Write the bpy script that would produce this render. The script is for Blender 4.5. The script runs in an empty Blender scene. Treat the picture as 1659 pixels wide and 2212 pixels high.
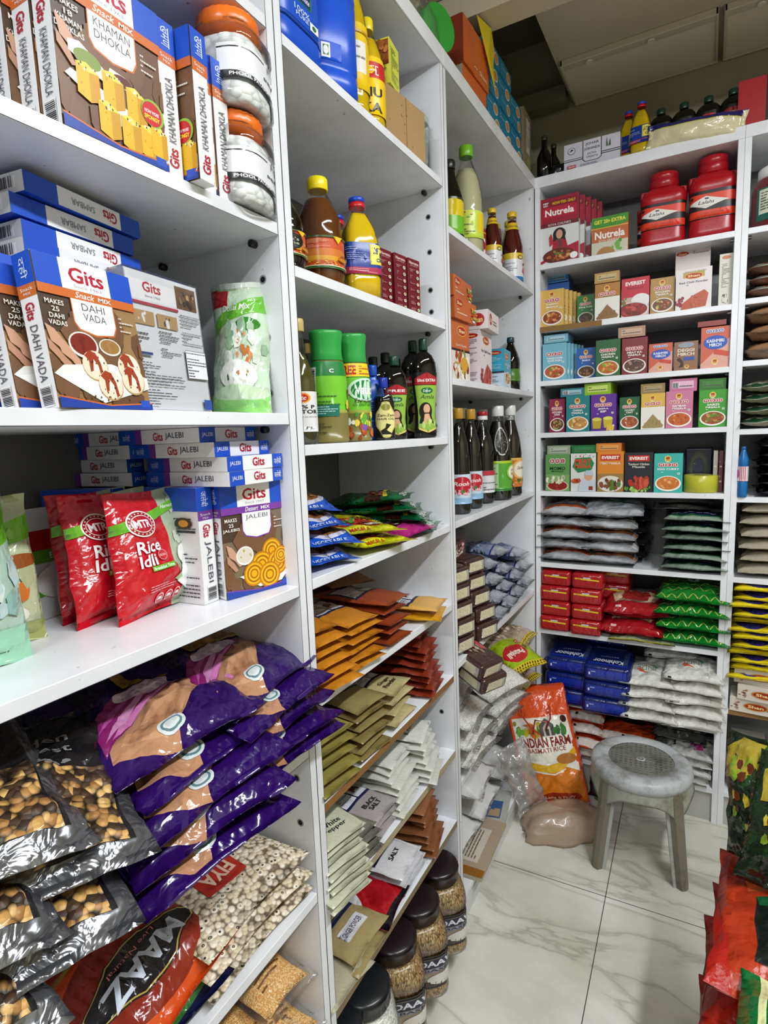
import bpy, bmesh, math, random
from mathutils import Vector, Matrix, noise
import numpy as np
C = bpy.context.scene.collection
PI = math.pi
# ------------------------------------------------------------------ camera
F_PX, YAW, PITCH, ROLL = 1239.8, math.radians(29.46), math.radians(7.622), math.radians(-2.211)
CAM = Vector((.57, 0, 1.42))
fwd = Vector((-math.sin(YAW)*math.cos(PITCH), math.cos(YAW)*math.cos(PITCH), -math.sin(PITCH)))
_r = fwd.cross(Vector((0, 0, 1))).normalized(); _u = _r.cross(fwd)
RT = _r*math.cos(ROLL)+_u*math.sin(ROLL); UP = -_r*math.sin(ROLL)+_u*math.cos(ROLL)
cd = bpy.data.cameras.new('camera'); cam = bpy.data.objects.new('camera', cd); C.objects.link(cam)
cam.matrix_world = Matrix(((RT.x, UP.x, -fwd.x, CAM.x), (RT.y, UP.y, -fwd.y, CAM.y), (RT.z, UP.z, -fwd.z, CAM.z), (0, 0, 0, 1)))
cd.sensor_fit = 'HORIZONTAL'; cd.sensor_width = 36; cd.lens = 36*F_PX/1659; cd.clip_start = .02
bpy.context.scene.camera = cam
# ------------------------------------------------------------------ light, world, exposure
sc = bpy.context.scene
w = bpy.data.worlds.new('world'); sc.world = w; w.use_nodes = True
w.node_tree.nodes['Background'].inputs[0].default_value = (.80, .90, 1, 1)
w.node_tree.nodes['Background'].inputs[1].default_value = .08
def area(name, loc, sx, sy, watts, col, aim=None):
    l = bpy.data.lights.new(name, 'AREA'); l.shape = 'RECTANGLE'; l.size = sx; l.size_y = sy; l.energy = watts; l.color = col
    o = bpy.data.objects.new(name, l); C.objects.link(o); o.location = loc
    if aim is not None: o.rotation_euler = (Vector(aim)-Vector(loc)).to_track_quat('-Z', 'Y').to_euler()
    return o
area('tube_light', (1.30, .55, 2.60), .10, 1.6, 48, (.93, .97, 1))
area('tube_light', (.55, -1.5, 2.55), .9, .12, 22, (.93, .97, 1), (.45, 1.6, .9))
area('front_fill_light', (.9, -2.9, 1.5), 1.6, 1.8, 5, (.82, .91, 1), (.4, 1, 1.0))  # added fill light behind the camera; no shopfront opening stands there
sc.view_settings.view_transform = 'Standard'; sc.view_settings.look = 'None'
sc.view_settings.exposure = .25; sc.view_settings.gamma = 1; sc.view_settings.use_curve_mapping = False
sc.cycles.max_bounces = 8; sc.cycles.transparent_max_bounces = 12; sc.cycles.caustics_refractive = False; sc.cycles.caustics_reflective = False
# ------------------------------------------------------------------ pixel <-> place
def ray(px, py): return RT*((px-829.5)/F_PX)-UP*((py-1106)/F_PX)+fwd
def at(px, py, **k):
    a, v = next(iter(k.items())); i = 'xyz'.index(a); d = ray(px, py)
    return CAM+d*((v-CAM[i])/d[i])
def pr(P):
    d = Vector(P)-CAM; return 829.5+F_PX*d.dot(RT)/d.dot(fwd), 1106-F_PX*d.dot(UP)/d.dot(fwd)
def hz(P, py):                                    # height at which the upright line over P crosses picture row py
    lo, hi = -1., 4.
    for _ in range(40):
        m = (lo+hi)/2
        if pr((P[0], P[1], m))[1] > py: lo = m
        else: hi = m
    return m
# ------------------------------------------------------------------ colours and materials
def lin(h):
    if not isinstance(h, str): return h
    return tuple((lambda c: c/12.92 if c <= .04045 else ((c+.055)/1.055)**2.4)(int(h[i:i+2], 16)/255) for i in (0, 2, 4))
MATS = {}
def nodes(name):
    m = bpy.data.materials.new(name); m.use_nodes = True; nt = m.node_tree; MATS[name] = m
    return m, nt, nt.nodes['Principled BSDF'], nt.links.new
def noisebump(nt, L, b, scale, strength, dist=.002, detail=3, dim='Object', tex='ShaderNodeTexNoise'):
    tc = nt.nodes.new('ShaderNodeTexCoord'); n = nt.nodes.new(tex); n.inputs['Scale'].default_value = scale
    if tex == 'ShaderNodeTexNoise': n.inputs['Detail'].default_value = detail
    bp = nt.nodes.new('ShaderNodeBump'); bp.inputs['Strength'].default_value = strength; bp.inputs['Distance'].default_value = dist
    L(tc.outputs[dim], n.inputs['Vector']); L(n.outputs[0], bp.inputs['Height']); L(bp.outputs[0], b.inputs['Normal']); return tc, n, bp
def printed(name, rough, spec=.5, metal=0, coat=0, bump=(0, 0, 0), foil=False, var=.06):
    m, nt, b, L = nodes(name)
    a = nt.nodes.new('ShaderNodeAttribute'); a.attribute_name = 'Col'
    n = nt.nodes.new('ShaderNodeTexNoise'); n.inputs['Scale'].default_value = 60; n.inputs['Detail'].default_value = 4
    tc = nt.nodes.new('ShaderNodeTexCoord'); L(tc.outputs['Object'], n.inputs['Vector'])
    mp = nt.nodes.new('ShaderNodeMapRange'); mp.inputs[3].default_value = 1-var; mp.inputs[4].default_value = 1+var; L(n.outputs[0], mp.inputs[0])
    mx = nt.nodes.new('ShaderNodeVectorMath'); mx.operation = 'SCALE'; L(a.outputs['Color'], mx.inputs[0]); L(mp.outputs[0], mx.inputs['Scale'])
    L(mx.outputs[0], b.inputs['Base Color'])
    b.inputs['Roughness'].default_value = rough; b.inputs['Specular IOR Level'].default_value = spec; b.inputs['Metallic'].default_value = metal
    b.inputs['Coat Weight'].default_value = coat; b.inputs['Coat Roughness'].default_value = .08
    if bump[1]:
        n2 = nt.nodes.new('ShaderNodeTexNoise'); n2.inputs['Scale'].default_value = bump[0]; n2.inputs['Detail'].default_value = 2.5
        n2.inputs['Distortion'].default_value = 1.2
        bp = nt.nodes.new('ShaderNodeBump'); bp.inputs['Strength'].default_value = bump[1]; bp.inputs['Distance'].default_value = bump[2]
        L(tc.outputs['Object'], n2.inputs['Vector']); L(n2.outputs[0], bp.inputs['Height']); L(bp.outputs[0], b.inputs['Normal'])
        if coat: L(bp.outputs[0], b.inputs['Coat Normal'])
    return m
printed('carton', .38, .45)
printed('matte', .7, .25)
printed('plastic', .28, .5, bump=(30, .15, .002))
printed('film', .2, .55, coat=.35, bump=(26, .55, .006))
printed('softfilm', .32, .45, bump=(40, .6, .004))
printed('foil', .2, .5, metal=.85, bump=(32, .8, .008))
def flat(name, col, rough=.4, spec=.5, bump=None, metal=0, trans=0, ior=1.45, coat=0):
    m, nt, b, L = nodes(name); b.inputs['Base Color'].default_value = (*lin(col), 1); b.inputs['Roughness'].default_value = rough
    b.inputs['Specular IOR Level'].default_value = spec; b.inputs['Metallic'].default_value = metal; b.inputs['Transmission Weight'].default_value = trans
    b.inputs['IOR'].default_value = ior; b.inputs['Coat Weight'].default_value = coat
    if bump: noisebump(nt, L, b, *bump)
    return m
def clear(name, col, ref=.5, dens=0.0, bump=None, rough=.06, film=None):   # thin clear plastic: see-through plus a mirror coat
    m, nt, b, L = nodes(name); nt.nodes.remove(b); out = nt.nodes['Material Output']
    t = nt.nodes.new('ShaderNodeBsdfTransparent'); t.inputs[0].default_value = (*lin(col), 1)
    g = nt.nodes.new('ShaderNodeBsdfGlossy'); g.inputs['Roughness'].default_value = rough
    lw = nt.nodes.new('ShaderNodeLayerWeight'); lw.inputs[0].default_value = ref
    mr = nt.nodes.new('ShaderNodeMath'); mr.operation = 'MULTIPLY_ADD'; mr.inputs[1].default_value = .75; mr.inputs[2].default_value = .05; L(lw.outputs['Fresnel'], mr.inputs[0])
    mx = nt.nodes.new('ShaderNodeMixShader'); L(mr.outputs[0], mx.inputs[0]); L(t.outputs[0], mx.inputs[1]); L(g.outputs[0], mx.inputs[2])
    last = mx
    if dens:
        d = nt.nodes.new('ShaderNodeBsdfDiffuse'); d.inputs[0].default_value = (*lin(film or 'e8e8e8'), 1)
        m2 = nt.nodes.new('ShaderNodeMixShader'); m2.inputs[0].default_value = dens; L(mx.outputs[0], m2.inputs[1]); L(d.outputs[0], m2.inputs[2]); last = m2
    L(last.outputs[0], out.inputs[0])
    if bump:
        tc = nt.nodes.new('ShaderNodeTexCoord'); n = nt.nodes.new('ShaderNodeTexNoise'); n.inputs['Scale'].default_value = bump[0]; n.inputs['Distortion'].default_value = 1.5
        bp = nt.nodes.new('ShaderNodeBump'); bp.inputs['Strength'].default_value = bump[1]; bp.inputs['Distance'].default_value = .006
        L(tc.outputs['Object'], n.inputs['Vector']); L(n.outputs[0], bp.inputs['Height']); L(bp.outputs[0], g.inputs['Normal']); L(bp.outputs[0], lw.inputs['Normal'])
    return m
clear('clear_plastic', 'fafcfa', .2)
clear('wrap', 'ffffff', .16, .03, (28, .4), .10)
clear('shrink', 'ffffff', .3, .02, (9, .12), .08)
clear('cloudy_film', 'fafafa', .35, .16, (22, .9), .14, 'f4f4f2')
def liquid(name, col, trans=.5, rough=.05):
    m = flat(name, col, rough, .6, None, 0, trans, 1.35, .3); return m
liquid('oil_amber', '7c4210', .35); liquid('oil_yellow', 'f8cc08', .15); liquid('oil_green', '6e6a2a', .5); liquid('oil_dark', '0a0806', .0)
liquid('syrup', '160c08', .1); liquid('vinegar', 'e8e2b4', .3); liquid('sauce', '5c1408', .1)
def grains(name, scale, cols, dark, bumpd, rough=.5, eye=False, stretch=(1, 1, 1)):
    m, nt, b, L = nodes(name); tc = nt.nodes.new('ShaderNodeTexCoord'); mp = nt.nodes.new('ShaderNodeMapping'); mp.inputs['Scale'].default_value = stretch
    v = nt.nodes.new('ShaderNodeTexVoronoi'); v.inputs['Scale'].default_value = scale
    L(tc.outputs['Object'], mp.inputs[0]); L(mp.outputs[0], v.inputs['Vector'])
    cr = nt.nodes.new('ShaderNodeValToRGB'); sp = nt.nodes.new('ShaderNodeSeparateColor'); L(v.outputs['Color'], sp.inputs[0]); L(sp.outputs[0], cr.inputs[0])
    while len(cr.color_ramp.elements) < len(cols): cr.color_ramp.elements.new(.5)
    for i, c in enumerate(cols): cr.color_ramp.elements[i].position = i/len(cols); cr.color_ramp.elements[i].color = (*lin(c), 1)
    cr.color_ramp.interpolation = 'CONSTANT'
    r2 = nt.nodes.new('ShaderNodeMapRange'); r2.inputs[1].default_value = .5; r2.inputs[2].default_value = .78; L(v.outputs['Distance'], r2.inputs[0])
    mx = nt.nodes.new('ShaderNodeMix'); mx.data_type = 'RGBA'; L(r2.outputs[0], mx.inputs[0]); L(cr.outputs[0], mx.inputs[6]); mx.inputs[7].default_value = (*lin(dark), 1)
    src = mx.outputs[2]
    if eye:                                            # a dark eye with a pale middle on some beans
        a = nt.nodes.new('ShaderNodeMapRange'); a.inputs[1].default_value = .22; a.inputs[2].default_value = .28; L(v.outputs['Distance'], a.inputs[0])
        c = nt.nodes.new('ShaderNodeMapRange'); c.inputs[1].default_value = .12; c.inputs[2].default_value = .08; L(v.outputs['Distance'], c.inputs[0])
        mxx = nt.nodes.new('ShaderNodeMath'); mxx.operation = 'MAXIMUM'; L(a.outputs[0], mxx.inputs[0]); L(c.outputs[0], mxx.inputs[1])
        g = nt.nodes.new('ShaderNodeMath'); g.operation = 'GREATER_THAN'; g.inputs[1].default_value = .32; L(sp.outputs[1], g.inputs[0])
        m3 = nt.nodes.new('ShaderNodeMath'); m3.operation = 'MAXIMUM'; L(mxx.outputs[0], m3.inputs[0]); L(g.outputs[0], m3.inputs[1])
        m2 = nt.nodes.new('ShaderNodeMix'); m2.data_type = 'RGBA'; L(m3.outputs[0], m2.inputs[0]); m2.inputs[6].default_value = (*lin('1c1418'), 1); L(src, m2.inputs[7]); src = m2.outputs[2]
    L(src, b.inputs['Base Color']); b.inputs['Roughness'].default_value = rough; b.inputs['Coat Weight'].default_value = .25; b.inputs['Coat Roughness'].default_value = .12
    bp = nt.nodes.new('ShaderNodeBump'); bp.invert = True; bp.inputs['Strength'].default_value = .9; bp.inputs['Distance'].default_value = bumpd
    L(v.outputs['Distance'], bp.inputs['Height']); L(bp.outputs[0], b.inputs['Normal'])
    return m
grains('beans', 112, ['e6dac0', 'dccdb0', 'efe6d0', 'd8c8a8'], '6e6048', .004, eye=True, stretch=(1, 1.35, 1))
grains('mixnuts', 105, ['c89a58', '4a3624', 'a87a44', '5c4430', 'd8b070', '3c2c20'], '20160e', .006)
grains('dal', 420, ['efb45c', 'f6cc7c', 'e8a448', 'ffe0a0'], 'd49444', .0015)
grains('riceflakes', 230, ['f6f4ee', 'eceae4', 'fcfaf4', 'e6e4de'], 'ccc9c0', .002)
grains('basmati', 330, ['b08a58', 'c8a470', '9a7444', 'd4b484'], '5c4426', .0012, stretch=(1, 1, .35))
grains('sugarballs', 60, ['f2f2f2', 'e8e8ea', 'fafafa'], 'cccccf', .006)
grains('friedonion', 130, ['8a6840', '6e4c2a', 'a5855a', '54381e'], '2a1c10', .004, stretch=(1, .3, 1))
# ------------------------------------------------------------------ text and flat artwork
_T = {}
def glyphs(s, bold=0., shear=0.):
    k = (s, bold, shear)
    if k not in _T:
        c = bpy.data.curves.new('t', 'FONT'); c.body = s; c.resolution_u = 2; c.offset = bold; c.shear = shear; c.fill_mode = 'FRONT'
        o = bpy.data.objects.new('t', c); C.objects.link(o)
        dg = bpy.context.evaluated_depsgraph_get(); dg.update(); e = o.evaluated_get(dg); m = e.to_mesh()
        v = [(q.co.x, q.co.y) for q in m.vertices]; f = [tuple(p.vertices) for p in m.polygons]; e.to_mesh_clear()
        bpy.data.objects.remove(o); bpy.data.curves.remove(c)
        if v:
            x0 = min(a[0] for a in v); x1 = max(a[0] for a in v); y0 = min(a[1] for a in v); y1 = max(a[1] for a in v)
            v = [((a[0]-x0)/(x1-x0+1e-9), (a[1]-y0)/(y1-y0+1e-9)) for a in v]
        _T[k] = (v, f)
    return _T[k]
# ops in unit coordinates of the face: each makes (points, faces, colour)
def R(x0, y0, x1, y1, c): return [([(x0, y0), (x1, y0), (x1, y1), (x0, y1)], [(0, 1, 2, 3)], c)]
def E(cx, cy, rx, ry, c, n=20): return [([(cx+rx*math.cos(2*PI*i/n), cy+ry*math.sin(2*PI*i/n)) for i in range(n)], [tuple(range(n))], c)]
def P(pts, c): return [(list(pts), [tuple(range(len(pts)))], c)]
def T(s, cx, cy, w, h, c, bold=.0, shear=0., rot=0):
    v, f = glyphs(s, bold, shear)
    if rot == 90: v = [(cx-(y-.5)*w, cy+(x-.5)*h) for x, y in v]
    elif rot == -90: v = [(cx+(y-.5)*w, cy-(x-.5)*h) for x, y in v]
    elif rot == 180: v = [(cx-(x-.5)*w, cy-(y-.5)*h) for x, y in v]
    else: v = [(cx+(x-.5)*w, cy+(y-.5)*h) for x, y in v]
    return [(v, f, c)]
def B(cx, cy, rx, ry, n, s, cols, seed=1, asp=1):            # loose pieces of food scattered inside an ellipse
    rg = random.Random(seed); out = []
    for _ in range(n):
        a = rg.random()*2*PI; r = math.sqrt(rg.random()); x = cx+rx*r*math.cos(a); y = cy+ry*r*math.sin(a); q = s*rg.uniform(.5, 1.1); k = rg.randint(5, 7); a0 = rg.random()*6
        out += P([(x+q*rg.uniform(.6, 1)*math.cos(a0+2*PI*i/k), y+q*asp*rg.uniform(.6, 1)*math.sin(a0+2*PI*i/k)) for i in range(k)], rg.choice(cols))
    return out
def LN(x0, y0, x1, y1, n, c, seed=2, th=.35):               # rows of small print
    rg = random.Random(seed); out = []; dy = (y1-y0)/n
    for i in range(n):
        x = x0; y = y1-(i+.5)*dy
        while x < x1-.01:
            wd = rg.uniform(.03, .09)*(x1-x0)/.6
            if rg.random() < .12: break
            out += R(x, y-dy*th/2, min(x+wd, x1), y+dy*th/2, c); x += wd+.012*(x1-x0)/.6
    return out
def BAR(x0, y0, x1, y1, c='202020', n=14, vert=False):
    rg = random.Random(5); out = R(x0-.01, y0-.01, x1+.01, y1+.01, 'f2f2f2')
    for i in range(n):
        a = i/n; b = a+rg.uniform(.25, .7)/n
        out += R(x0+(x1-x0)*a, y0, x0+(x1-x0)*b, y1, c) if not vert else R(x0, y0+(y1-y0)*a, x1, y0+(y1-y0)*b, c)
    return out
def BOWL(cx, cy, rx, ry, dish, cols, rim='eeeae4', seed=1, n=26, s=None):
    return E(cx, cy, rx, ry, rim, 24)+E(cx, cy+ry*.05, rx*.88, ry*.84, dish, 22)+B(cx, cy+ry*.05, rx*.74, ry*.68, n, s or rx*.17, cols, seed, ry/rx*1.2 if rx else 1)
def sub(ops, x0, y0, x1, y1):
    return [([(x0+(x1-x0)*a, y0+(y1-y0)*b) for a, b in v], f, c) for v, f, c in ops]
class MB:
    def __init__(s): s.v = []; s.f = []; s.c = []; s.m = []; s.mats = []; s.sm = []
    def mi(s, m):
        if m not in s.mats: s.mats.append(m)
        return s.mats.index(m)
    def add(s, vs, fs, col, mat='carton', smooth=False):
        o = len(s.v); s.v += [tuple(q) for q in vs]; i = s.mi(mat)
        for k, f in enumerate(fs):
            s.f.append(tuple(o+j for j in f)); s.c.append(lin(col[k] if isinstance(col, list) else col)); s.m.append(i); s.sm.append(smooth)
    def art(s, ops, fn, mat='carton', step=.00012, base=.00015, grid=None, diag=False):   # fn(u, v, offset) -> point
        if grid is None:
            for k, (v, f, c) in enumerate(ops):
                s.add([fn(min(1, max(0, a)), min(1, max(0, b)), base+step*k if len(ops) < 40 else base+step*min(k, 12)+step*.08*k) for a, b in v], f, c, mat)
            return
        bm = bmesh.new(); lay = bm.faces.layers.int.new('c'); cols = []
        for k, (v, f, c) in enumerate(ops):
            z = base+step*min(k, 14)+step*.1*k; vs = [bm.verts.new((a, b, z)) for a, b in v]; cols.append(lin(c))
            for q in f:
                try: nf = bm.faces.new([vs[i] for i in q]); nf[lay] = k
                except ValueError: pass
        bmesh.ops.triangulate(bm, faces=bm.faces[:]); nu, nv = grid
        if diag:
            for k in range(1-nv, nu): bmesh.ops.bisect_plane(bm, geom=bm.verts[:]+bm.edges[:]+bm.faces[:], plane_co=(k/nu, 0, 0), plane_no=(nu, -nv, 0))
        for i in range(0, nu+1):
            bmesh.ops.bisect_plane(bm, geom=bm.verts[:]+bm.edges[:]+bm.faces[:], plane_co=(i/nu, 0, 0), plane_no=(1, 0, 0), clear_inner=(i == 0), clear_outer=(i == nu))
        for i in range(0, nv+1):
            bmesh.ops.bisect_plane(bm, geom=bm.verts[:]+bm.edges[:]+bm.faces[:], plane_co=(0, i/nv, 0), plane_no=(0, 1, 0), clear_inner=(i == 0), clear_outer=(i == nv))
        bm.verts.index_update(); o = len(s.v); s.v += [tuple(fn(q.co.x, q.co.y, q.co.z)) for q in bm.verts]; i = s.mi(mat)
        for q in bm.faces:
            s.f.append(tuple(o+vv.index for vv in q.verts)); s.c.append(cols[q[lay]]); s.m.append(i); s.sm.append(True)
        bm.free()
    def mesh(s, name):
        me = bpy.data.meshes.new(name); me.from_pydata(s.v, [], s.f)
        for m in s.mats: me.materials.append(MATS[m])
        me.polygons.foreach_set('material_index', s.m); me.polygons.foreach_set('use_smooth', s.sm)
        ca = me.color_attributes.new('Col', 'FLOAT_COLOR', 'CORNER')
        tot = np.array([len(f) for f in s.f]); cc = np.ones((len(s.f), 4), dtype=np.float32); cc[:, :3] = np.array(s.c, dtype=np.float32).reshape(-1, 3) if s.c else 0
        ca.data.foreach_set('color', np.repeat(cc, tot, axis=0).ravel()); me.update(); return me
    def obj(s, name, parent=None, loc=(0, 0, 0), rot=(0, 0, 0)): return link(name, s.mesh(name), parent, loc, rot)
def link(name, me, parent=None, loc=(0, 0, 0), rot=(0, 0, 0)):
    o = bpy.data.objects.new(name, me); C.objects.link(o); o.parent = parent; o.location = loc; o.rotation_euler = rot; return o
LABELS = {}
def tag(o, label, cat, group=None):
    o['label'] = label; o['category'] = cat
    if group: o['group'] = group
    if label in LABELS and not group: print('DUP LABEL', label)
    LABELS[label] = 1; return o
def struct(o): o['kind'] = 'structure'; return o
def thing(name, loc=(0, 0, 0), rot=(0, 0, 0)): return link(name, None, None, loc, rot)
def tree_copy(o, parent=None):
    c = o.copy(); C.objects.link(c); c.parent = parent
    for ch in list(o.children): tree_copy(ch, c)
    return c
# ------------------------------------------------------------------ shape builders
def boxm(mb, x0, x1, y0, y1, z0, z1, col, mat='carton', bev=.0006):
    b = bmesh.new(); bmesh.ops.create_cube(b, size=1)
    for v in b.verts: v.co = Vector(((x0+x1)/2+v.co.x*(x1-x0), (y0+y1)/2+v.co.y*(y1-y0), (z0+z1)/2+v.co.z*(z1-z0)))
    if bev: bmesh.ops.bevel(b, geom=b.edges[:], offset=bev, segments=1, affect='EDGES')
    b.normal_update(); b.verts.index_update(); cl = []
    for f in b.faces:
        n = f.normal; k = max(range(3), key=lambda i: abs(n[i])); key = 'xyz'[k]+('+' if n[k] > 0 else '-')
        cl.append(col.get(key, col['*']) if isinstance(col, dict) else col)
    mb.add([v.co for v in b.verts], [[v.index for v in f.verts] for f in b.faces], cl, mat); b.free()
def carton(w, t, h, base, front=None, right=None, left=None, top=None, mat='carton', wrap=False):
    """box: origin bottom middle of the front face; front looks along -y. base: colour or dict of faces"""
    mb = MB(); boxm(mb, -w/2, w/2, 0, t, 0, h, base, mat, .0009)
    if front: mb.art(front, lambda u, v, o: (-w/2+w*u, -o, h*v), mat)
    if right: mb.art(right, lambda u, v, o: (w/2+o, t*u, h*v), mat)
    if left: mb.art(left, lambda u, v, o: (-w/2-o, t*(1-u), h*v), mat)
    if top: mb.art(top, lambda u, v, o: (-w/2+w*u, t*v, h+o), mat)
    # closing flap and its cut line on the top and the glue seam of the side
    mb.add([(-w/2+.001, t*.1, h+.0002), (w/2-.001, t*.1, h+.0002), (w/2-.001, t*.13, h+.0002), (-w/2+.001, t*.13, h+.0002)], [(0, 1, 2, 3)], '8a8a88', mat)
    return mb
def nz(x, y, s, k=1.): return noise.noise(Vector((x*k+s*7.31, y*k-s*3.7, s*1.37)))
def pouch_fn(w, h, t, seed=0, wr=.004, seal=.06, pinch=.04, fat=.5, belly=0., corner=.0, droop=0., dfrom=.0, curl=0.):
    def f(u, v, off, side):                       # side -1 front, +1 back; lies in xz, thickness along y
        eu = max(0, 1-abs(2*u-1)**2.6); vv = min(1, max(0, (v-seal)/(1-2*seal))); ev = max(0, 1-abs(2*vv-1)**2.6)
        T_ = t/2*(eu**fat)*(ev**fat)*(1+belly*(.5-v))
        n = nz(u*w, v*h, seed, 28)*wr+nz(u*w, v*h, seed+5, 65)*wr*.45+nz(u*w, v*h, seed+9, 12)*wr*1.2
        edge = 1-pinch*(math.sin(PI*v)**.5 if 0 < v < 1 else 0)
        x = (u-.5)*w*edge+nz(v*h, 0, seed+2, 22)*wr*.6
        z = h*(v+(.012*math.cos(2*PI*u)*(2*v-1) if corner == 0 else corner*math.cos(2*PI*u)*(2*v-1)))
        amp = 1-.45*(1-ev**.5)
        y = side*(T_+off)+n*amp*(1.0 if side < 0 else .6)*(-1)*(1 if T_ > .001 else .8)
        y += nz(u*w, v*h, seed+21, 9)*wr*.8
        if curl: y += curl*(abs(2*u-1)**2)*(.5+v)
        if droop and v < dfrom: q = (dfrom-v)*h; y += droop*q*q; z += .5*abs(droop)*q*q*.3
        return (x, y, z)
    return f
def pouch(w, h, t, base, front=None, back=None, mat='film', seed=0, nu=16, nv=20, basefn=None, gm=None, more=(), **k):
    """pillow bag or pouch: origin bottom middle, front looks along -y"""
    fn = pouch_fn(w, h, t, seed, **k); mb = MB(); vs = []
    for s in (-1, 1):
        for j in range(nv+1):
            for i in range(nu+1): vs.append(fn(i/nu, j/nv, 0, s))
    fs = []; cl = []; N = (nu+1)*(nv+1)
    for j in range(nv):
        for i in range(nu):
            a = j*(nu+1)+i; c = basefn((i+.5)/nu, (j+.5)/nv) if basefn else base
            for q in ((a, a+1, a+nu+2), (a, a+nu+2, a+nu+1)): fs.append(q); cl.append(c); fs.append(tuple(N+x for x in reversed(q))); cl.append(c)
    for i in range(nu):
        fs.append((i+1, i, N+i, N+i+1)); cl.append(base); a = nv*(nu+1)+i; fs.append((a, a+1, N+a+1, N+a)); cl.append(base)
    for j in range(nv):
        a = j*(nu+1); fs.append((a, a+nu+1, N+a+nu+1, N+a)); cl.append(base); a += nu; fs.append((a+nu+1, a, N+a, N+a+nu+1)); cl.append(base)
    mb.add(vs, fs, cl, mat, True)
    gu, gv = nu, nv
    # the print follows the same facets as the bag
    def lerp(u, v, o, s):
        iu = min(nu-1, max(0, int(u*nu))); iv = min(nv-1, max(0, int(v*nv))); a = u*nu-iu; b = v*nv-iv
        base_ = 0 if s < 0 else N
        p = [Vector(vs[base_+(iv+dj)*(nu+1)+iu+di]) for dj in (0, 1) for di in (0, 1)]
        q = p[0]*(1-a)+p[1]*(a-b)+p[3]*b if a >= b else p[0]*(1-b)+p[2]*(b-a)+p[3]*a
        q = q.copy(); q.y += s*(o+.0003); return q
    if front: mb.art(front, lambda u, v, o: lerp(u, v, o, -1), gm or mat, grid=(gu, gv), diag=True)
    if back: mb.art(back, lambda u, v, o: lerp(1-u, v, o, 1), gm or mat, grid=(gu, gv), diag=True)
    for q, (ops, mt) in enumerate(more): mb.art(ops, lambda u, v, o: lerp(u, v, o+.0004+.0012*q, -1), mt, grid=(gu, gv), diag=True)
    return mb
def lathe(prof, col, mat, n=28, sq=2., sy=1., mb=None, smooth=True, ribs=0, ribd=0.):
    mb = mb or MB(); vs = []
    for r, z in prof:
        for i in range(n):
            a = 2*PI*i/n; c, s_ = math.cos(a), math.sin(a)
            k = 1/((abs(c)**sq+abs(s_)**sq)**(1/sq)) if sq != 2 else 1
            rr = r*k*(1-ribd*(i % 2) if ribs else 1)
            vs.append((rr*c, rr*s_*sy, z))
    fs = [(j*n+i, j*n+(i+1) % n, (j+1)*n+(i+1) % n, (j+1)*n+i) for j in range(len(prof)-1) for i in range(n)]
    fs += [tuple(range(n-1, -1, -1)), tuple((len(prof)-1)*n+i for i in range(n))]
    mb.add(vs, fs, col, mat, smooth); 
    for q in (-1, -2): mb.sm[q] = False
    return mb
def prof_r(prof, z):
    for (r0, z0), (r1, z1) in zip(prof, prof[1:]):
        if z0 <= z <= z1 and z1 > z0: return r0+(r1-r0)*(z-z0)/(z1-z0)
    return prof[-1][0]
def sleeve(prof, z0, z1, ops, a0=-PI, a1=0, base='ffffff', mat='carton', sq=2., sy=1., off=.0006, n=20, mb=None, nv=6):
    """label that follows the body between z0 and z1; a0..a1 angles, -pi/2 is the front (-y)"""
    mb = mb or MB()
    def fn(u, v, o):
        a = a0+(a1-a0)*u; z = z0+(z1-z0)*v; c, s_ = math.cos(a), math.sin(a)
        k = 1/((abs(c)**sq+abs(s_)**sq)**(1/sq)) if sq != 2 else 1
        r = (prof_r(prof, z)+off+o)*k; return (r*c, r*s_*sy, z)
    mb.art(R(0, 0, 1, 1, base)+(ops or []), fn, mat, grid=(n, nv)); return mb
def circ(z0, z1, r, c=.003): return [(r-c, z0), (r, z0+c), (r, z1-c), (r-c, z1)]
def place(o, px, py, z, rz=90):
    p = at(px, py, z=z); o.location = (p.x, p.y, z); o.rotation_euler = (0, 0, math.radians(rz)); return o

def grid_fn(F_, nu, nv, d):                                # the surface as its facets have it, pushed out along d
    g = [[Vector(F_(i/nu, j/nv)) for i in range(nu+1)] for j in range(nv+1)]; d = Vector(d)
    def fn(u, v, o):
        i = min(nu-1, max(0, int(u*nu))); j = min(nv-1, max(0, int(v*nv))); a = u*nu-i; b = v*nv-j; p, q, r, s = g[j][i], g[j][i+1], g[j+1][i], g[j+1][i+1]
        return (p*(1-a)+q*(a-b)+s*b if a >= b else p*(1-b)+r*(b-a)+s*a)+d*o
    return fn
def lay(name, me, x, y, z, yaw=90, tilt=0, roll=0):       # a flat bag lying face up, its near edge at (x, y, z)
    if isinstance(me, MB): me = me.mesh(name)
    return link(name, me, None, (x, y, z), (math.radians(-90+tilt), math.radians(roll), math.radians(yaw)))
def lay_c(name, me, x, y, z, L, yaw=90, tilt=0, roll=0):   # the same, centred on (x, y)
    a = math.radians(yaw); return lay(name, me, x+math.sin(a)*L/2, y-math.cos(a)*L/2, z, yaw, tilt, roll)
def PQ(p, q, z):                                           # footprint from two base corners: middle, yaw, width
    a, b = at(*p, z=z), at(*q, z=z); d = b-a; return (a+b)/2, math.degrees(math.atan2(d.y, d.x)), d.length
def stand(name, mb, x, y, z, yaw=90, back=0, side=0): return (mb.obj(name) if isinstance(mb, MB) else link(name, mb)) if False else _st(name, mb, x, y, z, yaw, back, side)
def _st(name, mb, x, y, z, yaw, back, side):
    me = mb.mesh(name) if isinstance(mb, MB) else mb
    return link(name, me, None, (x, y, z), (math.radians(-back), math.radians(side), math.radians(yaw)))
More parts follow.
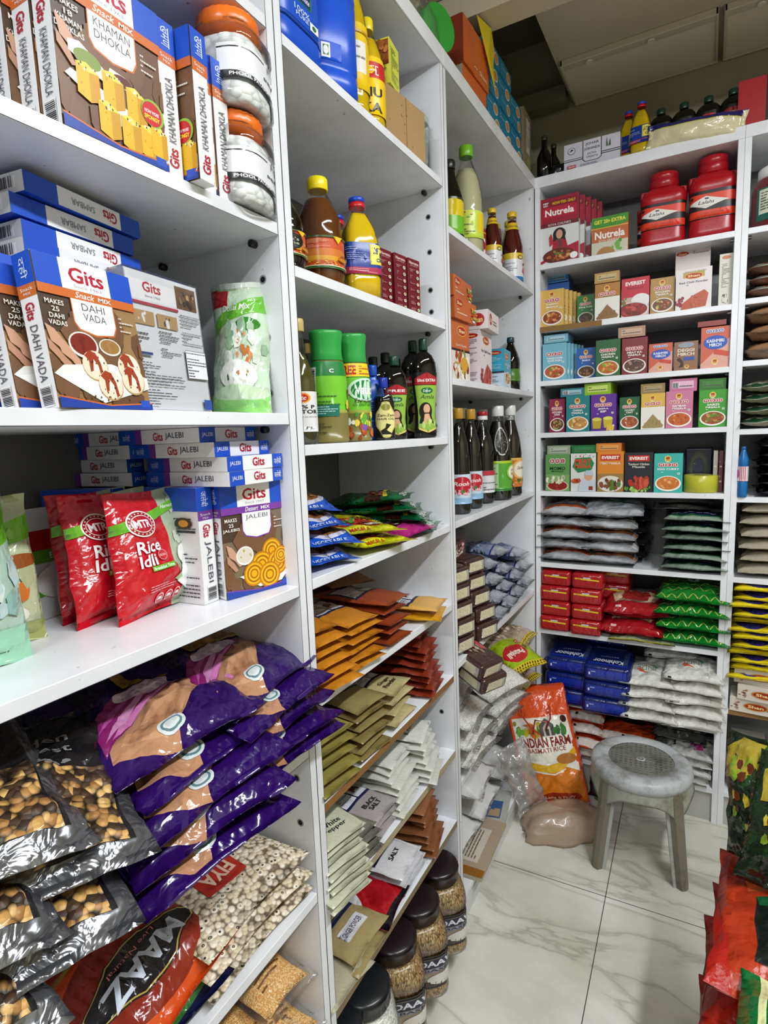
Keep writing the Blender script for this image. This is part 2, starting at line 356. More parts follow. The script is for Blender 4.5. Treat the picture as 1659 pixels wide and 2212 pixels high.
ORD = ['topmost', 'second from the top', 'third from the top', 'fourth from the top', 'fifth from the top', 'sixth from the top', 'seventh from the top', 'eighth from the top', 'ninth from the top', 'tenth from the top', 'eleventh from the top', 'twelfth from the top']
# ------------------------------------------------------------------ setting
def laminate():
    m, nt, b, L = nodes('laminate'); tc = nt.nodes.new('ShaderNodeTexCoord'); n = nt.nodes.new('ShaderNodeTexNoise'); n.inputs['Scale'].default_value = 9; n.inputs['Detail'].default_value = 6
    cr = nt.nodes.new('ShaderNodeValToRGB'); cr.color_ramp.elements[0].position = .35; cr.color_ramp.elements[0].color = (*lin('dddfe4'), 1); cr.color_ramp.elements[1].position = .6; cr.color_ramp.elements[1].color = (*lin('e9ebf0'), 1)
    n2 = nt.nodes.new('ShaderNodeTexNoise'); n2.inputs['Scale'].default_value = 70; c2 = nt.nodes.new('ShaderNodeValToRGB'); c2.color_ramp.elements[0].position = .73; c2.color_ramp.elements[0].color = (1, 1, 1, 1); c2.color_ramp.elements[1].position = .78; c2.color_ramp.elements[1].color = (*lin('b0aca4'), 1)
    mx = nt.nodes.new('ShaderNodeMix'); mx.data_type = 'RGBA'; mx.blend_type = 'MULTIPLY'; mx.inputs[0].default_value = 1
    a = nt.nodes.new('ShaderNodeAttribute'); a.attribute_name = 'Col'; m2 = nt.nodes.new('ShaderNodeMix'); m2.data_type = 'RGBA'; m2.blend_type = 'MULTIPLY'; m2.inputs[0].default_value = 1
    L(tc.outputs['Object'], n.inputs[0]); L(tc.outputs['Object'], n2.inputs[0]); L(n.outputs[0], cr.inputs[0]); L(n2.outputs[0], c2.inputs[0]); L(cr.outputs[0], mx.inputs[6]); L(c2.outputs[0], mx.inputs[7])
    L(mx.outputs[2], m2.inputs[6]); L(a.outputs[0], m2.inputs[7]); L(m2.outputs[2], b.inputs['Base Color']); b.inputs['Roughness'].default_value = .3; b.inputs['Specular IOR Level'].default_value = .5
laminate()
def plaster(name, c0, c1, scale=5, bump=.3):
    m, nt, b, L = nodes(name); tc, n, bp = noisebump(nt, L, b, scale*9, bump, .002, 6); n2 = nt.nodes.new('ShaderNodeTexNoise'); n2.inputs['Scale'].default_value = scale; n2.inputs['Detail'].default_value = 5
    cr = nt.nodes.new('ShaderNodeValToRGB'); cr.color_ramp.elements[0].position = .3; cr.color_ramp.elements[0].color = (*lin(c0), 1); cr.color_ramp.elements[1].position = .7; cr.color_ramp.elements[1].color = (*lin(c1), 1)
    L(tc.outputs['Object'], n2.inputs[0]); L(n2.outputs[0], cr.inputs[0]); L(cr.outputs[0], b.inputs['Base Color']); b.inputs['Roughness'].default_value = .75
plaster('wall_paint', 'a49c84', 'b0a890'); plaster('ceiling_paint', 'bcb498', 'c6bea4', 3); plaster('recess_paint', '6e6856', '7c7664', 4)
def marble():
    m, nt, b, L = nodes('marble'); tc = nt.nodes.new('ShaderNodeTexCoord')
    mp = nt.nodes.new('ShaderNodeMapping'); mp.inputs['Rotation'].default_value = (0, 0, math.radians(20)); mp.inputs['Scale'].default_value = (1.6, 6, 1); L(tc.outputs['Object'], mp.inputs[0])
    n = nt.nodes.new('ShaderNodeTexNoise'); n.inputs['Scale'].default_value = .9; n.inputs['Detail'].default_value = 7; n.inputs['Distortion'].default_value = .7; L(mp.outputs[0], n.inputs[0])
    cr = nt.nodes.new('ShaderNodeValToRGB'); e = cr.color_ramp.elements; e[0].position = .42; e[0].color = (*lin('dedcd4'), 1); e[1].position = .56; e[1].color = (*lin('e2e0d8'), 1)
    q = e.new(.495); q.color = (*lin('bcbab0'), 1); q = e.new(.475); q.color = (*lin('d6d4cb'), 1); q = e.new(.515); q.color = (*lin('d9d7cf'), 1); L(n.outputs[0], cr.inputs[0])
    n3 = nt.nodes.new('ShaderNodeTexNoise'); n3.inputs['Scale'].default_value = 2.6; n3.inputs['Detail'].default_value = 5; L(tc.outputs['Object'], n3.inputs[0])
    c3 = nt.nodes.new('ShaderNodeValToRGB'); c3.color_ramp.elements[0].position = .35; c3.color_ramp.elements[0].color = (*lin('dcdad2'), 1); c3.color_ramp.elements[1].position = .6; c3.color_ramp.elements[1].color = (1, 1, 1, 1); L(n3.outputs[0], c3.inputs[0])
    mx = nt.nodes.new('ShaderNodeMix'); mx.data_type = 'RGBA'; mx.blend_type = 'MULTIPLY'; mx.inputs[0].default_value = .9; L(cr.outputs[0], mx.inputs[6]); L(c3.outputs[0], mx.inputs[7])
    L(mx.outputs[2], b.inputs['Base Color']); b.inputs['Roughness'].default_value = .22
marble()
def quad(name, pts, mat, parent=None, col='ffffff'):
    mb = MB(); mb.add(pts, [tuple(range(len(pts)))], col, mat); return mb.obj(name, parent)
def slab(name, x0, x1, y0, y1, z0, z1, mat, col='ffffff', parent=None, bev=0):
    mb = MB(); boxm(mb, x0, x1, y0, y1, z0, z1, col, mat, bev); return mb.obj(name, parent)
struct(slab('floor', -.42, 2.2, -3.1, 2.62, -.06, 0, 'marble'))
# tile joints of the floor, thin dark grooves
mbj = MB()
def joint(a, b, wd=.0022):
    a = Vector((a[0], a[1], 0)); b = Vector((b[0], b[1], 0)); d = (b-a).normalized(); n = Vector((-d.y, d.x, 0))*wd/2
    mbj.add([a-n+Vector((0, 0, .0004)), b-n+Vector((0, 0, .0004)), b+n+Vector((0, 0, .0004)), a+n+Vector((0, 0, .0004))], [(0, 1, 2, 3)], '3c3830', 'matte')
P0 = at(1308, 1937, z=0); PU = at(1345, 1745, z=0); PL = at(1086, 1862, z=0); PR = at(1499, 1995, z=0); PD = at(1258, 2212, z=0)
du = (PU-PD).normalized(); dl = (PR-PL).normalized()
joint(P0-du*1.4, P0+du*.5)
for k in range(-2, 2):
    joint(P0+du*(k*.6)-dl*.62, P0+du*(k*.6)+dl*(.9 if k < 1 else .25))
joint(P0+dl*.6-du*1.4, P0+dl*.6+du*.3)
struct(mbj.obj('trim_floor_joint'))
struct(slab('wall_left', -.42, -.34, -3.1, 2.62, 0, 2.95, 'wall_paint'))
struct(slab('wall_back', -.34, 2.2, 2.535, 2.62, 0, 2.95, 'wall_paint'))
struct(slab('wall_right', 2.2, 2.28, -3.1, 2.62, 0, 2.95, 'wall_paint'))
struct(slab('wall_front', -.42, 2.28, -3.18, -3.1, 0, 2.95, 'wall_paint'))
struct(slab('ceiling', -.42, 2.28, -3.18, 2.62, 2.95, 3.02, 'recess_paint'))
struct(slab('trim_ceiling_soffit', .06, 2.2, 1.90, 2.535, 2.70, 2.949, 'ceiling_paint'))
struct(slab('trim_ceiling_beam', -.34, 2.2, 1.66, 1.75, 2.55, 2.949, 'ceiling_paint'))
struct(slab('trim_ceiling_front', -.34, 2.2, -3.1, 1.655, 2.62, 2.949, 'ceiling_paint'))
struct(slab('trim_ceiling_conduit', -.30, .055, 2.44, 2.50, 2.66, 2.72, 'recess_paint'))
# ribbed light diffusers set in the soffit
flat('diffuser', 'ccc6ae', .6, .3)
for i, (a, b) in enumerate([(.075, .56), (.575, 1.06)]):
    t = thing('ceiling_diffuser_panel', ((a+b)/2, 2.40, 2.70)); W = b-a
    f = MB(); boxm(f, -W/2, W/2, -.145, -.11, -.022, 0, 'ffffff', 'diffuser', .002); boxm(f, -W/2, W/2, .12, .13, -.028, 0, 'ffffff', 'diffuser', .002)
    boxm(f, -W/2, -W/2+.008, -.145, .13, -.024, 0, 'ffffff', 'diffuser', .001); boxm(f, W/2-.008, W/2, -.145, .13, -.024, 0, 'ffffff', 'diffuser', .001); f.obj('frame', t)
    g = MB(); n = 26
    vs = []; 
    for k in range(n*2+1):
        y = -.11+.23*k/(2*n); z = -.016-(.005 if k % 2 else 0)
        vs += [(-W/2+.008, y, z), (W/2-.008, y, z)]
    g.add(vs, [(2*k, 2*k+1, 2*k+3, 2*k+2) for k in range(2*n)], 'ffffff', 'diffuser'); boxm(g, -W/2+.006, W/2-.006, -.112, .121, -.012, -.002, 'ffffff', 'diffuser', 0)
    g.obj('ribbed_panel', t)
    for x in (-W*.3, W*.1):
        c = lathe(circ(-.028, -.022, .012, .002), 'e6e2d0', 'plastic', 14); c.obj('clip', t, (x, -.128, 0))
    tag(t, ['beige ribbed light diffuser panel in the ceiling, the one nearer the left wall', 'beige ribbed light diffuser panel in the ceiling above the red jars, cut off at the right'][i], 'ceiling panel', 'ribbed ceiling panels')
# ------------------------------------------------------------------ shelving units
WD = .018
def wood_edge(mb, x0, x1, y0, y1, z0, z1, c): boxm(mb, x0, x1, y0, y1, z0, z1, c, 'matte', 0)
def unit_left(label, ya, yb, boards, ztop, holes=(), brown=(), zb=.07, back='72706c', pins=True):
    t = thing('shelving_unit', (0, (ya+yb)/2, 0)); oy = (ya+yb)/2
    for y0 in (ya, yb-WD):
        mb = MB(); boxm(mb, -.335, 0, y0-oy, y0+WD-oy, 0, ztop, 'ffffff', 'laminate', .0008)
        # dark hairline between the edge band and the face, and drilled shelf-pin holes
        if y0 == yb-WD:
            for (hx, hzz) in holes:
                mb.add([(hx+.0045*math.cos(2*PI*i/12), -.0004+y0-oy, hzz+.0045*math.sin(2*PI*i/12)) for i in range(12)], [tuple(range(12))], '0c0c10', 'matte')
                mb.add([(hx+.007*math.cos(2*PI*i/12), -.0002+y0-oy, hzz+.007*math.sin(2*PI*i/12)) for i in range(12)], [tuple(range(12))], '8c8c90', 'matte')
        mb.add([(.0003, (y0-oy)+q, z) for q, z in [(.0, 0), (.0009, 0), (.0009, ztop), (.0, ztop)]], [(0, 1, 2, 3)], '30323a', 'matte')
        mb.add([(.0003, (y0-oy)+q, z) for q, z in [(.0171, 0), (.018, 0), (.018, ztop), (.0171, ztop)]], [(0, 1, 2, 3)], '30323a', 'matte')
        mb.obj('side_panel', t)
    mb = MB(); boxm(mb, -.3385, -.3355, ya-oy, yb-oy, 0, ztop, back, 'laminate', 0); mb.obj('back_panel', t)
    for i, z in enumerate(boards):
        mb = MB(); top = abs(z-ztop) < 1e-4
        boxm(mb, -.3345, .0 if not top else .004, ya+WD-oy if not top else ya-oy, yb-WD-oy if not top else yb-oy, z-WD+(.0 if not top else .0005), z+(.0 if not top else .019), 'ffffff', 'laminate', .0008)
        q = brown.get(round(z, 3)) if brown else None
        if q: mb.add([(.0006, ya+WD-oy, z-WD+.0008), (.0006, yb-WD-oy, z-WD+.0008), (.0006, yb-WD-oy, z-.001), (.0006, ya+WD-oy, z-.001)], [(0, 1, 2, 3)], q, 'matte')
        else: mb.add([(.0005, ya+WD-oy, z-WD+.0002), (.0005, yb-WD-oy, z-WD+.0002), (.0005, yb-WD-oy, z-WD+.001), (.0005, ya+WD-oy, z-WD+.001)], [(0, 1, 2, 3)], '23242e', 'matte')
        mb.obj('shelf_board' if not top else 'top_board', t)
        if pins and not top:
            for x in (-.045, -.245):
                p_ = lathe([(.0055, 0), (.0055, .011), (.003, .012)], '0e0e10', 'plastic', 12); o = p_.obj('shelf_pin', t, (x, yb-WD-oy-.0004, z-WD-.0055), (PI/2, 0, 0))
    mb = MB(); boxm(mb, -.28, -.006, ya+WD-oy, yb-WD-oy, .0, zb-.0185, 'f0f0ea', 'laminate', .001); mb.obj('plinth', t)
    tag(t, label, 'shelving unit', None); return t
S1, S2, S3, SM, S4, S5 = 1.740, 1.4592, 1.183, .903, .6316, .36
T1, T2, T3, T4, T5, T6, T7, T8 = 2.018, 1.688, 1.409, 1.185, .975, .779, .566, .3595
U1, U2, U3, U4, U5, U6, U7 = 2.294, 1.924, 1.558, 1.187, .800, .452, .09
ZT = 2.290
ya1, yb1, yb2, yb3 = -.30, .7375, 1.3695, 2.192
hl1 = [(p.x, p.z) for p in [at(x, y, y=.7195) for x, y in [(568, 604), (578, 730), (583, 850), (641, 1681), (649, 1777)]]]
unit_left('nearest white shelving unit on the left holding boxed food mixes and purple onion bags', ya1, yb1, [2.021, S1, S2, S3, SM, S4, S5, .09, ZT], ZT, hl1)
hl2 = [(p.x, p.z) for p in [at(x, y, y=1.3515) for x, y in [(925, 469), (928, 545), (930, 627), (932, 674), (937, 800), (938, 874), (940, 920), (954, 1537)]]]
unit_left('middle white shelving unit on the left holding oil bottles above and powder packets below', yb1, yb2, [T1, T2, T3, T4, T5, T6, T7, T8, .075, ZT], ZT, hl2, {round(T6, 3): '8a6238', round(T7, 3): 'a89c80', round(T8, 3): '86765c'})
unit_left('far white shelving unit on the left with sauces and syrup, reaching into the corner', yb2, yb3, [U2, U3, U4, U5, U6, U7, ZT], ZT, [])
# back run: two units seen face on, fronts at y = YB
YB = 2.194
V2, V3, V4, V5, V6, V7, V8, V9 = 2.010, 1.790, 1.596, 1.405, 1.185, .908, .641, .357
X1, X2, X3 = .002, .633, 1.27
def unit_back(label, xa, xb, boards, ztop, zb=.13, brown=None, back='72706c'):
    t = thing('shelving_unit', ((xa+xb)/2, YB, 0)); ox = (xa+xb)/2
    for x0 in (xa, xb-WD):
        mb = MB(); boxm(mb, x0-ox, x0+WD-ox, 0, .30, .0, ztop, 'ffffff', 'laminate', .0008); mb.obj('side_panel', t)
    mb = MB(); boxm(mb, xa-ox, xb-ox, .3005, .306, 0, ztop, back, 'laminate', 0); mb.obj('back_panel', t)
    for z in boards:
        top = abs(z-ztop) < 1e-4; mb = MB()
        boxm(mb, (xa if top else xa+WD)-ox, (xb if top else xb-WD)-ox, -.002 if top else 0, .2995, z-WD+(.0005 if top else 0), z+(.019 if top else 0), 'ffffff', 'laminate', .0008)
        if brown and abs(z-brown[0]) < 1e-4: wood_edge(mb, brown[1]-ox, brown[2]-ox, -.0012, 0, z-WD, z+.0006, '8a6a3e')
        mb.obj('top_board' if top else 'shelf_board', t)
        if not top:
            for x in (xa+WD+.004, xb-WD-.004): q = MB(); boxm(q, x-.006-ox, x+.006-ox, .02, .032, z-WD-.008, z-WD-.0005, '18181c', 'plastic', 0); q.obj('shelf_pin', t)
    mb = MB(); boxm(mb, xa-ox, xb-ox, .012, .28, 0, zb-.0185, 'c8c6bc', 'laminate', .001); mb.obj('plinth', t)
    tag(t, label, 'shelving unit'); return t
unit_back('white shelving unit facing us at the aisle end, full of spice boxes and rice', X1, X2+.009, [V2, V3, V4, V5, V6, V7, V8, V9, .13, ZT], ZT, brown=(V3, X1+WD, .235))
W2, W3, W4, W5, W6, W7, W8 = 2.010, 1.800, 1.610, 1.395, 1.175, .905, .44
unit_back('white shelving unit at the far right, cut off by the edge of the picture', X2+.0095, X3, [W2, W3, W4, W5, W6, W7, W8, .13, ZT], ZT, brown=(W8, X2+.03, X3-WD))
# ================================================================== nearest unit
BLU, ORA, WHT, RED, GRY = '1c4fc0', 'c9682c', 'eeeef0', 'b01830', '4a4c58'
def gits_logo(cx, cy, w, h): return T('Gits', cx, cy, w, h, RED, .022)+T('Since 1963', cx, cy-h*.72, w*.8, h*.2, '8a8a90')
def gits_front(title, band, left, food, sub_='Snack MIX', bandc=ORA, bg='6e4c34'):
    o = R(0, 0, 1, 1, bg)+R(0, .50, .3, .76, '4c3a2c')+B(.5, .3, .6, .35, 30, .14, ['725036', '6a4a32', '765239'], 4)
    o += R(0, .8, 1, 1, BLU)+R(.24, .8, .74, 1, WHT)+gits_logo(.5, .905, .36, .105)
    o += R(0, .74, 1, .80, bandc)+T(sub_.split()[0], .45, .772, .2, .042, WHT, .01, .3)+T(sub_.split()[1], .66, .77, .14, .03, WHT, .02)
    o += P([(.29, .74), (.29, .58), (.33, .53), (.5, .50), (.7, .52), (.74, .58), (.74, .74)], bandc)+P([(.3, .74), (.3, .585), (.34, .54), (.5, .512), (.69, .53), (.73, .59), (.73, .74)], WHT)
    n = len(title)
    for i, s_ in enumerate(title): o += T(s_, .515, .70-.068*i-.005, .34 if len(s_) > 4 else .24, .05, GRY, .0)
    for i, s_ in enumerate(left): o += T(s_, .13, .69-.045*i, .035*len(s_) if len(s_) > 2 else .07, .032, 'f0ece4', .01)
    o += LN(.78, .56, .97, .68, 4, 'd8d0c8', 3)
    o += food+P([(0, 0), (1, 0), (1, .045), (.5, .02), (0, .07)], '203f9c')+P([(0, .07), (.5, .02), (1, .045), (1, .055), (.5, .03), (0, .08)], bandc)+R(.86, .02, .97, .07, '2850b8')
    return o
def hand(x, y): return P([(x-.12, y+.14), (x-.04, y+.11), (x+.07, y+.0), (x+.09, y-.06), (x+.05, y-.07), (x-.01, y-.01), (x-.09, y+.03)], 'c89a80')+P([(x-.12, y+.05), (x-.02, y-.03), (x+.03, y-.1), (x-.01, y-.11), (x-.12, y-.02)], 'b98a70')
FD = hand(.13, .47)+P([(.1, .44), (.3, .38), (.42, .36), (.4, .44), (.2, .52), (.1, .5)], 'e8e8e2')+E(.26, .44, .12, .05, '7c8f3a')+P([(.44, .43), (.62, .38), (.7, .40), (.6, .46), (.46, .47)], 'e8e8e2')+E(.57, .425, .09, .035, '5c1c18')
FD += P([(.05, .30), (.95, .02), (1, .08), (1, .16), (.5, .3), (.1, .34)], 'e4e4dc')
for x, y, s_ in [(.25, .30, .0), (.48, .33, .01), (.70, .31, .02), (.42, .14, .3), (.63, .12, .31), (.82, .12, .3), (.93, .15, .3)]:
    FD += P([(x-.1, y-.07), (x+.01, y-.1), (x+.01, y+.07), (x-.1, y+.1)], 'e0b020')+P([(x+.01, y-.1), (x+.1, y-.07), (x+.1, y+.08), (x+.01, y+.07)], 'c99416')+P([(x-.1, y+.1), (x+.01, y+.07), (x+.1, y+.08), (x-.01, y+.12)], 'f0d050')+B(x, y+.09, .08, .02, 8, .01, ['2a2a20', 'f0efe6'], int(x*100))+B(x-.04, y, .04, .07, 5, .008, ['c4940e', 'f2cf4a'], int(x*77))
FD += E(.86, .33, .12, .085, '88b43a')+E(.85, .325, .105, .075, 'c41820')+T('NOW MORE', .85, .335, .15, .022, WHT, .02)+T('SPONGY', .85, .30, .16, .028, 'f0e020', .03)
VA = hand(.12, .40)+hand(.2, .33)
VA += BOWL(.34, .43, .15, .09, '7c2416', ['8c2c1c', '6c1c10'], 'e2ddd6', 3, 10)+BOWL(.62, .44, .12, .06, '9c7440', ['a8804a'], 'e2ddd6', 3, 8)
VA += P([(-.0, .22), (.45, .04), (1, .16), (1, .24), (.6, .32), (.1, .28)], 'e6e6e2')+P([(.03, .215), (.45, .06), (.97, .17), (.6, .29)], 'f4f4f2')
for x, y in [(.42, .30), (.80, .31), (.55, .17), (.82, .22)]:
    VA += E(x, y-.008, .135, .105, 'b89468')+E(x, y, .13, .10, 'ead9c2')+E(x+.02, y+.02, .08, .06, 'f3e9da')+P([(x-.10, y+.06), (x-.04, y+.10), (x+.02, y+.085), (x+.06, y+.02), (x+.075, y-.07), (x+.045, y-.09), (x+.03, y+.0), (x-.01, y+.04), (x-.03, y-.04), (x-.06, y-.05), (x-.06, y+.03)], '9c3c20')+B(x, y, .1, .08, 10, .012, ['4c1c10', '7a5030', 'a04020'], int(x*50))
VA += B(.45, .09, .4, .05, 14, .012, ['5a3a20', '705030'], 9)
JA = hand(.16, .34)+BOWL(.3, .36, .13, .085, 'd8d0c0', ['a0a040'], 'f0f0ec', 2, 4)
JA += P([(.2, .18), (.5, .05), (.85, .06), (1, .16), (.98, .24), (.5, .2)], 'f2efe8')
for x, y, r in [(.72, .36, .16), (.55, .25, .17), (.8, .24, .17), (.42, .18, .16), (.66, .14, .17), (.86, .30, .12)]:
    for q, c in [(1, 'c07808'), (.86, 'f0b020'), (.7, 'a86404'), (.56, 'f4b828'), (.4, 'a86404'), (.28, 'ecaa18')]: JA += E(x, y, r*q, r*.72*q, c, 18)
kh_f = gits_front(['KHAMAN', 'DHOKLA'], ORA, ['MAKES', '18', 'KHAMAN', 'DHOKLAS'], FD)
va_f = gits_front(['DAHI', 'VADA'], ORA, ['MAKES', '25', 'DAHI', 'VADAS'], VA, bg='9a7850')
ja_f = gits_front(['JALEBI'], '7a3c9c', ['MAKES', '25', 'JALEBIS'], JA, 'Dessert MIX', '7a3c9c', '7c6a54')
def spine(name, hindi, up, bandc=ORA):
    if up: return R(0, .80, 1, 1, BLU)+R(0, .72, 1, .80, bandc)+T(hindi, .5, .9, .45, .13, 'd8e0f4', .0, 0, -90)+T('Snack', .5, .77, .7, .022, WHT)+T('MIX', .5, .74, .4, .016, WHT)+T('Gits', .5, .12, .55, .13, RED, .02, 0, 90)+T(name, .5, .43, .42, .42, '50525e', 0, 0, 90)
    return R(0, .80, 1, 1, BLU)+R(0, .72, 1, .80, bandc)+T(hindi, .5, .9, .45, .13, 'd8e0f4', .0, 0, -90)+T('Snack', .5, .77, .7, .022, WHT)+T('MIX', .5, .74, .4, .016, WHT)+T('Gits', .5, .63, .5, .11, RED, .02, 0, -90)+T(name, .5, .36, .42, .36, '50525e', 0, 0, -90)+BAR(.25, .03, .8, .15, '303030', 12, True)
KW, KH_, KT = .13, .172, .030
GB = {'*': 'e8e8ea', 'z+': '1c4fc0'}
khL = carton(KW, KT, KH_, GB, kh_f, None, spine('KHAMAN DHOKLA', 'खमण', False)).mesh('khaman_box')
khR = carton(KW, .0262, KH_, GB, kh_f, spine('KHAMAN DHOKLA', 'खमण', True), None).mesh('khaman_box')
for i, (x, y, r) in enumerate([(-.004, .457, 0), (-.036, .455, 0), (-.069, .446, 1), (-.102, .440, 2), (-.136, .434, 2)]):
    o = _st('food_mix_box', khL, x, y, S1, 90+r, 0, 0)
    tag(o, ['front khaman dhokla mix box showing yellow squares on a plate, top shelf', 'khaman dhokla box directly behind the front-facing one, spine showing', 'khaman dhokla box third from the front, spine and sliver of picture', 'khaman dhokla box fourth from the front, far left of the top shelf', 'khaman dhokla box at the back left of the top shelf row'][i], 'box', 'khaman dhokla boxes')
for i, (x, y, r, dz, lean) in enumerate([(-.0035, .533, 0, 0, 0), (.017, .562, 4, 0, 0), (-.006, .5925, 1, 0, 0), (-.004, .621, -1, 0, 0)]):
    # spine looks into the aisle, printed face looks back along the shelf
    o = _st('food_mix_box', khR, x-.065, y-.013, S1, r, 0, lean)
    tag(o, ['khaman dhokla box standing spine outwards, pressed against the front-facing box', 'khaman dhokla box sticking out over the shelf edge with green corner', 'khaman dhokla box squeezed second from the sweets jars, spine outwards', 'khaman dhokla box standing right beside the white sweets jars'][i], 'box', 'khaman dhokla boxes')
# sweets jars
jp = [(.050, 0), (.056, .006), (.056, .03), (.053, .034), (.053, .088), (.057, .094), (.057, .112), (.050, .124), (.043, .130), (.043, .134)]
JS = .92
def sweets_jar(x, y, z, label):
    t = thing('sweets_jar', (x, y, z), (0, 0, math.radians(104)))
    lathe(jp, 'ffffff', 'clear_plastic', 32, 3).obj('jar_body', t)
    inn = MB(); lathe([(.046, .004), (.0515, .010), (.0515, .03), (.049, .036), (.049, .088), (.050, .096), (.046, .108), (.03, .116), (.01, .119)], 'f4f4f4', 'sugarballs', 28, 3, mb=inn); inn.obj('sugar_sweets', t)
    lb = R(0, 0, 1, 1, 'e2e4e8')+R(0, .86, .45, .9, '202024')+P([(0, 0), (1, .0), (1, .16), (.6, .1), (0, .22)], '24262c')+T('PHOOL PATASHA', .30, .1, .42, .1, 'f4f4f4', .02)+T('SHER-E-PUNJAB', .68, .42, .5, .12, '1c1c22', .02)+E(.74, .14, .13, .16, 'd8d8d4')+B(.74, .14, .11, .13, 16, .03, ['f4f4f2', '8c8c88'], 3, 2)
    for k in range(9): lb += R(.5+.045*k, .72, .515+.045*k, .95, '24242a')
    lb += P([(.6, .52), (.64, .62), (.72, .62), (.78, .66), (.8, .58), (.76, .55), (.75, .5), (.72, .55), (.66, .54), (.65, .5)], '5a2c18')
    sleeve(jp, .036, .088, lb, -PI*.95, PI*.1, 'e2e4e8', 'plastic', 3, off=.0006).obj('paper_label', t)
    c = lathe([(.044, .128), (.046, .130), (.046, .150), (.043, .154), (.01, .1545)], 'e8701c', 'plastic', 48, ribs=1, ribd=.03); c.obj('screw_cap', t, (0, 0, 0))
    t.scale = (JS, JS, JS*.87); tag(t, label, 'jar', 'sugar sweets jars'); return t
sweets_jar(-.030, .668, S1, 'lower jar of white sugar sweets with orange lid, resting on the shelf')
sweets_jar(-.026, .668, S1+.1245, 'upper jar of white sugar sweets with orange lid, stacked on another')
# second shelf: dahi vada boxes leaning back, sambar boxes lying on them
vaM = carton(.123, .026, .156, GB, va_f, None, spine('DAHI VADA', 'दही', False)).mesh('vada_box')
for i, (x, y, r) in enumerate([(-.006, .414, 97), (-.040, .394, 96), (-.072, .376, 95), (-.104, .360, 94)]):
    o = _st('food_mix_box', vaM, x, y, S2, r, 7, 0)
    tag(o, ['front dahi vada mix box with sauced dumplings on a white plate', 'dahi vada box just behind the front one, half its picture hidden', 'dahi vada box third from the front, only spine and edge showing', 'dahi vada box at the far left end of the leaning row'][i], 'box', 'dahi vada boxes')
sm_side = R(0, 0, 1, 1, WHT)+R(0, 0, .25, 1, BLU)+R(.8, 0, 1, 1, BLU)+T('Gits', .70, .5, .13, .6, RED, .02, 0, 180)+T('SAMBAR', .46, .5, .2, .34, '80828c', 0, 0, 180)
sm_end = R(0, 0, 1, 1, 'dcdcda')+BAR(.5, .25, .9, .8, '38383c')+LN(.05, .2, .4, .8, 4, '909094')
sm = carton(.168, .125, .021, {'*': 'e6e6e8', 'z-': '1c4fc0'}, sm_side, sm_end, sm_end, R(0, 0, .2, 1, BLU)+R(.8, 0, 1, 1, BLU)).mesh('sambar_box')
for i, (px, py, z, yaw, tl) in enumerate([(192, 590, 1, 98, 5), (185, 555, 1, 98, 4), (165, 505, 1, 98, 2), (185, 465, 1, 100, 0)][::-1]):
    zz = [1.617, 1.641, 1.665, 1.689][::-1][i]; p = at(px, py, z=zz+.01)
    o = link('food_mix_box', sm, None, (p.x+.02, p.y-.01, zz), (math.radians(-1.5), math.radians(0), math.radians(yaw)))
    tag(o, 'sambar mix box lying flat, '+ORD[i]+' on the dahi vada boxes', 'box', 'sambar boxes')
# shrink-wrapped idli boxes showing their backs
bk = R(0, 0, 1, 1, 'e2e4ea')+R(0, .80, .66, .94, 'f0f0f4')+T('Gits', .33, .90, .24, .075, RED, .022)+T('Since 1963', .33, .835, .2, .018, '8a8a90')+R(.66, .80, .96, .97, '6a4a30')+B(.81, .88, .12, .07, 14, .03, ['8a6a48', '3c2c20', 'c8a070'], 4)+R(0, .765, .66, .785, 'b03048')
bk += R(.04, .62, .30, .72, 'b89468')+B(.17, .67, .08, .035, 8, .02, ['e8e8e4'], 3)+R(.34, .62, .62, .72, 'b89468')+B(.48, .67, .06, .03, 5, .03, ['e8e8e4', '5a4632'], 5)+LN(.03, .48, .3, .6, 4, '50525a', 4)+LN(.34, .40, .62, .6, 8, '50525a', 5)+LN(.67, .52, .97, .76, 9, '80828c', 6)+LN(.03, .18, .62, .38, 9, '606268', 7)
bk += R(.67, .26, .98, .48, '70727a')+R(.675, .265, .975, .475, 'e2e4ea')+LN(.68, .27, .97, .47, 9, '50525a', 8)+LN(.03, .02, .8, .16, 7, '3c3e46', 9)+R(.86, .02, .98, .1, '2c4a90')+R(0, .40, .2, .42, '384870')
idl = carton(.125, .030, .170, {'*': '9aa0b0', 'x+': '8a94b4', 'z+': '4a68b8'}, bk, R(0, 0, 1, 1, 'b8bccc')+R(0, .8, 1, 1, '2c50b0')+LN(.1, .1, .9, .7, 14, '50607c', 2)).mesh('idli_box')
wrp = lambda t: (lambda m: (boxm(m, -.0645, .0645, -.0025, .0325, 0, .1735, 'ffffff', 'shrink', .004), m)[1])(MB()).obj('shrink_wrap', t)
p0, yw, _ = PQ((322, 887), (440, 887), S2)
for i in range(4):
    t = thing('food_mix_box', (p0.x-.040-.0375*i, p0.y+.040+.029*i, S2+.0006), (math.radians(-4), 0, math.radians(96)))
    if i == 0: link('box', idl, t); wrp(t); tm = t
    else:
        for ch in tm.children: c = ch.copy(); C.objects.link(c); c.parent = t
    tag(t, ['shrink-wrapped idli mix box showing its printed white back, foremost', 'shrink-wrapped idli mix box second in the row, its right edge showing', 'shrink-wrapped idli mix box third in the row, a thin strip showing', 'shrink-wrapped idli mix box at the back of the row near the green pouch'][i], 'box', 'shrink-wrapped idli boxes')
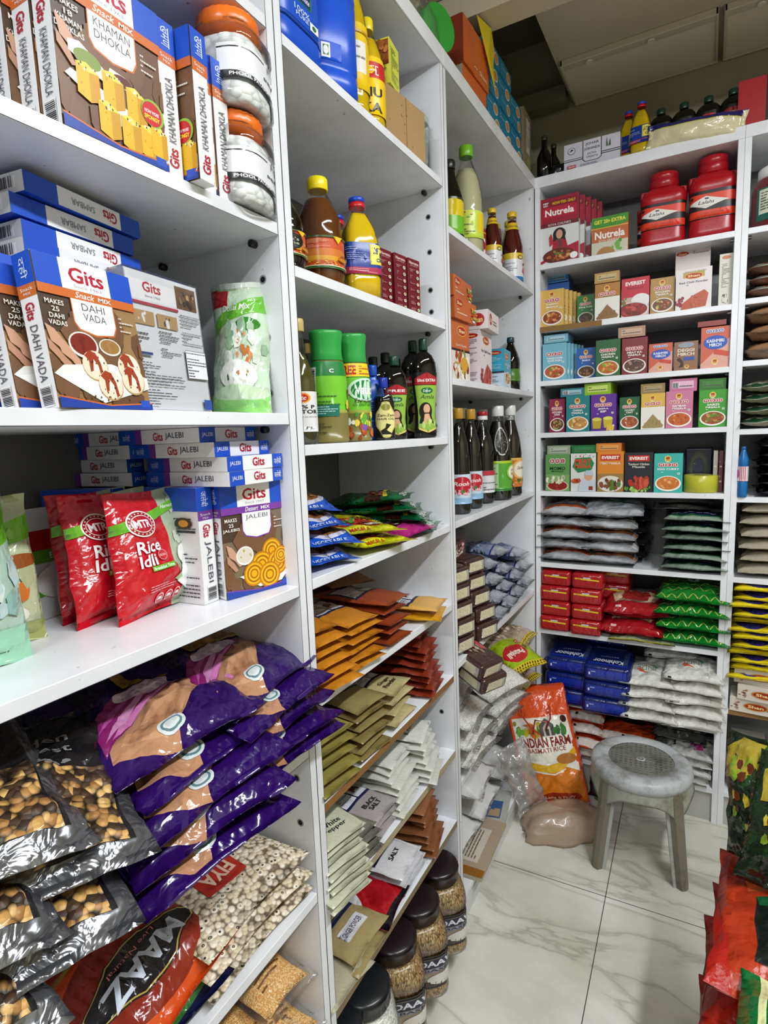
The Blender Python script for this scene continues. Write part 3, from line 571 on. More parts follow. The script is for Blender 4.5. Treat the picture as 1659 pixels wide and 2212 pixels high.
# green and white breakfast pouch by the panel
gp = R(0, 0, 1, 1, 'b9cdb4')+R(0, .82, .40, .96, 'a81c24')+P([(0, .68), (.3, .78), (1, .90), (1, .76), (.4, .70), (.1, .6)], '64b42c')+R(0, .96, 1, 1, 'd0d8d0')+T('Dosai Mix', .55, .80, .5, .05, 'f0f4ea', .01, .2)+E(.72, .66, .2, .05, '2c7c20')
gp += B(.6, .45, .35, .25, 24, .09, ['cfdccb', 'a4bfa4', 'dfe6da', '8fb08f'], 5)+B(.7, .5, .2, .2, 10, .05, ['c87840', 'd8925c'], 9)+E(.55, .28, .3, .12, 'e8ebe4')+B(.55, .28, .2, .07, 14, .025, ['3c6428', 'c8d0c0', 'c07040'], 4)+R(0, 0, 1, .16, '8ccc70')+E(.55, .15, .45, .06, 'c4dcb8')
o = stand('breakfast_pouch', pouch(.095, .20, .032, 'a8c8a0', gp, seed=4, wr=.008, curl=.02), -.062, .678, S2+.001, 24, 4, 0)
tag(o, 'crumpled green and white idli mix pouch standing by the shelf side panel', 'pouch')
# third shelf: jalebi boxes
jaF = carton(.122, .026, .172, GB, ja_f, None, spine('JALEBI', 'जलेबी', False, '7a3c9c'))
p0, yw, _ = PQ((497, 1298), (625, 1262), S3)
o = _st('food_mix_box', jaF, p0.x-.004, p0.y+.002, S3, yw, 0, 0)
tag(o, 'upright jalebi mix box facing out with orange spirals on a dish', 'box', 'jalebi boxes'); YJ = yw
bk2 = R(0, 0, 1, 1, 'e0e0e2')+R(0, .8, 1, 1, BLU)+LN(.5, .5, .96, .78, 10, '40404a', 3)+LN(.5, .05, .96, .45, 12, '40404a', 5)+R(.5, .62, .96, .64, '202838')+E(.78, .70, .14, .05, '3c2c20')+E(.78, .70, .08, .03, 'd89028')
jaS = carton(.122, .030, .172, GB, bk2, spine('JALEBI', 'जलेबी', False, '7a3c9c')).mesh('jalebi_box')
q = at(454, 1305, z=S3)
o = _st('food_mix_box', jaS, q.x-.062, q.y-.012, S3, 3, 0, 0); tag(o, 'upright jalebi mix box turned spine outwards beside the spiral picture box', 'box', 'jalebi boxes')
o = _st('food_mix_box', jaS, q.x-.200, q.y-.06, S3, 20, 0, 0); tag(o, 'shadowed upright jalebi box behind the red pouches, top edge showing', 'box', 'jalebi boxes')
js = R(0, 0, 1, 1, WHT)+R(0, 0, .22, 1, BLU)+R(.22, 0, .30, 1, '7a3c9c')+T('जलेबी', .1, .5, .1, .5, 'c8d0f0')+T('Gits', .51, .5, .12, .6, RED, .02)+T('JALEBI', .71, .5, .22, .5, '3c3c50')
je = R(0, 0, 1, 1, WHT)+R(0, 0, .26, 1, BLU)+R(.8, 0, 1, 1, BLU)+T('JALEBI', .13, .5, .18, .34, WHT)+T('Gits', .54, .55, .22, .62, RED, .022)+T('जलेबी', .9, .5, .14, .5, WHT)
jl = carton(.166, .120, .0208, {'*': 'e6e6e8', 'z+': '1c4fc0', 'z-': 'b0a090'}, js, je, js).mesh('jalebi_flat')
zj = S3+.1725; k = 0
fr = [(-.022, .594, 2), (-.024, .596, 0), (-.040, .587, 2), (-.060, .580, 2)]
bc = [(-.20, .578, 4), (-.215, .588, 0), (-.19, .582, -4), (-.18, .585, 3)]
for j in range(4):
    x, y, r = fr[j]; o = link('food_mix_box', jl, None, (x-.075, y, zj+.0212*j), (0, 0, math.radians(r)))
    tag(o, 'jalebi box lying flat, '+ORD[3-j]+' of the front pile', 'box', 'jalebi boxes')
z2 = S3+.1725
for j in range(4):
    x, y, r = bc[j]; o = link('food_mix_box', jl, None, (x-.088, y+.0, z2+.0212*j), (0, 0, math.radians(r))); k += 1
    tag(o, 'jalebi box lying in shadow at the back, '+ORD[3-j]+' of the rear pile', 'box', 'jalebi boxes')
# red idli pouches
def mtr(ops_extra, base): return base
mt = R(0, 0, 1, 1, 'c01424')+P([(.66, 0), (1, 0), (1, 1), (.60, 1), (.62, .6), (.58, .4), (.74, .2)], 'a8b89c')+B(.8, .75, .16, .2, 12, .07, ['c4ccb8', '8ca084', 'd4dccc'], 3)+P([(.0, .76), (.1, .78), (1, .93), (1, .86), (.1, .70), (0, .68)], '6cb42c')+T('Namaste', .72, .855, .2, .03, 'f4f4f4', .01, .3)
mt += E(.28, .75, .17, .105, 'f4f0ec', 28)+E(.28, .75, .155, .095, 'a01020', 28)+E(.28, .75, .125, .07, 'f4f0ec', 28)+E(.28, .75, .118, .064, 'b01424', 28)+T('MTR', .28, .75, .2, .062, 'f8f8f4', .03)
for k in range(20): a = 2*PI*k/20; mt += E(.28+.14*math.cos(a), .75+.083*math.sin(a), .008, .006, 'f0e8d8', 6)
mt += T('Rice', .31, .565, .30, .10, 'fafafa', .02)+T('Idli', .26, .455, .20, .095, 'fafafa', .02)+E(.45, .475, .065, .045, 'd88088')+E(.45, .475, .055, .038, 'c01424')+T('ORIGINAL', .45, .475, .1, .02, 'f0d0d0')+R(.28, .36, .56, .40, '64b42c')+T('Breakfast Time', .42, .38, .25, .026, 'fafafa', .01)
mt += P([(.56, .25), (.78, .17), (1, .2), (1, .3), (.7, .3)], '9cc48c')+P([(.62, .22), (.8, .12), (.98, .16), (1, .24), (.8, .28)], 'f4f4f2')+E(.80, .42, .13, .10, 'f0f0ee')+E(.93, .40, .10, .10, 'f4f4f2')+E(.82, .30, .15, .105, 'f8f8f6')+E(.9, .54, .09, .03, '8c4c28')
for x in (.40, .52, .64): mt += E(x, .12, .05, .045, 'f0e0e0')+E(x, .12, .043, .038, 'c01424')+P([(x-.03, .11), (x+.03, .11), (x+.02, .135), (x-.02, .135)], 'f4f0f0')
mt += LN(.25, .19, .6, .25, 3, 'e8a8b0', 5)
p0, yw, w_ = PQ((262, 1340), (418, 1322), S3)
mtrA = pouch(.148, .172, .045, 'b81424', mt, seed=7, wr=.005, nu=18, nv=22, belly=.7, fat=.45).mesh('mtr_pouch')
o = _st('idli_mix_pouch', mtrA, p0.x-.018, p0.y+.018, S3+.001, 99, 4, 0); tag(o, 'red rice idli pouch in front with white idlis pictured on the right', 'pouch', 'red idli pouches')
mtrB = pouch(.148, .172, .045, 'b81424', mt, seed=11, wr=.005, nu=16, nv=18, belly=.7, fat=.45).mesh('mtr_pouch')
o = _st('idli_mix_pouch', mtrB, p0.x-.058, p0.y-.016, S3+.001, 98, 3, 0); tag(o, 'red rice idli pouch mostly hidden behind the front red one', 'pouch', 'red idli pouches')
o = _st('idli_mix_pouch', mtrA, p0.x-.10, p0.y-.010, S3+.001, 102, 4, 0); tag(o, 'hindmost red rice idli pouch, only its top corner showing', 'pouch', 'red idli pouches')
# large white breakfast carton lying behind
wb = R(0, 0, 1, 1, 'c8cacc')+R(0, .60, 1, .80, 'a81824')+R(0, .50, 1, .62, '5c9c2c')+T('BREAKFAST', .62, .56, .4, .06, 'e4ecdc', .01)+T('Daily', .55, .70, .22, .06, 'd8b8b8', .0, .3)+E(.05, .64, .17, .14, 'e8e4e4')+E(.05, .64, .14, .115, 'a01020')+T('MTR', .05, .64, .2, .08, 'f4f0ee', .03)+R(.62, .88, 1, 1, 'd8b820')+B(.8, .95, .14, .03, 8, .03, ['4a4010'], 2)
wb += P([(.12, .2), (.45, .22), (.5, .3), (.2, .32)], '4c9c2c')+P([(.4, .08), (.9, .2), (.8, .3), (.5, .2)], '58a838')+E(.5, .32, .24, .16, 'dcdedc')+P([(.3, .33), (.42, .5), (.52, .54), (.66, .44), (.72, .3)], 'dcdedc')+LN(.03, .28, .25, .36, 2, '404040', 3)+LN(.5, .02, .9, .1, 2, '404040', 4)
p0, yw, w_ = PQ((98, 1365), (212, 1338), S3)
o = _st('breakfast_mix_box', carton(.19, .05, .155, {'*': 'c8cacc'}, wb), p0.x-.065, p0.y+.038, S3, 97, 6, 0); tag(o, 'white breakfast mix box with red band and green leaves behind red pouches', 'box')
# green pouches at the left
g1 = R(0, 0, 1, 1, 'b4bc98')+P([(0, .72), (1, .86), (1, .70), (0, .62)], '70b434')+B(.5, .72, .3, .09, 12, .08, ['3c8420', '64a834', '8cc858'], 3)+R(.1, .9, .6, .94, '9aa090')+B(.4, .45, .5, .2, 18, .13, ['b8a070', 'c86c28', 'd88840', 'a8ac84', 'b85820'], 7)+E(.7, .56, .35, .05, '8c4c20')+E(.5, .2, .3, .08, 'e4e0d4')+B(.5, .2, .2, .05, 12, .04, ['a84820', '60703c'], 3)+R(0, 0, 1, .14, '9aa05c')+LN(.3, .03, .8, .11, 3, '3c3c20', 2)
g2 = R(0, 0, 1, 1, 'a8c4b4')+R(0, .88, 1, 1, 'b0b4b0')+P([(0, .6), (1, .86), (1, .66), (0, .5)], '68b430')+B(.6, .74, .3, .07, 12, .06, ['2c7418', 'a8d078'], 3)+B(.5, .4, .45, .25, 22, .12, ['b8d0d0', 'd4e0dc', '8cb8b0', 'e8e8e0'], 8)+R(0, 0, 1, .2, '98ccb0')+LN(.3, .03, .8, .11, 3, '3c5c40', 2)
q = at(98, 1375, z=S3)
o = _st('breakfast_pouch', pouch(.115, .180, .04, 'a0a874', g1, seed=15, wr=.005, belly=.6), q.x-.005, q.y-.055, S3+.001, 84, 5, 0); tag(o, 'olive green pouch with orange food picture, left of the white box', 'pouch')
q = at(40, 1425, z=S3)
o = _st('breakfast_pouch', pouch(.14, .205, .04, '98bca8', g2, seed=17, wr=.007, belly=.6, curl=.02), q.x+.005, q.y-.052, S3+.001, 88, 4, 0); tag(o, 'pale green pouch cut off by the left edge of the picture', 'pouch')
# ------------------------------------------------------------------ fried onion bags
PU_ = '280c56'
on = R(0, .0, 1, 1, PU_)+P([(.08, .14), (.40, .0), (.46, .10), (.90, .40), (.96, .50), (.5, .45), (.2, .38)], 'b48464')+P([(.16, .18), (.42, .08), (.80, .36), (.5, .34)], 'c49470')+P([(.2, .2), (.4, .13), (.66, .3), (.5, .3)], 'b88460')
on += P([(.08, .18), (.13, .40), (.32, .52), (.6, .56), (.90, .53), (.8, .44), (.5, .39), (.25, .27)], '7c1860')+P([(.16, .24), (.3, .36), (.6, .44), (.78, .45), (.55, .405), (.3, .3)], 'c878b0')+P([(.12, .24), (.3, .40), (.55, .48), (.8, .49), (.55, .455), (.32, .36)], 'c484b4')+P([(.11, .30), (.28, .45), (.52, .52), (.72, .52), (.5, .49), (.3, .42)], 'a84c94')+E(.6, .51, .24, .065, 'd8c8dc')+E(.56, .52, .16, .035, 'e8dfee')
on += P([(.50, .60), (.98, .54), (1, .96), (.52, .98)], 'b08c3c')+E(.44, .13, .085, .052, 'c8d0d0')+E(.44, .13, .065, .04, '5a7a80')+E(.44, .13, .05, .03, 'c8d0d0')+T('FRIED ONION', .26, .74, .12, .42, '181020', .03, 0, 90)
on_win = P([(.53, .61), (.95, .56), (.97, .94), (.55, .96)], 'ffffff')
OM = [pouch(.225, .27, .038, PU_, on, seed=s_, wr=.010, nu=22, nv=26, more=[(on_win, 'friedonion')], fat=.55, seal=.05, pinch=.03).mesh('onion_bag') for s_ in (3, 8, 14)]
zs = [.935, .963, .992, 1.021, 1.048]
for j, (x, y, yaw, tl, rl, m) in enumerate([(.082, .455, 80, 12, 4, 0), (.074, .455, 78, 13, 5, 1), (.066, .475, 84, 11, 4, 2), (.040, .49, 88, 9, 4, 0), (.026, .470, 84, 7, 3, 1)]):
    o = lay('fried_onion_bag', OM[m], x, y, zs[j]-.012+.003*j, yaw, tl, -rl); tag(o, 'glossy purple fried onion bag, '+ORD[4-j]+' of the left pile', 'bag', 'purple fried onion bags')
for j, (x, y, yaw, tl, rl, m) in enumerate([(.044, .640, 86, 10, 1, 2), (.048, .640, 88, 9, 0, 0), (.040, .640, 93, 8, 1, 1), (.044, .640, 95, 9, 0, 2), (.016, .638, 97, 8, 2, 1)]):
    o = lay('fried_onion_bag', OM[m], x, y, zs[j]+.003, yaw, tl, -rl); tag(o, 'glossy purple fried onion bag, '+ORD[4-j]+' of the right pile', 'bag', 'purple fried onion bags')
# roasted chickpea bags with silver borders
cw = P([(.11, .11), (.89, .10), (.92, .52), (.10, .52)], 'ffffff')
ck = R(.09, .10, .92, .95, '17161a')+T('Golden', .5, .72, .45, .06, '8c8c86', .01)+T('Harvest', .5, .63, .45, .06, '8c8c86', .01)+B(.5, .54, .22, .02, 12, .03, ['77777a'], 4, .4)
ckb = [pouch(.20, .25, .05, '86888e', ck, mat='foil', seed=s_, wr=.013, nu=20, nv=22, more=[(cw, 'mixnuts')], fat=.5, seal=.06, pinch=.05, gm='film').mesh('chickpea_bag') for s_ in (21, 27, 33)]
for j, (x, y, z, yaw, tl, rl, m) in enumerate([(.085, .145, .915, 84, 24, -4, 1), (.070, .222, .95, 66, 18, -8, 2), (.062, .160, .99, 80, 17, 3, 0), (.052, .258, 1.005, 66, 16, 0, 2), (.045, .205, 1.045, 78, 17, 2, 0)]):
    o = lay('roasted_chickpea_bag', ckb[m], x, y, z, yaw, tl, rl)
    tag(o, ['silver-edged roasted chickpea bag lowest at the left edge of the picture', 'silver-edged roasted chickpea bag hanging lowest above the orange bag', 'silver-edged roasted chickpea bag in the middle left of the pile', 'silver-edged roasted chickpea bag tucked against the purple bags', 'topmost silver-edged roasted chickpea bag, its window full of split peas'][j], 'bag', 'roasted chickpea bags')
# fourth shelf: black-eyed beans, orange bag, navy bag
bb = P([(.80, .62), (.99, .68), (.94, .74), (.99, .80), (.25, 1.0), (.2, .8)], '1c9040')+P([(.30, .22), (.62, .25), (.58, .50), (.25, .46)], 'c02c20')+T('FIYA', .44, .36, .26, .16, 'e8c8b8', .03)+T('FLAVOR', .75, .55, .22, .045, 'b83828', .02)
bb = P([(.55, .50), (.96, .42), (.99, .47), (.93, .50), (.97, .53), (.40, .62), (.38, .55)], '1c8c3c')+P([(.30, .20), (.62, .17), (.66, .34), (.34, .39)], 'b83024')+T('FLAVOR', .62, .42, .3, .035, 'b83828', .02)+P([(.50, .38), (.66, .35), (.66, .37), (.50, .40)], '1c8c3c')+T('FIYA', .48, .27, .24, .09, 'e4bca8', .03, 0, 180)
bm = [pouch(.235, .33, .034, 'ffffff', None, mat='beans', seed=s_, wr=.004, nu=16, nv=20, more=([(bb, 'film')] if q else []), fat=.33, seal=.045, pinch=.015, ).mesh('beans_bag') for s_, q in ((31, 1), (32, 0), (33, 0))]
for j, (x, y, z, yaw, m) in enumerate([(-.004, .595, S4+.016, 90, 2), (.000, .590, S4+.050, 89, 1), (-.004, .592, S4+.084, 91, 0)]):
    o = lay('beans_bag', bm[m], x, y, z, yaw, 0, 0); tag(o, ['bottom bag of black-eyed beans lying on the lower shelf', 'middle bag of black-eyed beans between two others', 'top bag of black-eyed beans with red and green printing'][j], 'bag', 'black-eyed bean bags')
ma = R(0, 0, 1, 1, 'd8501c')+E(.50, .42, .48, .34, '8c2814', 30)+P([(0, .8), (1, .74), (1, .79), (0, .85)], 'a08030')+P([(0, .84), (1, .79), (1, 1), (0, 1)], 'b83414')
def frame(cx, cy, sx, sy, c): return P([(cx+sx*x, cy+sy*y) for x, y in [(-1, 0), (-.9, .35), (-.6, .55), (-.42, .75), (-.3, .95), (0, 1), (.3, .95), (.42, .75), (.6, .55), (.9, .35), (1, 0), (.9, -.35), (.6, -.55), (.42, -.75), (.3, -.95), (0, -1), (-.3, -.95), (-.42, -.75), (-.6, -.55), (-.9, -.35)]], c)
ma += frame(.50, .38, .44, .20, '141010')+frame(.50, .38, .425, .19, 'c0a050')+frame(.50, .38, .41, .18, '141012')+T('MAAZ', .50, .35, .56, .155, 'dce4f4', .03, 0, 180)+T('Live Natural', .5, .475, .36, .04, 'e89090', 0, .2, 180)
o = lay('orange_food_bag', pouch(.235, .20, .075, 'd04c18', ma, seed=41, wr=.006, nu=20, nv=20, fat=.5, seal=.08), -.002, .442, .69, 98, 6, -6); tag(o, 'orange bag with a black oval badge lying beside the beans', 'bag')
nv_ = R(0, 0, 1, 1, '1a1c4c')+T('CORPORATION', .55, .30, .5, .07, 'e8e8f0', .02)+T('NAVI', .25, .20, .2, .06, 'e8e8f0', .02)+T('(INDIA)', .7, .20, .25, .06, 'e8e8f0', .02)+P([(.3, 0), (1, .1), (1, .16), (.3, .06)], '2c6c30')+P([(.3, .06), (1, .16), (1, .175), (.3, .075)], 'c0b060')
o = lay('dark_food_bag', pouch(.20, .24, .04, '1a1c4c', nv_, seed=43, wr=.006, fat=.5), -.008, .430, S4+.022, 92, 2, 0); tag(o, 'dark navy bag with white lettering under the orange bag', 'bag')
# fifth shelf: yellow lentil bags
dm = [pouch(.10, .24, .05, 'ffffff', None, mat='dal', seed=s_, wr=.004, nu=12, nv=18, fat=.4, seal=.05, pinch=.03, more=[(LN(.2, .10, .8, .26, 4, '7a4c18', s_), 'softfilm')]).mesh('lentil_bag') for s_ in (51, 52)]
dw = pouch(.118, .27, .053, 'ffffff', None, mat='wrap', seed=51, wr=.006, nu=12, nv=16, fat=.5, pinch=.02).mesh('clear_bag')
for j, (x, y, z, yaw, tl) in enumerate([(.000, .655, S5+.03, 88, 0), (.010, .545, S5+.03, 92, 0), (-.018, .655, S5+.118, 86, 2), (.002, .600, S5+.075, 94, 2), (.018, .47, S5+.06, 96, 0)]):
    t = thing('lentil_bag', (x, y, z), (math.radians(-90+tl), 0, math.radians(yaw)))
    link('lentils', dm[j % 2], t, (0, 0, .008)); link('clear_film', dw, t, (0, 0, -.007))
    tag(t, ['yellow lentil bag lying lowest against the side panel', 'yellow lentil bag on the lowest layer, left of the panel one', 'topmost yellow lentil bag nearest the side panel', 'yellow lentil bag in the upper layer over two others', 'yellow lentil bag half cut off at the bottom of the picture'][j], 'bag', 'yellow lentil bags')
# ================================================================== bottles
PROF = {
 'oil': [(.90, 0), (1, .02), (1, .06), (.96, .09), (1, .12), (1, .46), (.95, .49), (.98, .54), (.86, .66), (.60, .79), (.40, .86), (.37, .88), (.37, .92)],
 'rib': [(.90, 0), (1, .02), (1, .2), (.96, .22), (1, .24), (1, .36), (.95, .40), (.99, .43), (.94, .46), (.97, .49), (.92, .53), (.93, .56), (.84, .62), (.83, .65), (.70, .72), (.5, .80), (.36, .86), (.33, .88), (.33, .93)],
 'glass': [(.92, 0), (1, .015), (1, .50), (.90, .56), (.62, .66), (.42, .72), (.36, .78), (.34, .90), (.36, .93)],
 'sauce': [(.92, 0), (1, .02), (1, .50), (.92, .56), (.72, .68), (.50, .80), (.42, .86), (.42, .92)],
 'cola': [(.88, 0), (1, .03), (1, .30), (.93, .38), (1, .50), (.96, .60), (.74, .72), (.46, .83), (.36, .88), (.36, .94)],
 'amla': [(.80, 0), (.92, .02), (.84, .12), (.80, .25), (.86, .42), (.98, .58), (1, .68), (.94, .76), (.70, .83), (.36, .87), (.30, .89), (.30, .92)],
 'shampoo': [(.96, 0), (1, .02), (1, .50), (.98, .60), (.92, .68), (.86, .72), (.84, .735)],
 'small': [(.92, 0), (1, .02), (1, .62), (.9, .70), (.5, .80), (.40, .82), (.40, .88)],
 'syrup': [(.9, 0), (1, .02), (1, .40), (.96, .43), (.98, .47), (.92, .52), (.88, .6), (.66, .72), (.46, .82), (.40, .86), (.40, .92)]}
def bottle(name, x, y, z, H, R_, kind, liq, cap, label=None, rot=0, sq=2., sy=1., capr=None, level=.8, shell=True, capz=None, caph=None, ribs=True, tilt=(0, 0), n=28):
    t = thing(name, (x, y, z), (tilt[0], tilt[1], math.radians(rot)))
    pf = [(r*R_, q*H) for r, q in PROF[kind]]
    if shell:
        lathe(pf, 'ffffff', 'clear_plastic', n, sq, sy).obj('bottle_body', t)
        top = level*H; lp = [(max(.001, r-.0015), q+.0012) for r, q in pf if q < top]+[(max(.001, prof_r(pf, top)-.0015), top)]
        lathe(lp, 'ffffff', liq, n, sq, sy).obj('liquid', t)
    else:
        mt = liq if liq in MATS else 'plastic'; lathe(pf, 'ffffff' if liq in MATS else liq, mt, n, sq, sy).obj('bottle_body', t)
    z0 = (capz if capz is not None else pf[-1][1]/H-.03)*H; ch = H-z0; cr = capr or pf[-1][0]*1.12
    cs = cap if isinstance(cap, (list, tuple)) else [cap]
    if len(cs) == 2:
        m = lathe([(cr*.96, z0), (cr, z0+.001), (cr*.94, z0+ch*.5)], cs[1], 'plastic', 36, ribs=1, ribd=.02); lathe([(cr*.98, z0+ch*.5), (cr*.98, H-.002), (cr*.85, H)], cs[0], 'plastic', 36, ribs=1, ribd=.03, mb=m)
    else: m = lathe([(cr*.97, z0), (cr, z0+.001), (cr, H-.003), (cr*.9, H)], cs[0], 'plastic', 36 if ribs else 24, sq if kind == 'shampoo' else 2, sy if kind == 'shampoo' else 1, ribs=1 if ribs else 0, ribd=.025)
    m.obj('cap', t)
    for lb in (label if isinstance(label, list) else [label] if label else []):
        sleeve(pf, lb[0]*H, lb[1]*H, lb[2], lb[4] if len(lb) > 4 else -PI*1.2, lb[5] if len(lb) > 5 else PI*.2, lb[3], 'plastic', sq, sy, .0009).obj('paper_label', t)
    return t
def hat(x, y, z, top): return hz((x, y), top)-z
AW = 42      # way a label turns to face the aisle from the left shelves
# ------------------------------------------------------------------ top shelf: blue cans, mustard oil, almond oil box
def jerry(mb, w, d, h):
    vs = []; prof = [(0, .93), (.015, 1), (.035, 1), (.04, .985), (.048, 1), (h*.16, 1), (h*.17, .985), (h*.185, 1), (h*.72, 1), (h*.735, .985), (h*.75, 1), (h*.86, .9), (h*.88, .45)]
    n = 32
    for z, k in prof:
        for i in range(n):
            a = 2*PI*i/n; c, s_ = math.cos(a), math.sin(a); q = 1/((abs(c)**7+abs(s_)**7)**(1/7)); vs.append((w/2*k*q*c, d/2*k*q*s_, z))
    fs = [(j*n+i, j*n+(i+1) % n, (j+1)*n+(i+1) % n, (j+1)*n+i) for j in range(len(prof)-1) for i in range(n)]+[tuple(range(n-1, -1, -1)), tuple((len(prof)-1)*n+i for i in range(n))]
    mb.add(vs, fs, '1450c8', 'plastic', True); return mb
logo = R(.30, .34, .74, .56, '1c7c3c')+R(.33, .35, .71, .55, '14286c')+P([(.52, .46), (.42, .52), (.5, .5), (.52, .545), (.56, .5), (.64, .52), (.55, .46)], '2ca040')+T('Parachute', .52, .40, .34, .05, 'f0f0f8', .01, .2)+T('100%', .50, .27, .36, .05, 'c8dcf4', .01)+T('PURE', .50, .22, .30, .035, 'c8dcf4', .01)+R(.68, .18, .88, .25, 'f0f4f8')+E(.78, .215, .05, .022, '1c6c3c')
for i, (x, y) in enumerate([(-.072, .835), (-.072, .700+.122)]):
    if i: continue
    t = thing('oil_jerrycan', (-.083, .822, T1), (0, 0, math.radians(90)))
    jerry(MB(), .128, .150, .25).obj('can_body', t)
    m = MB(); m.art(logo, lambda u, v, o: (-.055+.11*u, -.0752-o, .02+.17*v), 'plastic'); m.obj('printed_label', t)
    lathe([(.02, .21), (.02, .235), (.018, .238)], '1040a0', 'plastic', 24, ribs=1, ribd=.03).obj('cap', t)
    tag(t, 'blue square coconut oil can with a palm badge, cut off at the top', 'can')
hb = [(.050, 0), (.056, .006), (.056, .034), (.053, .038), (.056, .042), (.056, .150), (.053, .154), (.056, .160), (.053, .185), (.040, .215), (.022, .235)]
t = thing('oil_jug', (-.060, .953, T1), (0, 0, math.radians(60)))
lathe(hb, '1450c8', 'plastic', 36, 3).obj('jug_body', t)
hd = MB(); 
for k in range(8):
    a = PI*k/7; x0 = -.045-.028*math.sin(a); z0 = .205-.055*math.cos(a)
    boxm(hd, x0-.009, x0+.009, -.010, .010, z0-.010, z0+.010, '1450c8', 'plastic', .004)
hd.obj('handle', t); lathe([(.020, .232), (.021, .234), (.021, .256), (.018, .258)], '1040a0', 'plastic', 24, ribs=1, ribd=.03).obj('cap', t)
m = MB(); sleeve(hb, .046, .075, R(.32, .1, .6, .9, 'f0f4f8')+R(.37, .22, .55, .78, '1c6c3c')+E(.46, .5, .08, .25, 'f0f4f8'), -PI*.75, -PI*.45, '1450c8', 'plastic', 3, mb=m); m.obj('veg_mark', t)
tag(t, 'blue rounded oil jug with moulded handle on the top shelf', 'jug')
yl = R(0, 0, 1, 1, 'f0c818')+R(.05, .25, .6, .72, 'e8e4d8')+LN(.08, .3, .58, .7, 8, '908c80', 3)+R(0, .85, 1, .88, 'c09810')
b = bottle('mustard_oil_bottle', -.040, 1.018, T1, .27, .034, 'oil', 'oil_yellow', 'f0d818', (.14, .56, yl, 'f0c818'), 60); tag(b, 'yellow oil bottle with nutrition panel, between blue jug and red-labelled bottle', 'bottle')
yl2 = R(0, 0, 1, 1, 'f0c818')+R(.3, .62, .8, .9, 'c02420')+T('FI', .5, .75, .2, .16, 'f4e8e0', .03)+T('MU', .5, .38, .3, .16, '1c1c1c', .03)+T('KA', .5, .12, .3, .16, '1c1c1c', .03)
b = bottle('mustard_oil_bottle', -.034, 1.073, T1, .20, .032, 'oil', 'oil_yellow', 'f0d818', (.08, .60, yl2, 'f0c818'), 42); tag(b, 'yellow oil bottle with red patch label, touching the cardboard box', 'bottle')
CARD = 'b89468'
def cardbox(w, d, h, seam=True, col=CARD):
    mb = MB(); boxm(mb, -w/2, w/2, 0, d, 0, h, col, 'matte', .0015)
    if seam:
        mb.art(R(.49, 0, .51, 1, '9c7a50')+R(.495, 0, .502, 1, '6c5434')+B(.5, .5, .45, .4, 10, .03, ['c09c70', 'b08c60'], 3), lambda u, v, o: (-w/2+w*u, -o, h*v), 'matte')
        mb.art(R(0, .96, 1, 1, '9c7a50'), lambda u, v, o: (-w/2-o, d*(1-u), h*v), 'matte')
    return mb
t = _st('cardboard_box', cardbox(.155, .13, .105, True, 'a8885e'), -.008, 1.185, T1, 84, 0, 0); tag(t, 'plain brown cardboard box holding up the yellow almond oil box', 'box')
al = R(0, 0, 1, 1, 'd8dc50')+R(.04, .42, .96, .97, '8c4818')+B(.5, .72, .42, .22, 26, .15, ['a86028', '8c4c1c', 'c07c3c'], 3, .7)+P([(.04, .42), (.96, .42), (.96, .60), (.5, .44), (.04, .52)], '6c2c10')+E(.5, .44, .15, .05, 'e8e4d4')+T('ROGHAN', .5, .30, .7, .1, '24240c', .03)+T('BADAM', .5, .19, .5, .09, '24240c', .03)+T('SHIREEN', .5, .08, .6, .09, '24240c', .03)
al = [o for o in al if o is not None]
al = R(0, 0, 1, 1, 'd8dc50')+R(.04, .42, .96, .97, '8c4818')+B(.5, .72, .42, .22, 26, .15, ['a86028', '8c4c1c', 'c07c3c'], 3, .7)+P([(.04, .42), (.96, .42), (.96, .50), (.5, .42), (.04, .56)], '6c2c10')+E(.5, .46, .15, .05, 'e8e4d4')+T('RAUGHAN-E-', .5, .32, .76, .09, '24240c', .03)+T('BADAM', .5, .20, .5, .08, '24240c', .03)+T('SHIREEN', .5, .08, .6, .08, '24240c', .03)
o = _st('almond_oil_box', carton(.048, .055, .084, {'*': 'd8dc50'}, al, R(0, 0, 1, 1, 'd8dc50')+LN(.1, .08, .9, .92, 14, '50581c', 4)), -.034, 1.118, T1+.106, 8, 0, 0); tag(o, 'yellow-green almond oil box on top of the cardboard box', 'box')
t = thing('oil_jug', (-.13, 1.250, T1+.140), (PI/2, 0, math.radians(62)))
bp = [(.030, -.09), (.036, -.085), (.036, .02), (.034, .03), (.022, .045), (.022, .05)]
lathe(bp, '12389c', 'plastic', 28, 3).obj('jug_body', t); lathe([(.026, .048), (.027, .05), (.027, .082), (.024, .085)], '1440a8', 'plastic', 32, ribs=1, ribd=.02).obj('cap', t)
tag(t, 'small blue bottle lying on its side, round cap towards us', 'bottle')
slabm = MB(); boxm(slabm, -.05, .05, 0, .09, 0, .100, 'a8a090', 'matte', .002); o = _st('oil_carton', slabm, -.155, 1.258, T1, 90, 0, 0); tag(o, 'low carton in shadow under the lying blue bottle', 'box')
t = thing('glass_jar', (-.045, 1.296, T1)); lathe([(.03, 0), (.032, .003), (.032, .105), (.028, .11)], 'ffffff', 'clear_plastic', 20, 6).obj('jar_body', t); lathe([(.029, .108), (.03, .11), (.03, .122)], 'a8b4ac', 'plastic', 20, 6).obj('lid', t); tag(t, 'clear square glass jar standing behind the cardboard box', 'jar')
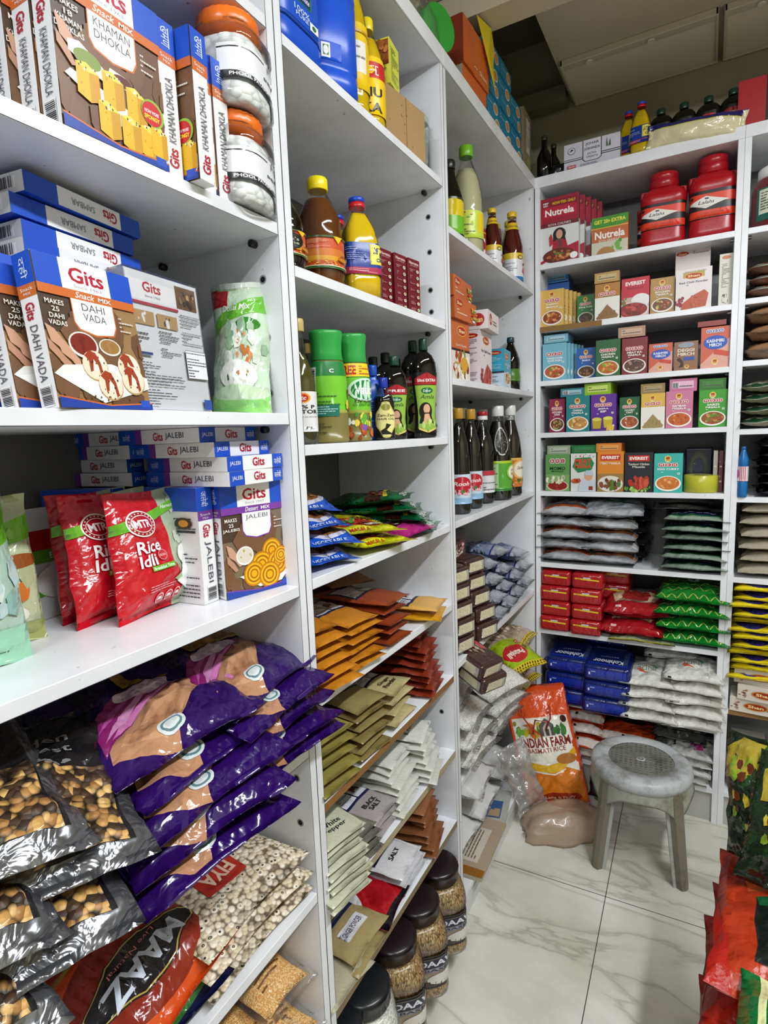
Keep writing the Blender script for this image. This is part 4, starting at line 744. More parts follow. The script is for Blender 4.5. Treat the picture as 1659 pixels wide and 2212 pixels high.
# ------------------------------------------------------------------ oil bottles shelf
def sun(seed): return R(0, 0, 1, 1, 'c85428')+R(0, .25, 1, .45, 'd89c30')+R(0, .40, 1, .62, 'cf7830')+B(.5, .2, .5, .1, 40, .02, ['e8c830', 'c89818'], seed)+R(0, 0, 1, .07, '2c5c28')+R(0, .07, 1, .095, 'e8d8b0')+R(0, .95, 1, 1, '2c5c28')+P([(.60, 1), (.72, 1), (.66, .78)], 'e8c030')+R(.10, .3, .30, .9, 'c8b0a8')+LN(.11, .32, .29, .88, 12, '70504c', seed)+LN(.34, .62, .56, .9, 8, 'e0a888', seed+2)+E(.72, .34, .05, .10, '8c4c18')+E(.72, .3, .07, .06, 'c87c20')+T('Mustard', .87, .38, .16, .08, 'f0ece0', .02)+E(.92, .66, .07, .16, '141812')+T("India's", .92, .70, .1, .06, 'd8d8b0')+T('cuisine', .92, .62, .1, .05, 'd8d8b0')
x, y = -.066, .925; H = hat(x, y, T2, 388)
b = bottle('mustard_oil_bottle', x, y, T2, H, .0425, 'oil', 'oil_amber', 'f4e010', (.16, .44, sun(3), 'c85428', -PI*1.15, PI*.15), AW, level=.80, capr=.019); tag(b, 'big amber mustard oil bottle with a yellow cap, tallest on its shelf', 'bottle')
x, y = -.050, .790; H = hat(x, y, T2, 404)
lf = sun(5)+E(.5, .55, .16, .34, '141812')+T("India's", .5, .62, .22, .12, 'd8d8b0')+T('cuisine', .5, .46, .22, .1, 'd8d8b0')
b = bottle('mustard_oil_bottle', x, y, T2, H, .038, 'oil', 'oil_dark', 'f4e010', (.16, .44, lf, 'c85428'), AW+10, level=.82, capr=.017); tag(b, 'dark oil bottle with yellow cap beside the left panel, round black badge on its label', 'bottle')
b = bottle('mustard_oil_bottle', -.15, .905, T2, H*.96, .036, 'oil', 'oil_dark', 'e8d818', None, AW, level=.82, capr=.016); tag(b, 'dark yellow-capped bottle hidden behind the two front ones', 'bottle')
pu = R(0, 0, 1, 1, '1c3c90')+R(0, 0, 1, .2, 'a82c50')+R(.60, .30, .94, .95, 'e8d038')+R(.62, .33, .92, .92, 'f0e060')+T('100%', .77, .80, .2, .1, '1c2c60', .02)+T('PURE', .77, .63, .24, .16, '1c2c60', .03)+T('OIL', .77, .45, .16, .12, '1c2c60', .02)+LN(.06, .35, .56, .92, 9, '98a8d8', 4)+BAR(.08, .04, .18, .28, 'd8d8e0')+LN(.25, .06, .55, .16, 2, 'e8b0c0', 6)
x, y = -.050, 1.035; H = hat(x, y, T2, 430)
b = bottle('oil_bottle', x, y, T2, H, .038, 'rib', 'oil_yellow', ['1c48b8', 'c82028'], (.23, .53, pu, '1c3c90', -PI*.95, -PI*.05), AW+8, 5, .95, level=.84, capr=.0165); tag(b, 'clear golden oil bottle with blue label and red and blue cap, front', 'bottle')
b = bottle('oil_bottle', -.125, 1.075, T2, H*.97, .036, 'rib', 'oil_yellow', ['1c48b8', 'c82028'], (.23, .53, pu, '1c3c90'), AW, 5, .95, level=.84, capr=.0165); tag(b, 'golden oil bottle with red and blue cap standing behind the front one', 'bottle')
nf = R(0, 0, 1, 1, '6c1420')+T('Navratna', .5, .93, .8, .05, 'e8c8c8', .02)+T('extra cool oil', .5, .885, .6, .025, 'd8a8a8')
for k in range(7): nf += LN(.12, .76-.115*k, .55, .82-.115*k, 3, 'c89898', k)+E(.76, .79-.115*k, .11, .028, ['d8dcc0', 'c8d8b0', 'e0d8b8', 'b8c8a8', 'd8c0a0'][k % 5])+E(.76, .79-.115*k, .05, .013, ['6c8c3c', '4c7c2c', 'a87c3c', '8c4c2c', '5c8c3c'][k % 5])
ns = R(0, 0, 1, 1, '8c1830')+P([(.2, .98), (.8, .98), (1, .9), (.6, .95)], 'd8a840')+E(.5, .78, .26, .1, 'd8b8a8')+E(.5, .78, .16, .06, '501820')+T('Navratna', .5, .58, .8, .06, 'f0e0e4', .02, .2)+R(.3, .48, .7, .51, '3c68b0')+B(.5, .25, .3, .08, 14, .08, ['4c7c3c', 'b83040', 'e8e0d0'], 3)+LN(.2, .03, .8, .12, 2, 'e0c0c4')
nv2 = carton(.046, .030, .122, {'*': '6c1420', 'x+': '8c1830'}, nf, ns)
nm = nv2.mesh('navratna_box')
for i, (x, y, r) in enumerate([(-.040, 1.128, 84), (-.030, 1.178, 84), (-.022, 1.228, 82)]):
    o = _st('hair_oil_box', nm, x, y, T2, r, 0, 0); tag(o, ['slim maroon hair oil box beside the golden oil bottle', 'middle one of three slim maroon hair oil boxes', 'slim maroon hair oil box nearest the side panel, pink side showing'][i], 'box', 'maroon hair oil boxes')
# ------------------------------------------------------------------ hair oil and shampoo shelf
def onp(px, x): return at(px, 945, x=x).y
kt = R(0, 0, 1, 1, 'e4e4e4')+E(.5, .84, .2, .13, 'e8a020')+E(.5, .84, .15, .1, 'c02820')+T('ktc', .5, .84, .2, .1, 'f4ecd8', .03, .2)+T('100% P', .5, .62, .6, .09, '1c1c1c', .02)+T('CASTOR', .5, .50, .75, .1, '1c1c1c', .02)+LN(.1, .36, .9, .42, 2, '606060')+T('8.5 FL', .5, .1, .5, .06, '303030')
kb = R(0, 0, 1, 1, '1c4c88')+E(.5, .86, .25, .13, 'e8a020')+E(.5, .86, .19, .1, 'c02820')+T('ktc', .5, .86, .24, .1, 'f4ecd8', .03, .2)+T('100% PU', .5, .64, .7, .09, 'f4f4f4', .02)+T('COCONUT', .5, .50, .8, .11, 'f4f4f4', .02)+LN(.1, .2, .9, .4, 3, 'd8e0f0')
x = -.040; y = onp(656, x); H = hat(x, y, T3, 690)
b = bottle('castor_oil_bottle', x, y, T3, H, .025, 'glass', 'oil_green', 'c8b070', (.10, .42, kt, 'e4e4e4', -PI*.98, -PI*.02), AW-4, level=.72, capr=.0105); tag(b, 'slim glass castor oil bottle with gold cap and white label, by the left panel', 'bottle')
b = bottle('castor_oil_bottle', x-.07, y-.02, T3, H*1.02, .025, 'glass', 'oil_green', 'c8b070', None, AW, level=.72, capr=.0105); tag(b, 'gold-capped glass bottle peeping out behind the castor oil bottle', 'bottle')
x = -.074; y = onp(680, x); H = .182
b = bottle('coconut_oil_bottle', x, y, T3, H, .028, 'glass', 'oil_green', 'c8b070', (.14, .50, kb, '1c4c88', -PI*.98, -PI*.02), AW, level=.6, capr=.011); tag(b, 'glass coconut oil bottle with blue label behind the castor oil', 'bottle')
def vat(front):
    o = R(0, 0, 1, 1, '70c030')+R(0, .82, 1, 1, '1c7c38')+R(0, 0, 1, .36, '7c7440')+R(0, .36, 1, .40, '9ca848')
    if front: o += R(.10, .83, .98, 1, 'f0c820')+T('FREE', .32, .915, .36, .12, 'b82018', .04)+LN(.56, .85, .96, .98, 4, 'b84028', 3)+E(.68, .66, .36, .15, 'c8e8d0')+E(.70, .66, .32, .125, '1c7c38')+T('Vatika', .68, .66, .44, .12, 'f0f4f0', .02)+T('Enriched', .66, .52, .42, .055, '24381c', .01)+T('COCONUT HAIR OIL', .66, .465, .5, .035, '24381c')+B(.55, .28, .3, .1, 18, .07, ['3c8c28', 'f0f0e8', 'e8d048', '58a838'], 4)+B(.45, .12, .32, .09, 16, .06, ['a84820', 'c06030', '8c3818'], 6)+E(.62, .17, .06, .04, '7c50a0')+E(.85, .1, .11, .06, 'd86828')
    else: o += BAR(.02, .6, .22, .92, '303030', 12, True)+T('C', .5, .88, .08, .05, 'e8f4e8', .04)+LN(.2, .45, .62, .62, 5, '2c5c1c', 3)+R(.16, .32, .60, .46, '1c6c5c')+LN(.18, .34, .58, .45, 4, 'b8e0d8', 5)+B(.85, .5, .1, .16, 12, .06, ['d8c840', '8c3c20', '3c8c28'], 4)+R(.8, .6, .98, .66, '8c4c20')+LN(.2, .1, .8, .28, 5, '4c4828', 7)
    return o
for i, (px, top, x, r, rr) in enumerate([(714, 717, -.045, .034, 50), (770, 724, -.040, .030, 44)]):
    y = onp(px, x); H = hat(x, y, T3, top)
    b = bottle('hair_oil_bottle', x, y, T3, H, r, 'shampoo', '7c7440', '2c9c44', (.01, .725, vat(i == 1), '70c030', -PI*1.0, PI*.0), rr, 2.3, .78, capz=.735, capr=r*.86, shell=False, ribs=False)
    c = [q for q in b.children if q.name.startswith('cap')][0]; bpy.data.meshes.remove(c.data)
    lathe([(r*.86, H*.735), (r*.88, H*.74), (r*.82, H*.80), (r*.84, H*.90), (r*.90, H*.965), (r*.90, H*.985), (r*.85, H)], '2c9c44', 'plastic', 32, 2.3, .78).obj('flip_cap', b)
    tag(b, ['green hair oil bottle turned to its back label, left of the pair', 'green hair oil bottle with yellow FREE band, right of the pair'][i], 'bottle', 'green hair oil bottles')
x = -.072; y = onp(803, x)+.012; H = hat(x, y, T3, 790)
b = bottle('hair_oil_bottle', x, y, T3, H, .024, 'small', '1c58c8', '1850b8', (.04, .62, LN(.1, .1, .9, .9, 16, 'a8c4f0', 3), '1c58c8'), AW, 3, .7, capz=.86, capr=.011, shell=False); tag(b, 'blue flat oil bottle between green and black bottles', 'bottle')
zz = R(0, 0, 1, 1, '14140c')+frame(.5, .5, .42, .50, 'c8c070')+frame(.5, .5, .36, .46, 'e0d890')+T('Zam-Zam', .5, .62, .6, .07, '24240c', .02)+T('HAIR OIL', .5, .52, .6, .06, '24240c', .01)+E(.5, .84, .15, .09, '8c8838')+P([(.5, .4), (.66, .36), (.5, .22), (.72, .1), (.35, .1), (.3, .2), (.46, .28)], '1c1c10')
x = -.040; y = onp(826, x)+.012; H = .132
b = bottle('hair_oil_bottle', x, y, T3, H, .021, 'small', 'oil_dark', '2038a8', (.03, .62, zz, '14140c', -PI*.95, -PI*.05), AW, 2.6, .8, capz=.84, capr=.010, level=.7); tag(b, 'small dark hair oil bottle with blue cap and cream label', 'bottle')
def aml(extra):
    o = R(0, 0, 1, 1, '141414')+P([(.06, .80), (.1, .90), (.5, 1), (.9, .90), (.94, .80)], 'a82028')+T('50ml EXTRA' if extra else 'FREE', .5, .87, .6, .05, 'f4e8e8', .02)+P([(.08, .79), (.92, .79), (.86, .4), (.84, .1), (.5, 0), (.16, .1), (.14, .4)], '90b848')
    o += E(.5, .70, .2, .055, '1c6c38')+T('Dabur', .5, .70, .26, .04, 'f0f4f0', .01)+T('Amla', .5, .60, .5, .07, '1c4c24', .01, .3)+E(.44, .36, .24, .15, '18120e')+E(.48, .40, .12, .08, 'd8a888')+P([(.3, .34), (.62, .34), (.72, .16), (.2, .16)], '18120e')+P([(.4, .32), (.56, .32), (.66, .14), (.34, .14)], 'd8a888')+B(.56, .15, .26, .07, 12, .08, ['b8cc70', '8cb040', 'd0dc90'], 4)+P([(.16, .1), (.5, .03), (.84, .1), (.8, .06), (.5, 0), (.2, .06)], 'd8c070')
    return o
for i, (px, top, x, R_, ex, rr, hh) in enumerate([(852, 770, -.045, .027, 0, AW, .145), (912, 733, -.040, .0315, 1, AW+4, .185), (889, 737, -.085, .0315, 1, AW, .185)]):
    y = onp(px, x)+(.02 if i else .01); H = hat(x, y, T3, top)
    b = bottle('amla_oil_bottle', x, y, T3, H, R_, 'amla', 'oil_dark', '1c4434', (.05, .66, aml(ex), '141414', -PI*.9, -PI*.1), rr, 2.4, .62, capz=.885, capr=.011, shell=False)
    tag(b, ['smaller black amla hair oil bottle with white price sticker on its shoulder', 'tall black amla hair oil bottle nearest the side panel, woman on label', 'tall black amla hair oil bottle mostly hidden behind its neighbour'][i], 'bottle', 'black amla oil bottles')
for i, (px, x, hh) in enumerate([(838, -.11, .205), (868, -.135, .205), (812, -.13, .195), (785, -.17, .19), (852, -.19, .21), (765, -.12, .18)]):
    y = onp(px, x); b = bottle('amla_oil_bottle', x, y, T3, hh, .029, 'amla', 'oil_dark', '14281e', None, AW, 2.4, .62, capz=.885, capr=.011, shell=False)
    tag(b, 'unlit black hair oil bottle in the shadowed back rows of its shelf', 'bottle', 'black bottles in the back rows')
# ------------------------------------------------------------------ spice snack packets
def pk(base, art, w, l, t, seed, **k): return pouch(w, l, t, base, art, seed=seed, wr=.006, nu=14, nv=18, fat=.5, seal=.07, **k).mesh('packet')
gr = R(0, 0, 1, 1, '0c5c34')+R(0, .55, 1, .8, '3c1814')+B(.5, .68, .45, .1, 20, .06, ['a83820', '7c2418', 'c86030'], 3)+P([(.1, .45), (.5, .5), (.9, .45), (.9, .52), (.5, .56), (.1, .52)], 'd8c030')+T('250g', .35, .22, .34, .11, 'e0f0e4', .02)+T('8.8oz', .68, .22, .24, .07, 'e0f0e4', .01)+E(.72, .38, .1, .06, 'c8e0cc')+T('BIG VALUE POWER', .5, .08, .7, .045, 'c8e0cc')
ylp = R(0, 0, 1, 1, 'd0d020')+E(.45, .55, .42, .25, 'b83424')+B(.45, .55, .36, .2, 40, .05, ['c84830', '8c2010', 'e87848', '5c1810'], 5)+P([(.5, .3), (.9, .5), (.8, .55), (.45, .34)], 'e8e4d8')+T('100g', .72, .72, .3, .14, '28280c', .03, .2)+B(.35, .62, .1, .06, 4, .06, ['3c8c38'], 4)+R(0, 0, 1, .12, 'e0e020')+T('MASALA', .3, .2, .35, .07, 'a82c18', .02)
pkp = R(0, 0, 1, 1, 'b02c78')+R(0, .5, 1, .85, '3c1c18')+B(.5, .66, .4, .12, 30, .05, ['c84838', '7c2418', 'e8e0d0'], 7)
blp = R(0, 0, 1, 1, '1c50b8')+E(.5, .55, .44, .32, 'c8c8d8')+E(.5, .56, .36, .26, '8c5c30')+B(.5, .56, .3, .2, 30, .05, ['a87840', '704420', 'c89858', 'b83820'], 8)+B(.62, .6, .1, .05, 3, .05, ['3c8c38', 'e8d048'], 4)+T('VEGETABLE', .45, .18, .6, .06, 'c8d8f4', .01)+R(0, .85, 1, 1, '1c50b8')
NEAR = lambda a: sub(a, 0, -.08, 1, .66)
gr, ylp, pkp, blp = [R(0, 0, 1, 1, c)+NEAR(a) for c, a in (('0c5c34', gr), ('d0d020', ylp), ('b02c78', pkp), ('1c50b8', blp))]
grm = [pk('0c5c34', gr, .145, .20, .022, s_) for s_ in (61, 62)]; ym = pk('d0d020', ylp, .15, .20, .026, 63); pm = pk('b02c78', pkp, .15, .20, .024, 64); bl = pk('1c50b8', blp, .13, .19, .032, 65)
for i, (x, y, z, yaw, ti, m, lb) in enumerate([(.006, 1.265, T4+.012, 108, 2, grm[0], 'dark green masala packet at the bottom of the green pile'), (-.006, 1.245, T4+.038, 112, 3, grm[1], 'dark green masala packet second from the bottom, edge curling'), (-.02, 1.225, T4+.064, 116, 0, grm[0], 'dark green masala packet third from the bottom of its pile'), (-.035, 1.205, T4+.092, 112, -3, grm[1], 'topmost dark green masala packet with its silver corner raised'),
        (-.08, 1.10, T4+.035, 84, 2, grm[1], 'shadowed dark green packet lying behind the pink one'), (-.12, .98, T4+.045, 95, 2, grm[0], 'shadowed dark green packet furthest back on the packet shelf'), (-.16, 1.07, T4+.07, 80, 0, grm[0], 'shadowed dark green packet on top at the back of its shelf')]):
    o = lay('masala_packet', m, x, y, z, yaw, ti); tag(o, lb, 'packet', 'green masala packets')
o = lay('snack_packet', pm, -.062, 1.02, T4+.040, 74, 1); tag(o, 'pink and brown packet lying in shadow behind the yellow ones', 'packet', 'pink packets')
o = lay('snack_packet', pm, .012, 1.14, T4+.013, 80, 2, -4); tag(o, 'pink packet at the shelf edge between yellow and green packets', 'packet', 'pink packets')
o = lay('snack_packet', ym, .016, 1.005, T4+.014, 72, 3, 2); tag(o, 'lower yellow packet lying at the shelf edge', 'packet', 'yellow packets')
o = lay('snack_packet', ym, -.006, .985, T4+.040, 64, 4, 3); tag(o, 'upper yellow packet showing a dish of red curry', 'packet', 'yellow packets')
for i, (x, y, z, yaw, ti) in enumerate([(-.004, .835, T4+.014, 78, 2), (-.004, .840, T4+.044, 70, 6), (-.018, .845, T4+.074, 86, 8), (-.046, .830, T4+.104, 70, 10)]):
    o = lay('noodle_packet', bl, x, y, z, yaw, ti, 4); tag(o, 'blue and white noodle packet, '+ORD[3-i]+' in the left pile', 'packet', 'blue noodle packets')
# ------------------------------------------------------------------ powder packets
def powder(col, text, w=.115, l=.175, t=.020, seed=1, label=True, dark='1c2448'):
    a = []
    if label: a = sub(R(.06, .56, .94, .97, dark)+R(.10, .60, .50, .93, 'd4d4dc')+R(.54, .60, .90, .93, 'd0d0d8')+LN(.12, .62, .48, .91, 8, '60606c', seed)+E(.72, .76, .1, .05, '40342c')+P([(.6, .70), (.66, .80), (.78, .80), (.84, .72), (.8, .68), (.76, .74), (.68, .74), (.65, .68)], '5c3024')+LN(.56, .84, .88, .92, 2, '40404c', seed+1), 0, -.16, 1, .84)
    if text:
        for i, s_ in enumerate(text): a += T(s_, .5, .26-.085*i, min(.7, .09*len(s_)), .07, '202020', .02)
    return pouch(w, l, t, col, a, mat='softfilm', seed=seed, wr=.0045, nu=12, nv=16, fat=.36, seal=.06, pinch=.02, corner=.004).mesh('powder_packet')
def cellophane(w, l, t, seed): return pouch(w, l, t, 'ffffff', None, mat='wrap', seed=seed, wr=.005, nu=10, nv=12, fat=.5, pinch=.0).mesh('clear_film')
def pile(name, meshes, n, x, y, z0, dz, yaw, what, group, L, dx=0., dy=0., tilt=0., roll=0., jit=.006, seed=1, cat='packet', cel=None, tiltk=0.):
    rg = random.Random(seed); out = []
    for i in range(n):
        m = meshes[(i+seed) % len(meshes)]; m = meshes[-1] if i == n-1 else meshes[i % max(1, len(meshes)-1)]
        X = x+dx*i+rg.uniform(-jit, jit); Y = y+dy*i+rg.uniform(-jit, jit); a = yaw+rg.uniform(-4, 4)
        o = lay(name, m, X, Y, z0+dz*(i+.5), a, tilt+tiltk*i+rg.uniform(-1, 1), roll)
        o.scale[1] = .74
        lbl = what % (ORD[n-1-i] if n < 13 else ORD[n-1-i]); tag(o, lbl, cat, group); out.append(o)
    return out
tu = [powder('b8761c', None, seed=71, label=False), powder('b06e18', None, seed=72, label=False), powder('b8761c', None, seed=73)]
pile('turmeric_packet', [tu[0], tu[1]], 6, .018, .795, T5, .019, 84, 'orange turmeric packet, %s of the pile by the left panel', 'orange turmeric packets', .175, -.006, .0, 3, 2, seed=2)
pile('turmeric_packet', tu, 6, .016, .912, T5, .016, 88, 'orange turmeric packet, %s of the second pile from the left', 'orange turmeric packets', .175, -.004, .002, 3, 3, seed=3)
ch = [powder('8c3c1c', None, seed=75, label=False), powder('843618', None, seed=76, label=False), powder('8c3c1c', None, .13, .19, .026, 77)]
pile('chilli_packet', ch, 5, .012, 1.058, T5, .019, 94, 'rust brown chilli packet, %s beside the turmeric', 'rust brown chilli packets', .175, -.006, .004, 2, 4, seed=4)
ye = [powder('c8901c', None, seed=78, label=False), powder('d0a050', None, seed=79)]
pile('mustard_packet', ye, 2, .024, 1.235, T5, .022, 104, 'yellow powder packet, %s of two by the right panel', 'yellow powder packets', .175, -.004, -.004, 2, 0, seed=5)
br = [powder('7c5024', None, seed=80, label=False)]
pile('spice_packet', br, 3, -.12, 1.06, T5+.02, .032, 60, 'brown spice packet at the shadowed back, %s of its pile', 'brown spice packets', .175, -.01, .02, 2, 0, seed=6)
pile('spice_packet', br, 3, -.13, .86, T5+.05, .03, 95, 'brown spice packet in shadow behind the turmeric, %s', 'brown spice packets', .175, -.01, .02, 2, 0, seed=16)
cu = [powder('847a3c', None, seed=81, label=False), powder('8c8244', None, seed=82, label=False)]
pile('herb_packet', cu, 5, .012, .810, T6, .021, 86, 'olive green herb packet, %s by the left panel', 'olive herb packets', .175, -.006, 0, 4, 2, seed=7)
co = [powder('7c6c40', None, seed=83, label=False), powder('847448', None, seed=84, label=False), powder('84784c', None, seed=85)]
pile('coriander_packet', co, 6, .010, .930, T6, .018, 90, 'greenish brown powder packet, %s of the labelled pile', 'greenish brown packets', .175, -.003, .004, 3, 3, seed=8)
be = [powder('b0a478', None, seed=86, label=False), powder('a89c70', None, seed=87, label=False), powder('b4a878', ['Ginger', 'Powder'], seed=88)]
pile('beige_spice_packet', be, 4, .000, 1.080, T6, .021, 96, 'beige spice packet, %s of the pile beside the red ones', 'beige spice packets', .175, -.006, .004, 2, 3, seed=9)
rc = [powder('7c2c18', None, .115, .16, .02, seed=89, label=False), powder('8c341c', None, .115, .16, .02, seed=90, label=False)]
pile('red_spice_packet', rc, 9, .002, 1.250, T6, .0175, 100, 'brick red spice packet, %s of the tall pile', 'brick red spice packets', .16, -.004, .0, 0, 0, seed=10, tiltk=.5)
wh = [powder('c4c4bc', None, seed=91, label=False), powder('ccccc4', None, seed=92, label=False), powder('d0d0c8', ['K. POWDER'], seed=93)]
pile('white_powder_packet', wh[:2], 8, .000, 1.085, T7, .0135, 96, 'white powder packet, %s of the nearer white pile', 'white powder packets', .175, -.005, .003, 2, 0, seed=11)
pile('white_powder_packet', wh, 7, .010, 1.225, T7, .0165, 104, 'white powder packet, %s of the further white pile', 'white powder packets', .175, -.005, .0, 2, 0, seed=12)
bs = [powder('9c9494', None, seed=94, label=False), powder('a09898', ['BLACK', 'SALT'], seed=95)]
pile('black_salt_packet', bs, 3, -.004, .995, T7, .018, 92, 'grey black salt packet, %s of three', 'black salt packets', .175, -.004, .0, 2, 3, seed=13)
bpk = [powder('6c6860', None, seed=96, label=False), powder('787268', ['Black', 'Pepper'], seed=97)]
pile('black_pepper_packet', bpk, 4, .008, .885, T7, .016, 86, 'dark grey pepper packet, %s of the pepper pile', 'black pepper packets', .175, -.004, .0, 2, 3, seed=14)
wp = [powder('b8b8a0', None, .11, .165, .02, seed=98, label=False), powder('c0c0a8', None, .11, .165, .02, seed=99, label=False), powder('bcbca4', ['White', 'Pepper'], .11, .165, .02, seed=100, label=False)]
pile('white_pepper_packet', wp, 9, .020, .800, T7, .0135, 80, 'pale pepper packet, %s of the pile by the panel', 'white pepper packets', .165, -.002, .0, 2, 2, seed=15)
cn = [powder('7c4c2c', None, .115, .16, .02, seed=101, label=False), powder('8c5c38', None, .115, .16, .02, seed=102, label=False)]
pile('cinnamon_packet', cn, 7, .000, 1.235, T8, .0185, 100, 'brown cinnamon powder packet, %s of its pile', 'brown cinnamon packets', .16, -.005, .0, 0, 0, seed=17)
wl = [powder('ccccd0', None, .13, .18, .02, seed=103, label=False), powder('d4d4d8', ['SALT'], .13, .18, .022, seed=104)]
pile('white_salt_packet', wl, 3, .000, 1.105, T8, .019, 94, 'white salt packet with dark label, %s of three', 'white salt packets', .18, -.005, .0, 2, 2, seed=18)
rd = R(0, 0, 1, 1, '14141c')+P([(0, .1), (.9, .06), (.9, .95), (.2, .95)], 'a8101c')+E(.1, .65, .25, .3, 'c8c8cc')
o = lay('red_spice_packet', pouch(.14, .19, .03, 'a0101c', rd, seed=105, wr=.005, nu=12, nv=16), .004, 1.000, T8+.018, 98, 2, 2); tag(o, 'glossy red and black packet between white and tan packets', 'packet')
gn = [powder('98885c', None, .14, .19, .022, seed=106, label=False)]
a = R(.06, .44, .94, .9, '1c2448')+R(.10, .48, .90, .86, '55585c')+R(.25, .18, .80, .34, 'd8d8dc')+T('GINGER POWDER', .52, .26, .45, .07, '28284c', .02)
gn.append(pouch(.14, .19, .024, '9c8c60', a, mat='softfilm', seed=107, wr=.0045, nu=12, nv=16, fat=.36).mesh('powder_packet'))
pile('ginger_packet', gn, 2, .008, .880, T8+.002, .022, 92, 'tan ginger powder packet, %s of two', 'ginger powder packets', .19, -.004, .0, 2, 2, seed=19)
a = R(.06, .66, .94, .97, '1c2c6c')+R(.15, .40, .6, .62, 'c8d0e0')+E(.37, .5, .12, .05, '8c94b0')+R(.65, .56, .85, .7, 'e4e4e0')+LN(.66, .57, .84, .69, 3, '505060')
o = lay('pale_spice_packet', pouch(.13, .18, .024, 'a8a488', a, mat='softfilm', seed=108, wr=.005, nu=12, nv=16, fat=.36), .012, .80, T8+.013, 84, 2, 2); tag(o, 'pale green spice packet against the left panel on the lowest packet shelf', 'packet')
# ------------------------------------------------------------------ basmati jars along the bottom
TB = .075
jb = [(.058, 0), (.066, .006), (.067, .02), (.064, .026), (.064, .125), (.068, .132), (.066, .155), (.052, .178), (.046, .184), (.046, .196)]
def rice_jar(x, y, label, group, lid='1c1014', rice='basmati', lab=True, s_=1, rot=38):
    t = thing('rice_jar', (x, y, TB), (0, 0, math.radians(rot)))
    lathe(jb, 'ffffff', 'clear_plastic', 32, 4).obj('jar_body', t)
    lathe([(max(.002, r-.003), z+.002) for r, z in jb[:-2]], 'ffffff', rice, 28, 4).obj('rice', t)
    if lab:
        la = R(0, 0, 1, 1, 'a09078')+R(0, .92, 1, 1, '1c1c28')+R(0, 0, 1, .06, '1c1c28')+R(.02, .08, .34, .9, 'bcb8b0')+LN(.04, .1, .32, .88, 9, '50505c', 3)+R(.02, .3, .34, .36, '1c2030')+R(.42, .66, .98, .92, '1c2038')+T('DAAWAT', .70, .79, .5, .18, 'dcdce4', .03)+R(.45, .52, .95, .64, '9090a0')+T('BASMATI', .7, .58, .4, .09, '24242c', .02)+E(.72, .28, .2, .18, 'd8d4cc')+P([(.45, .1), (.98, .1), (.98, .3), (.72, .18), (.45, .26)], '3c3028')+E(.72, .45, .04, .06, 'e8e4dc')
        sleeve(jb, .034, .118, la, -PI*1.12, PI*.12, 'a09078', 'plastic', 4).obj('paper_label', t)
    lathe([(.052, .186), (.0545, .188), (.0545, .208), (.0555, .210), (.0555, .216), (.050, .222), (.02, .223)], lid, 'plastic', 48, ribs=1, ribd=.012).obj('lid', t)
    t.scale = (s_, s_, s_); tag(t, label, 'jar', group); return t
JX = [(p.x-.012, p.y) for p in (at(954, 1866, z=.296), at(910, 1943, z=.296), at(858, 2020, z=.296), at(796, 2127, z=.30))]
for i, (x, y, lb) in enumerate([(-.070, 1.288, 'basmati rice jar with dark lid closest to the far unit'), (-.074, 1.150, 'basmati rice jar with dark lid, second from the far unit'), (-.078, 1.005, 'basmati rice jar with dark lid, third from the far unit')]):
    rice_jar(*JX[i], lb, 'basmati rice jars')
rice_jar(JX[3][0], JX[3][1], 'large jar with black lid and pale grain inside, nearest of the jars', 'black-lidded grain jars', '14181c', 'riceflakes', False, 1.02)
rice_jar(-.03, .790, 'black-lidded grain jar at the foot of the left panel, mostly cut off', 'black-lidded grain jars', '14181c', 'riceflakes', False, 1)
# ================================================================== far left unit
def brickm(w, d, h, col, mat='film', bev=.008, front=None, right=None, left=None, top=None, mesh=True, bulge=.0):
    mb = MB(); b = bmesh.new(); bmesh.ops.create_cube(b, size=1)
    for v in b.verts: v.co = Vector((v.co.x*w, d/2+v.co.y*d, h/2+v.co.z*h))
    bmesh.ops.bevel(b, geom=b.edges[:], offset=bev, segments=3, affect='EDGES', profile=.6)
    bmesh.ops.triangulate(b, faces=[f for f in b.faces if len(f.verts) > 4]); b.normal_update(); b.verts.index_update(); cl = []
    for f in b.faces:
        n = f.normal; k = max(range(3), key=lambda i: abs(n[i])); key = 'xyz'[k]+('+' if n[k] > 0 else '-'); cl.append(col.get(key, col['*']) if isinstance(col, dict) else col)
    mb.add([v.co for v in b.verts], [[v.index for v in f.verts] for f in b.faces], cl, mat, True); b.free()
    e = bev*.9
    if front: mb.art(front, lambda u, v, o: (-w/2+e+(w-2*e)*u, -.0006-o, e+(h-2*e)*v), mat)
    if right: mb.art(right, lambda u, v, o: (w/2+.0006+o, e+(d-2*e)*u, e+(h-2*e)*v), mat)
    if left: mb.art(left, lambda u, v, o: (-w/2-.0006-o, e+(d-2*e)*(1-u), e+(h-2*e)*v), mat)
    if top: mb.art(top, lambda u, v, o: (-w/2+e+(w-2*e)*u, e+(d-2*e)*v, h+.0006+o), mat)
    return mb
U0 = 2.3095
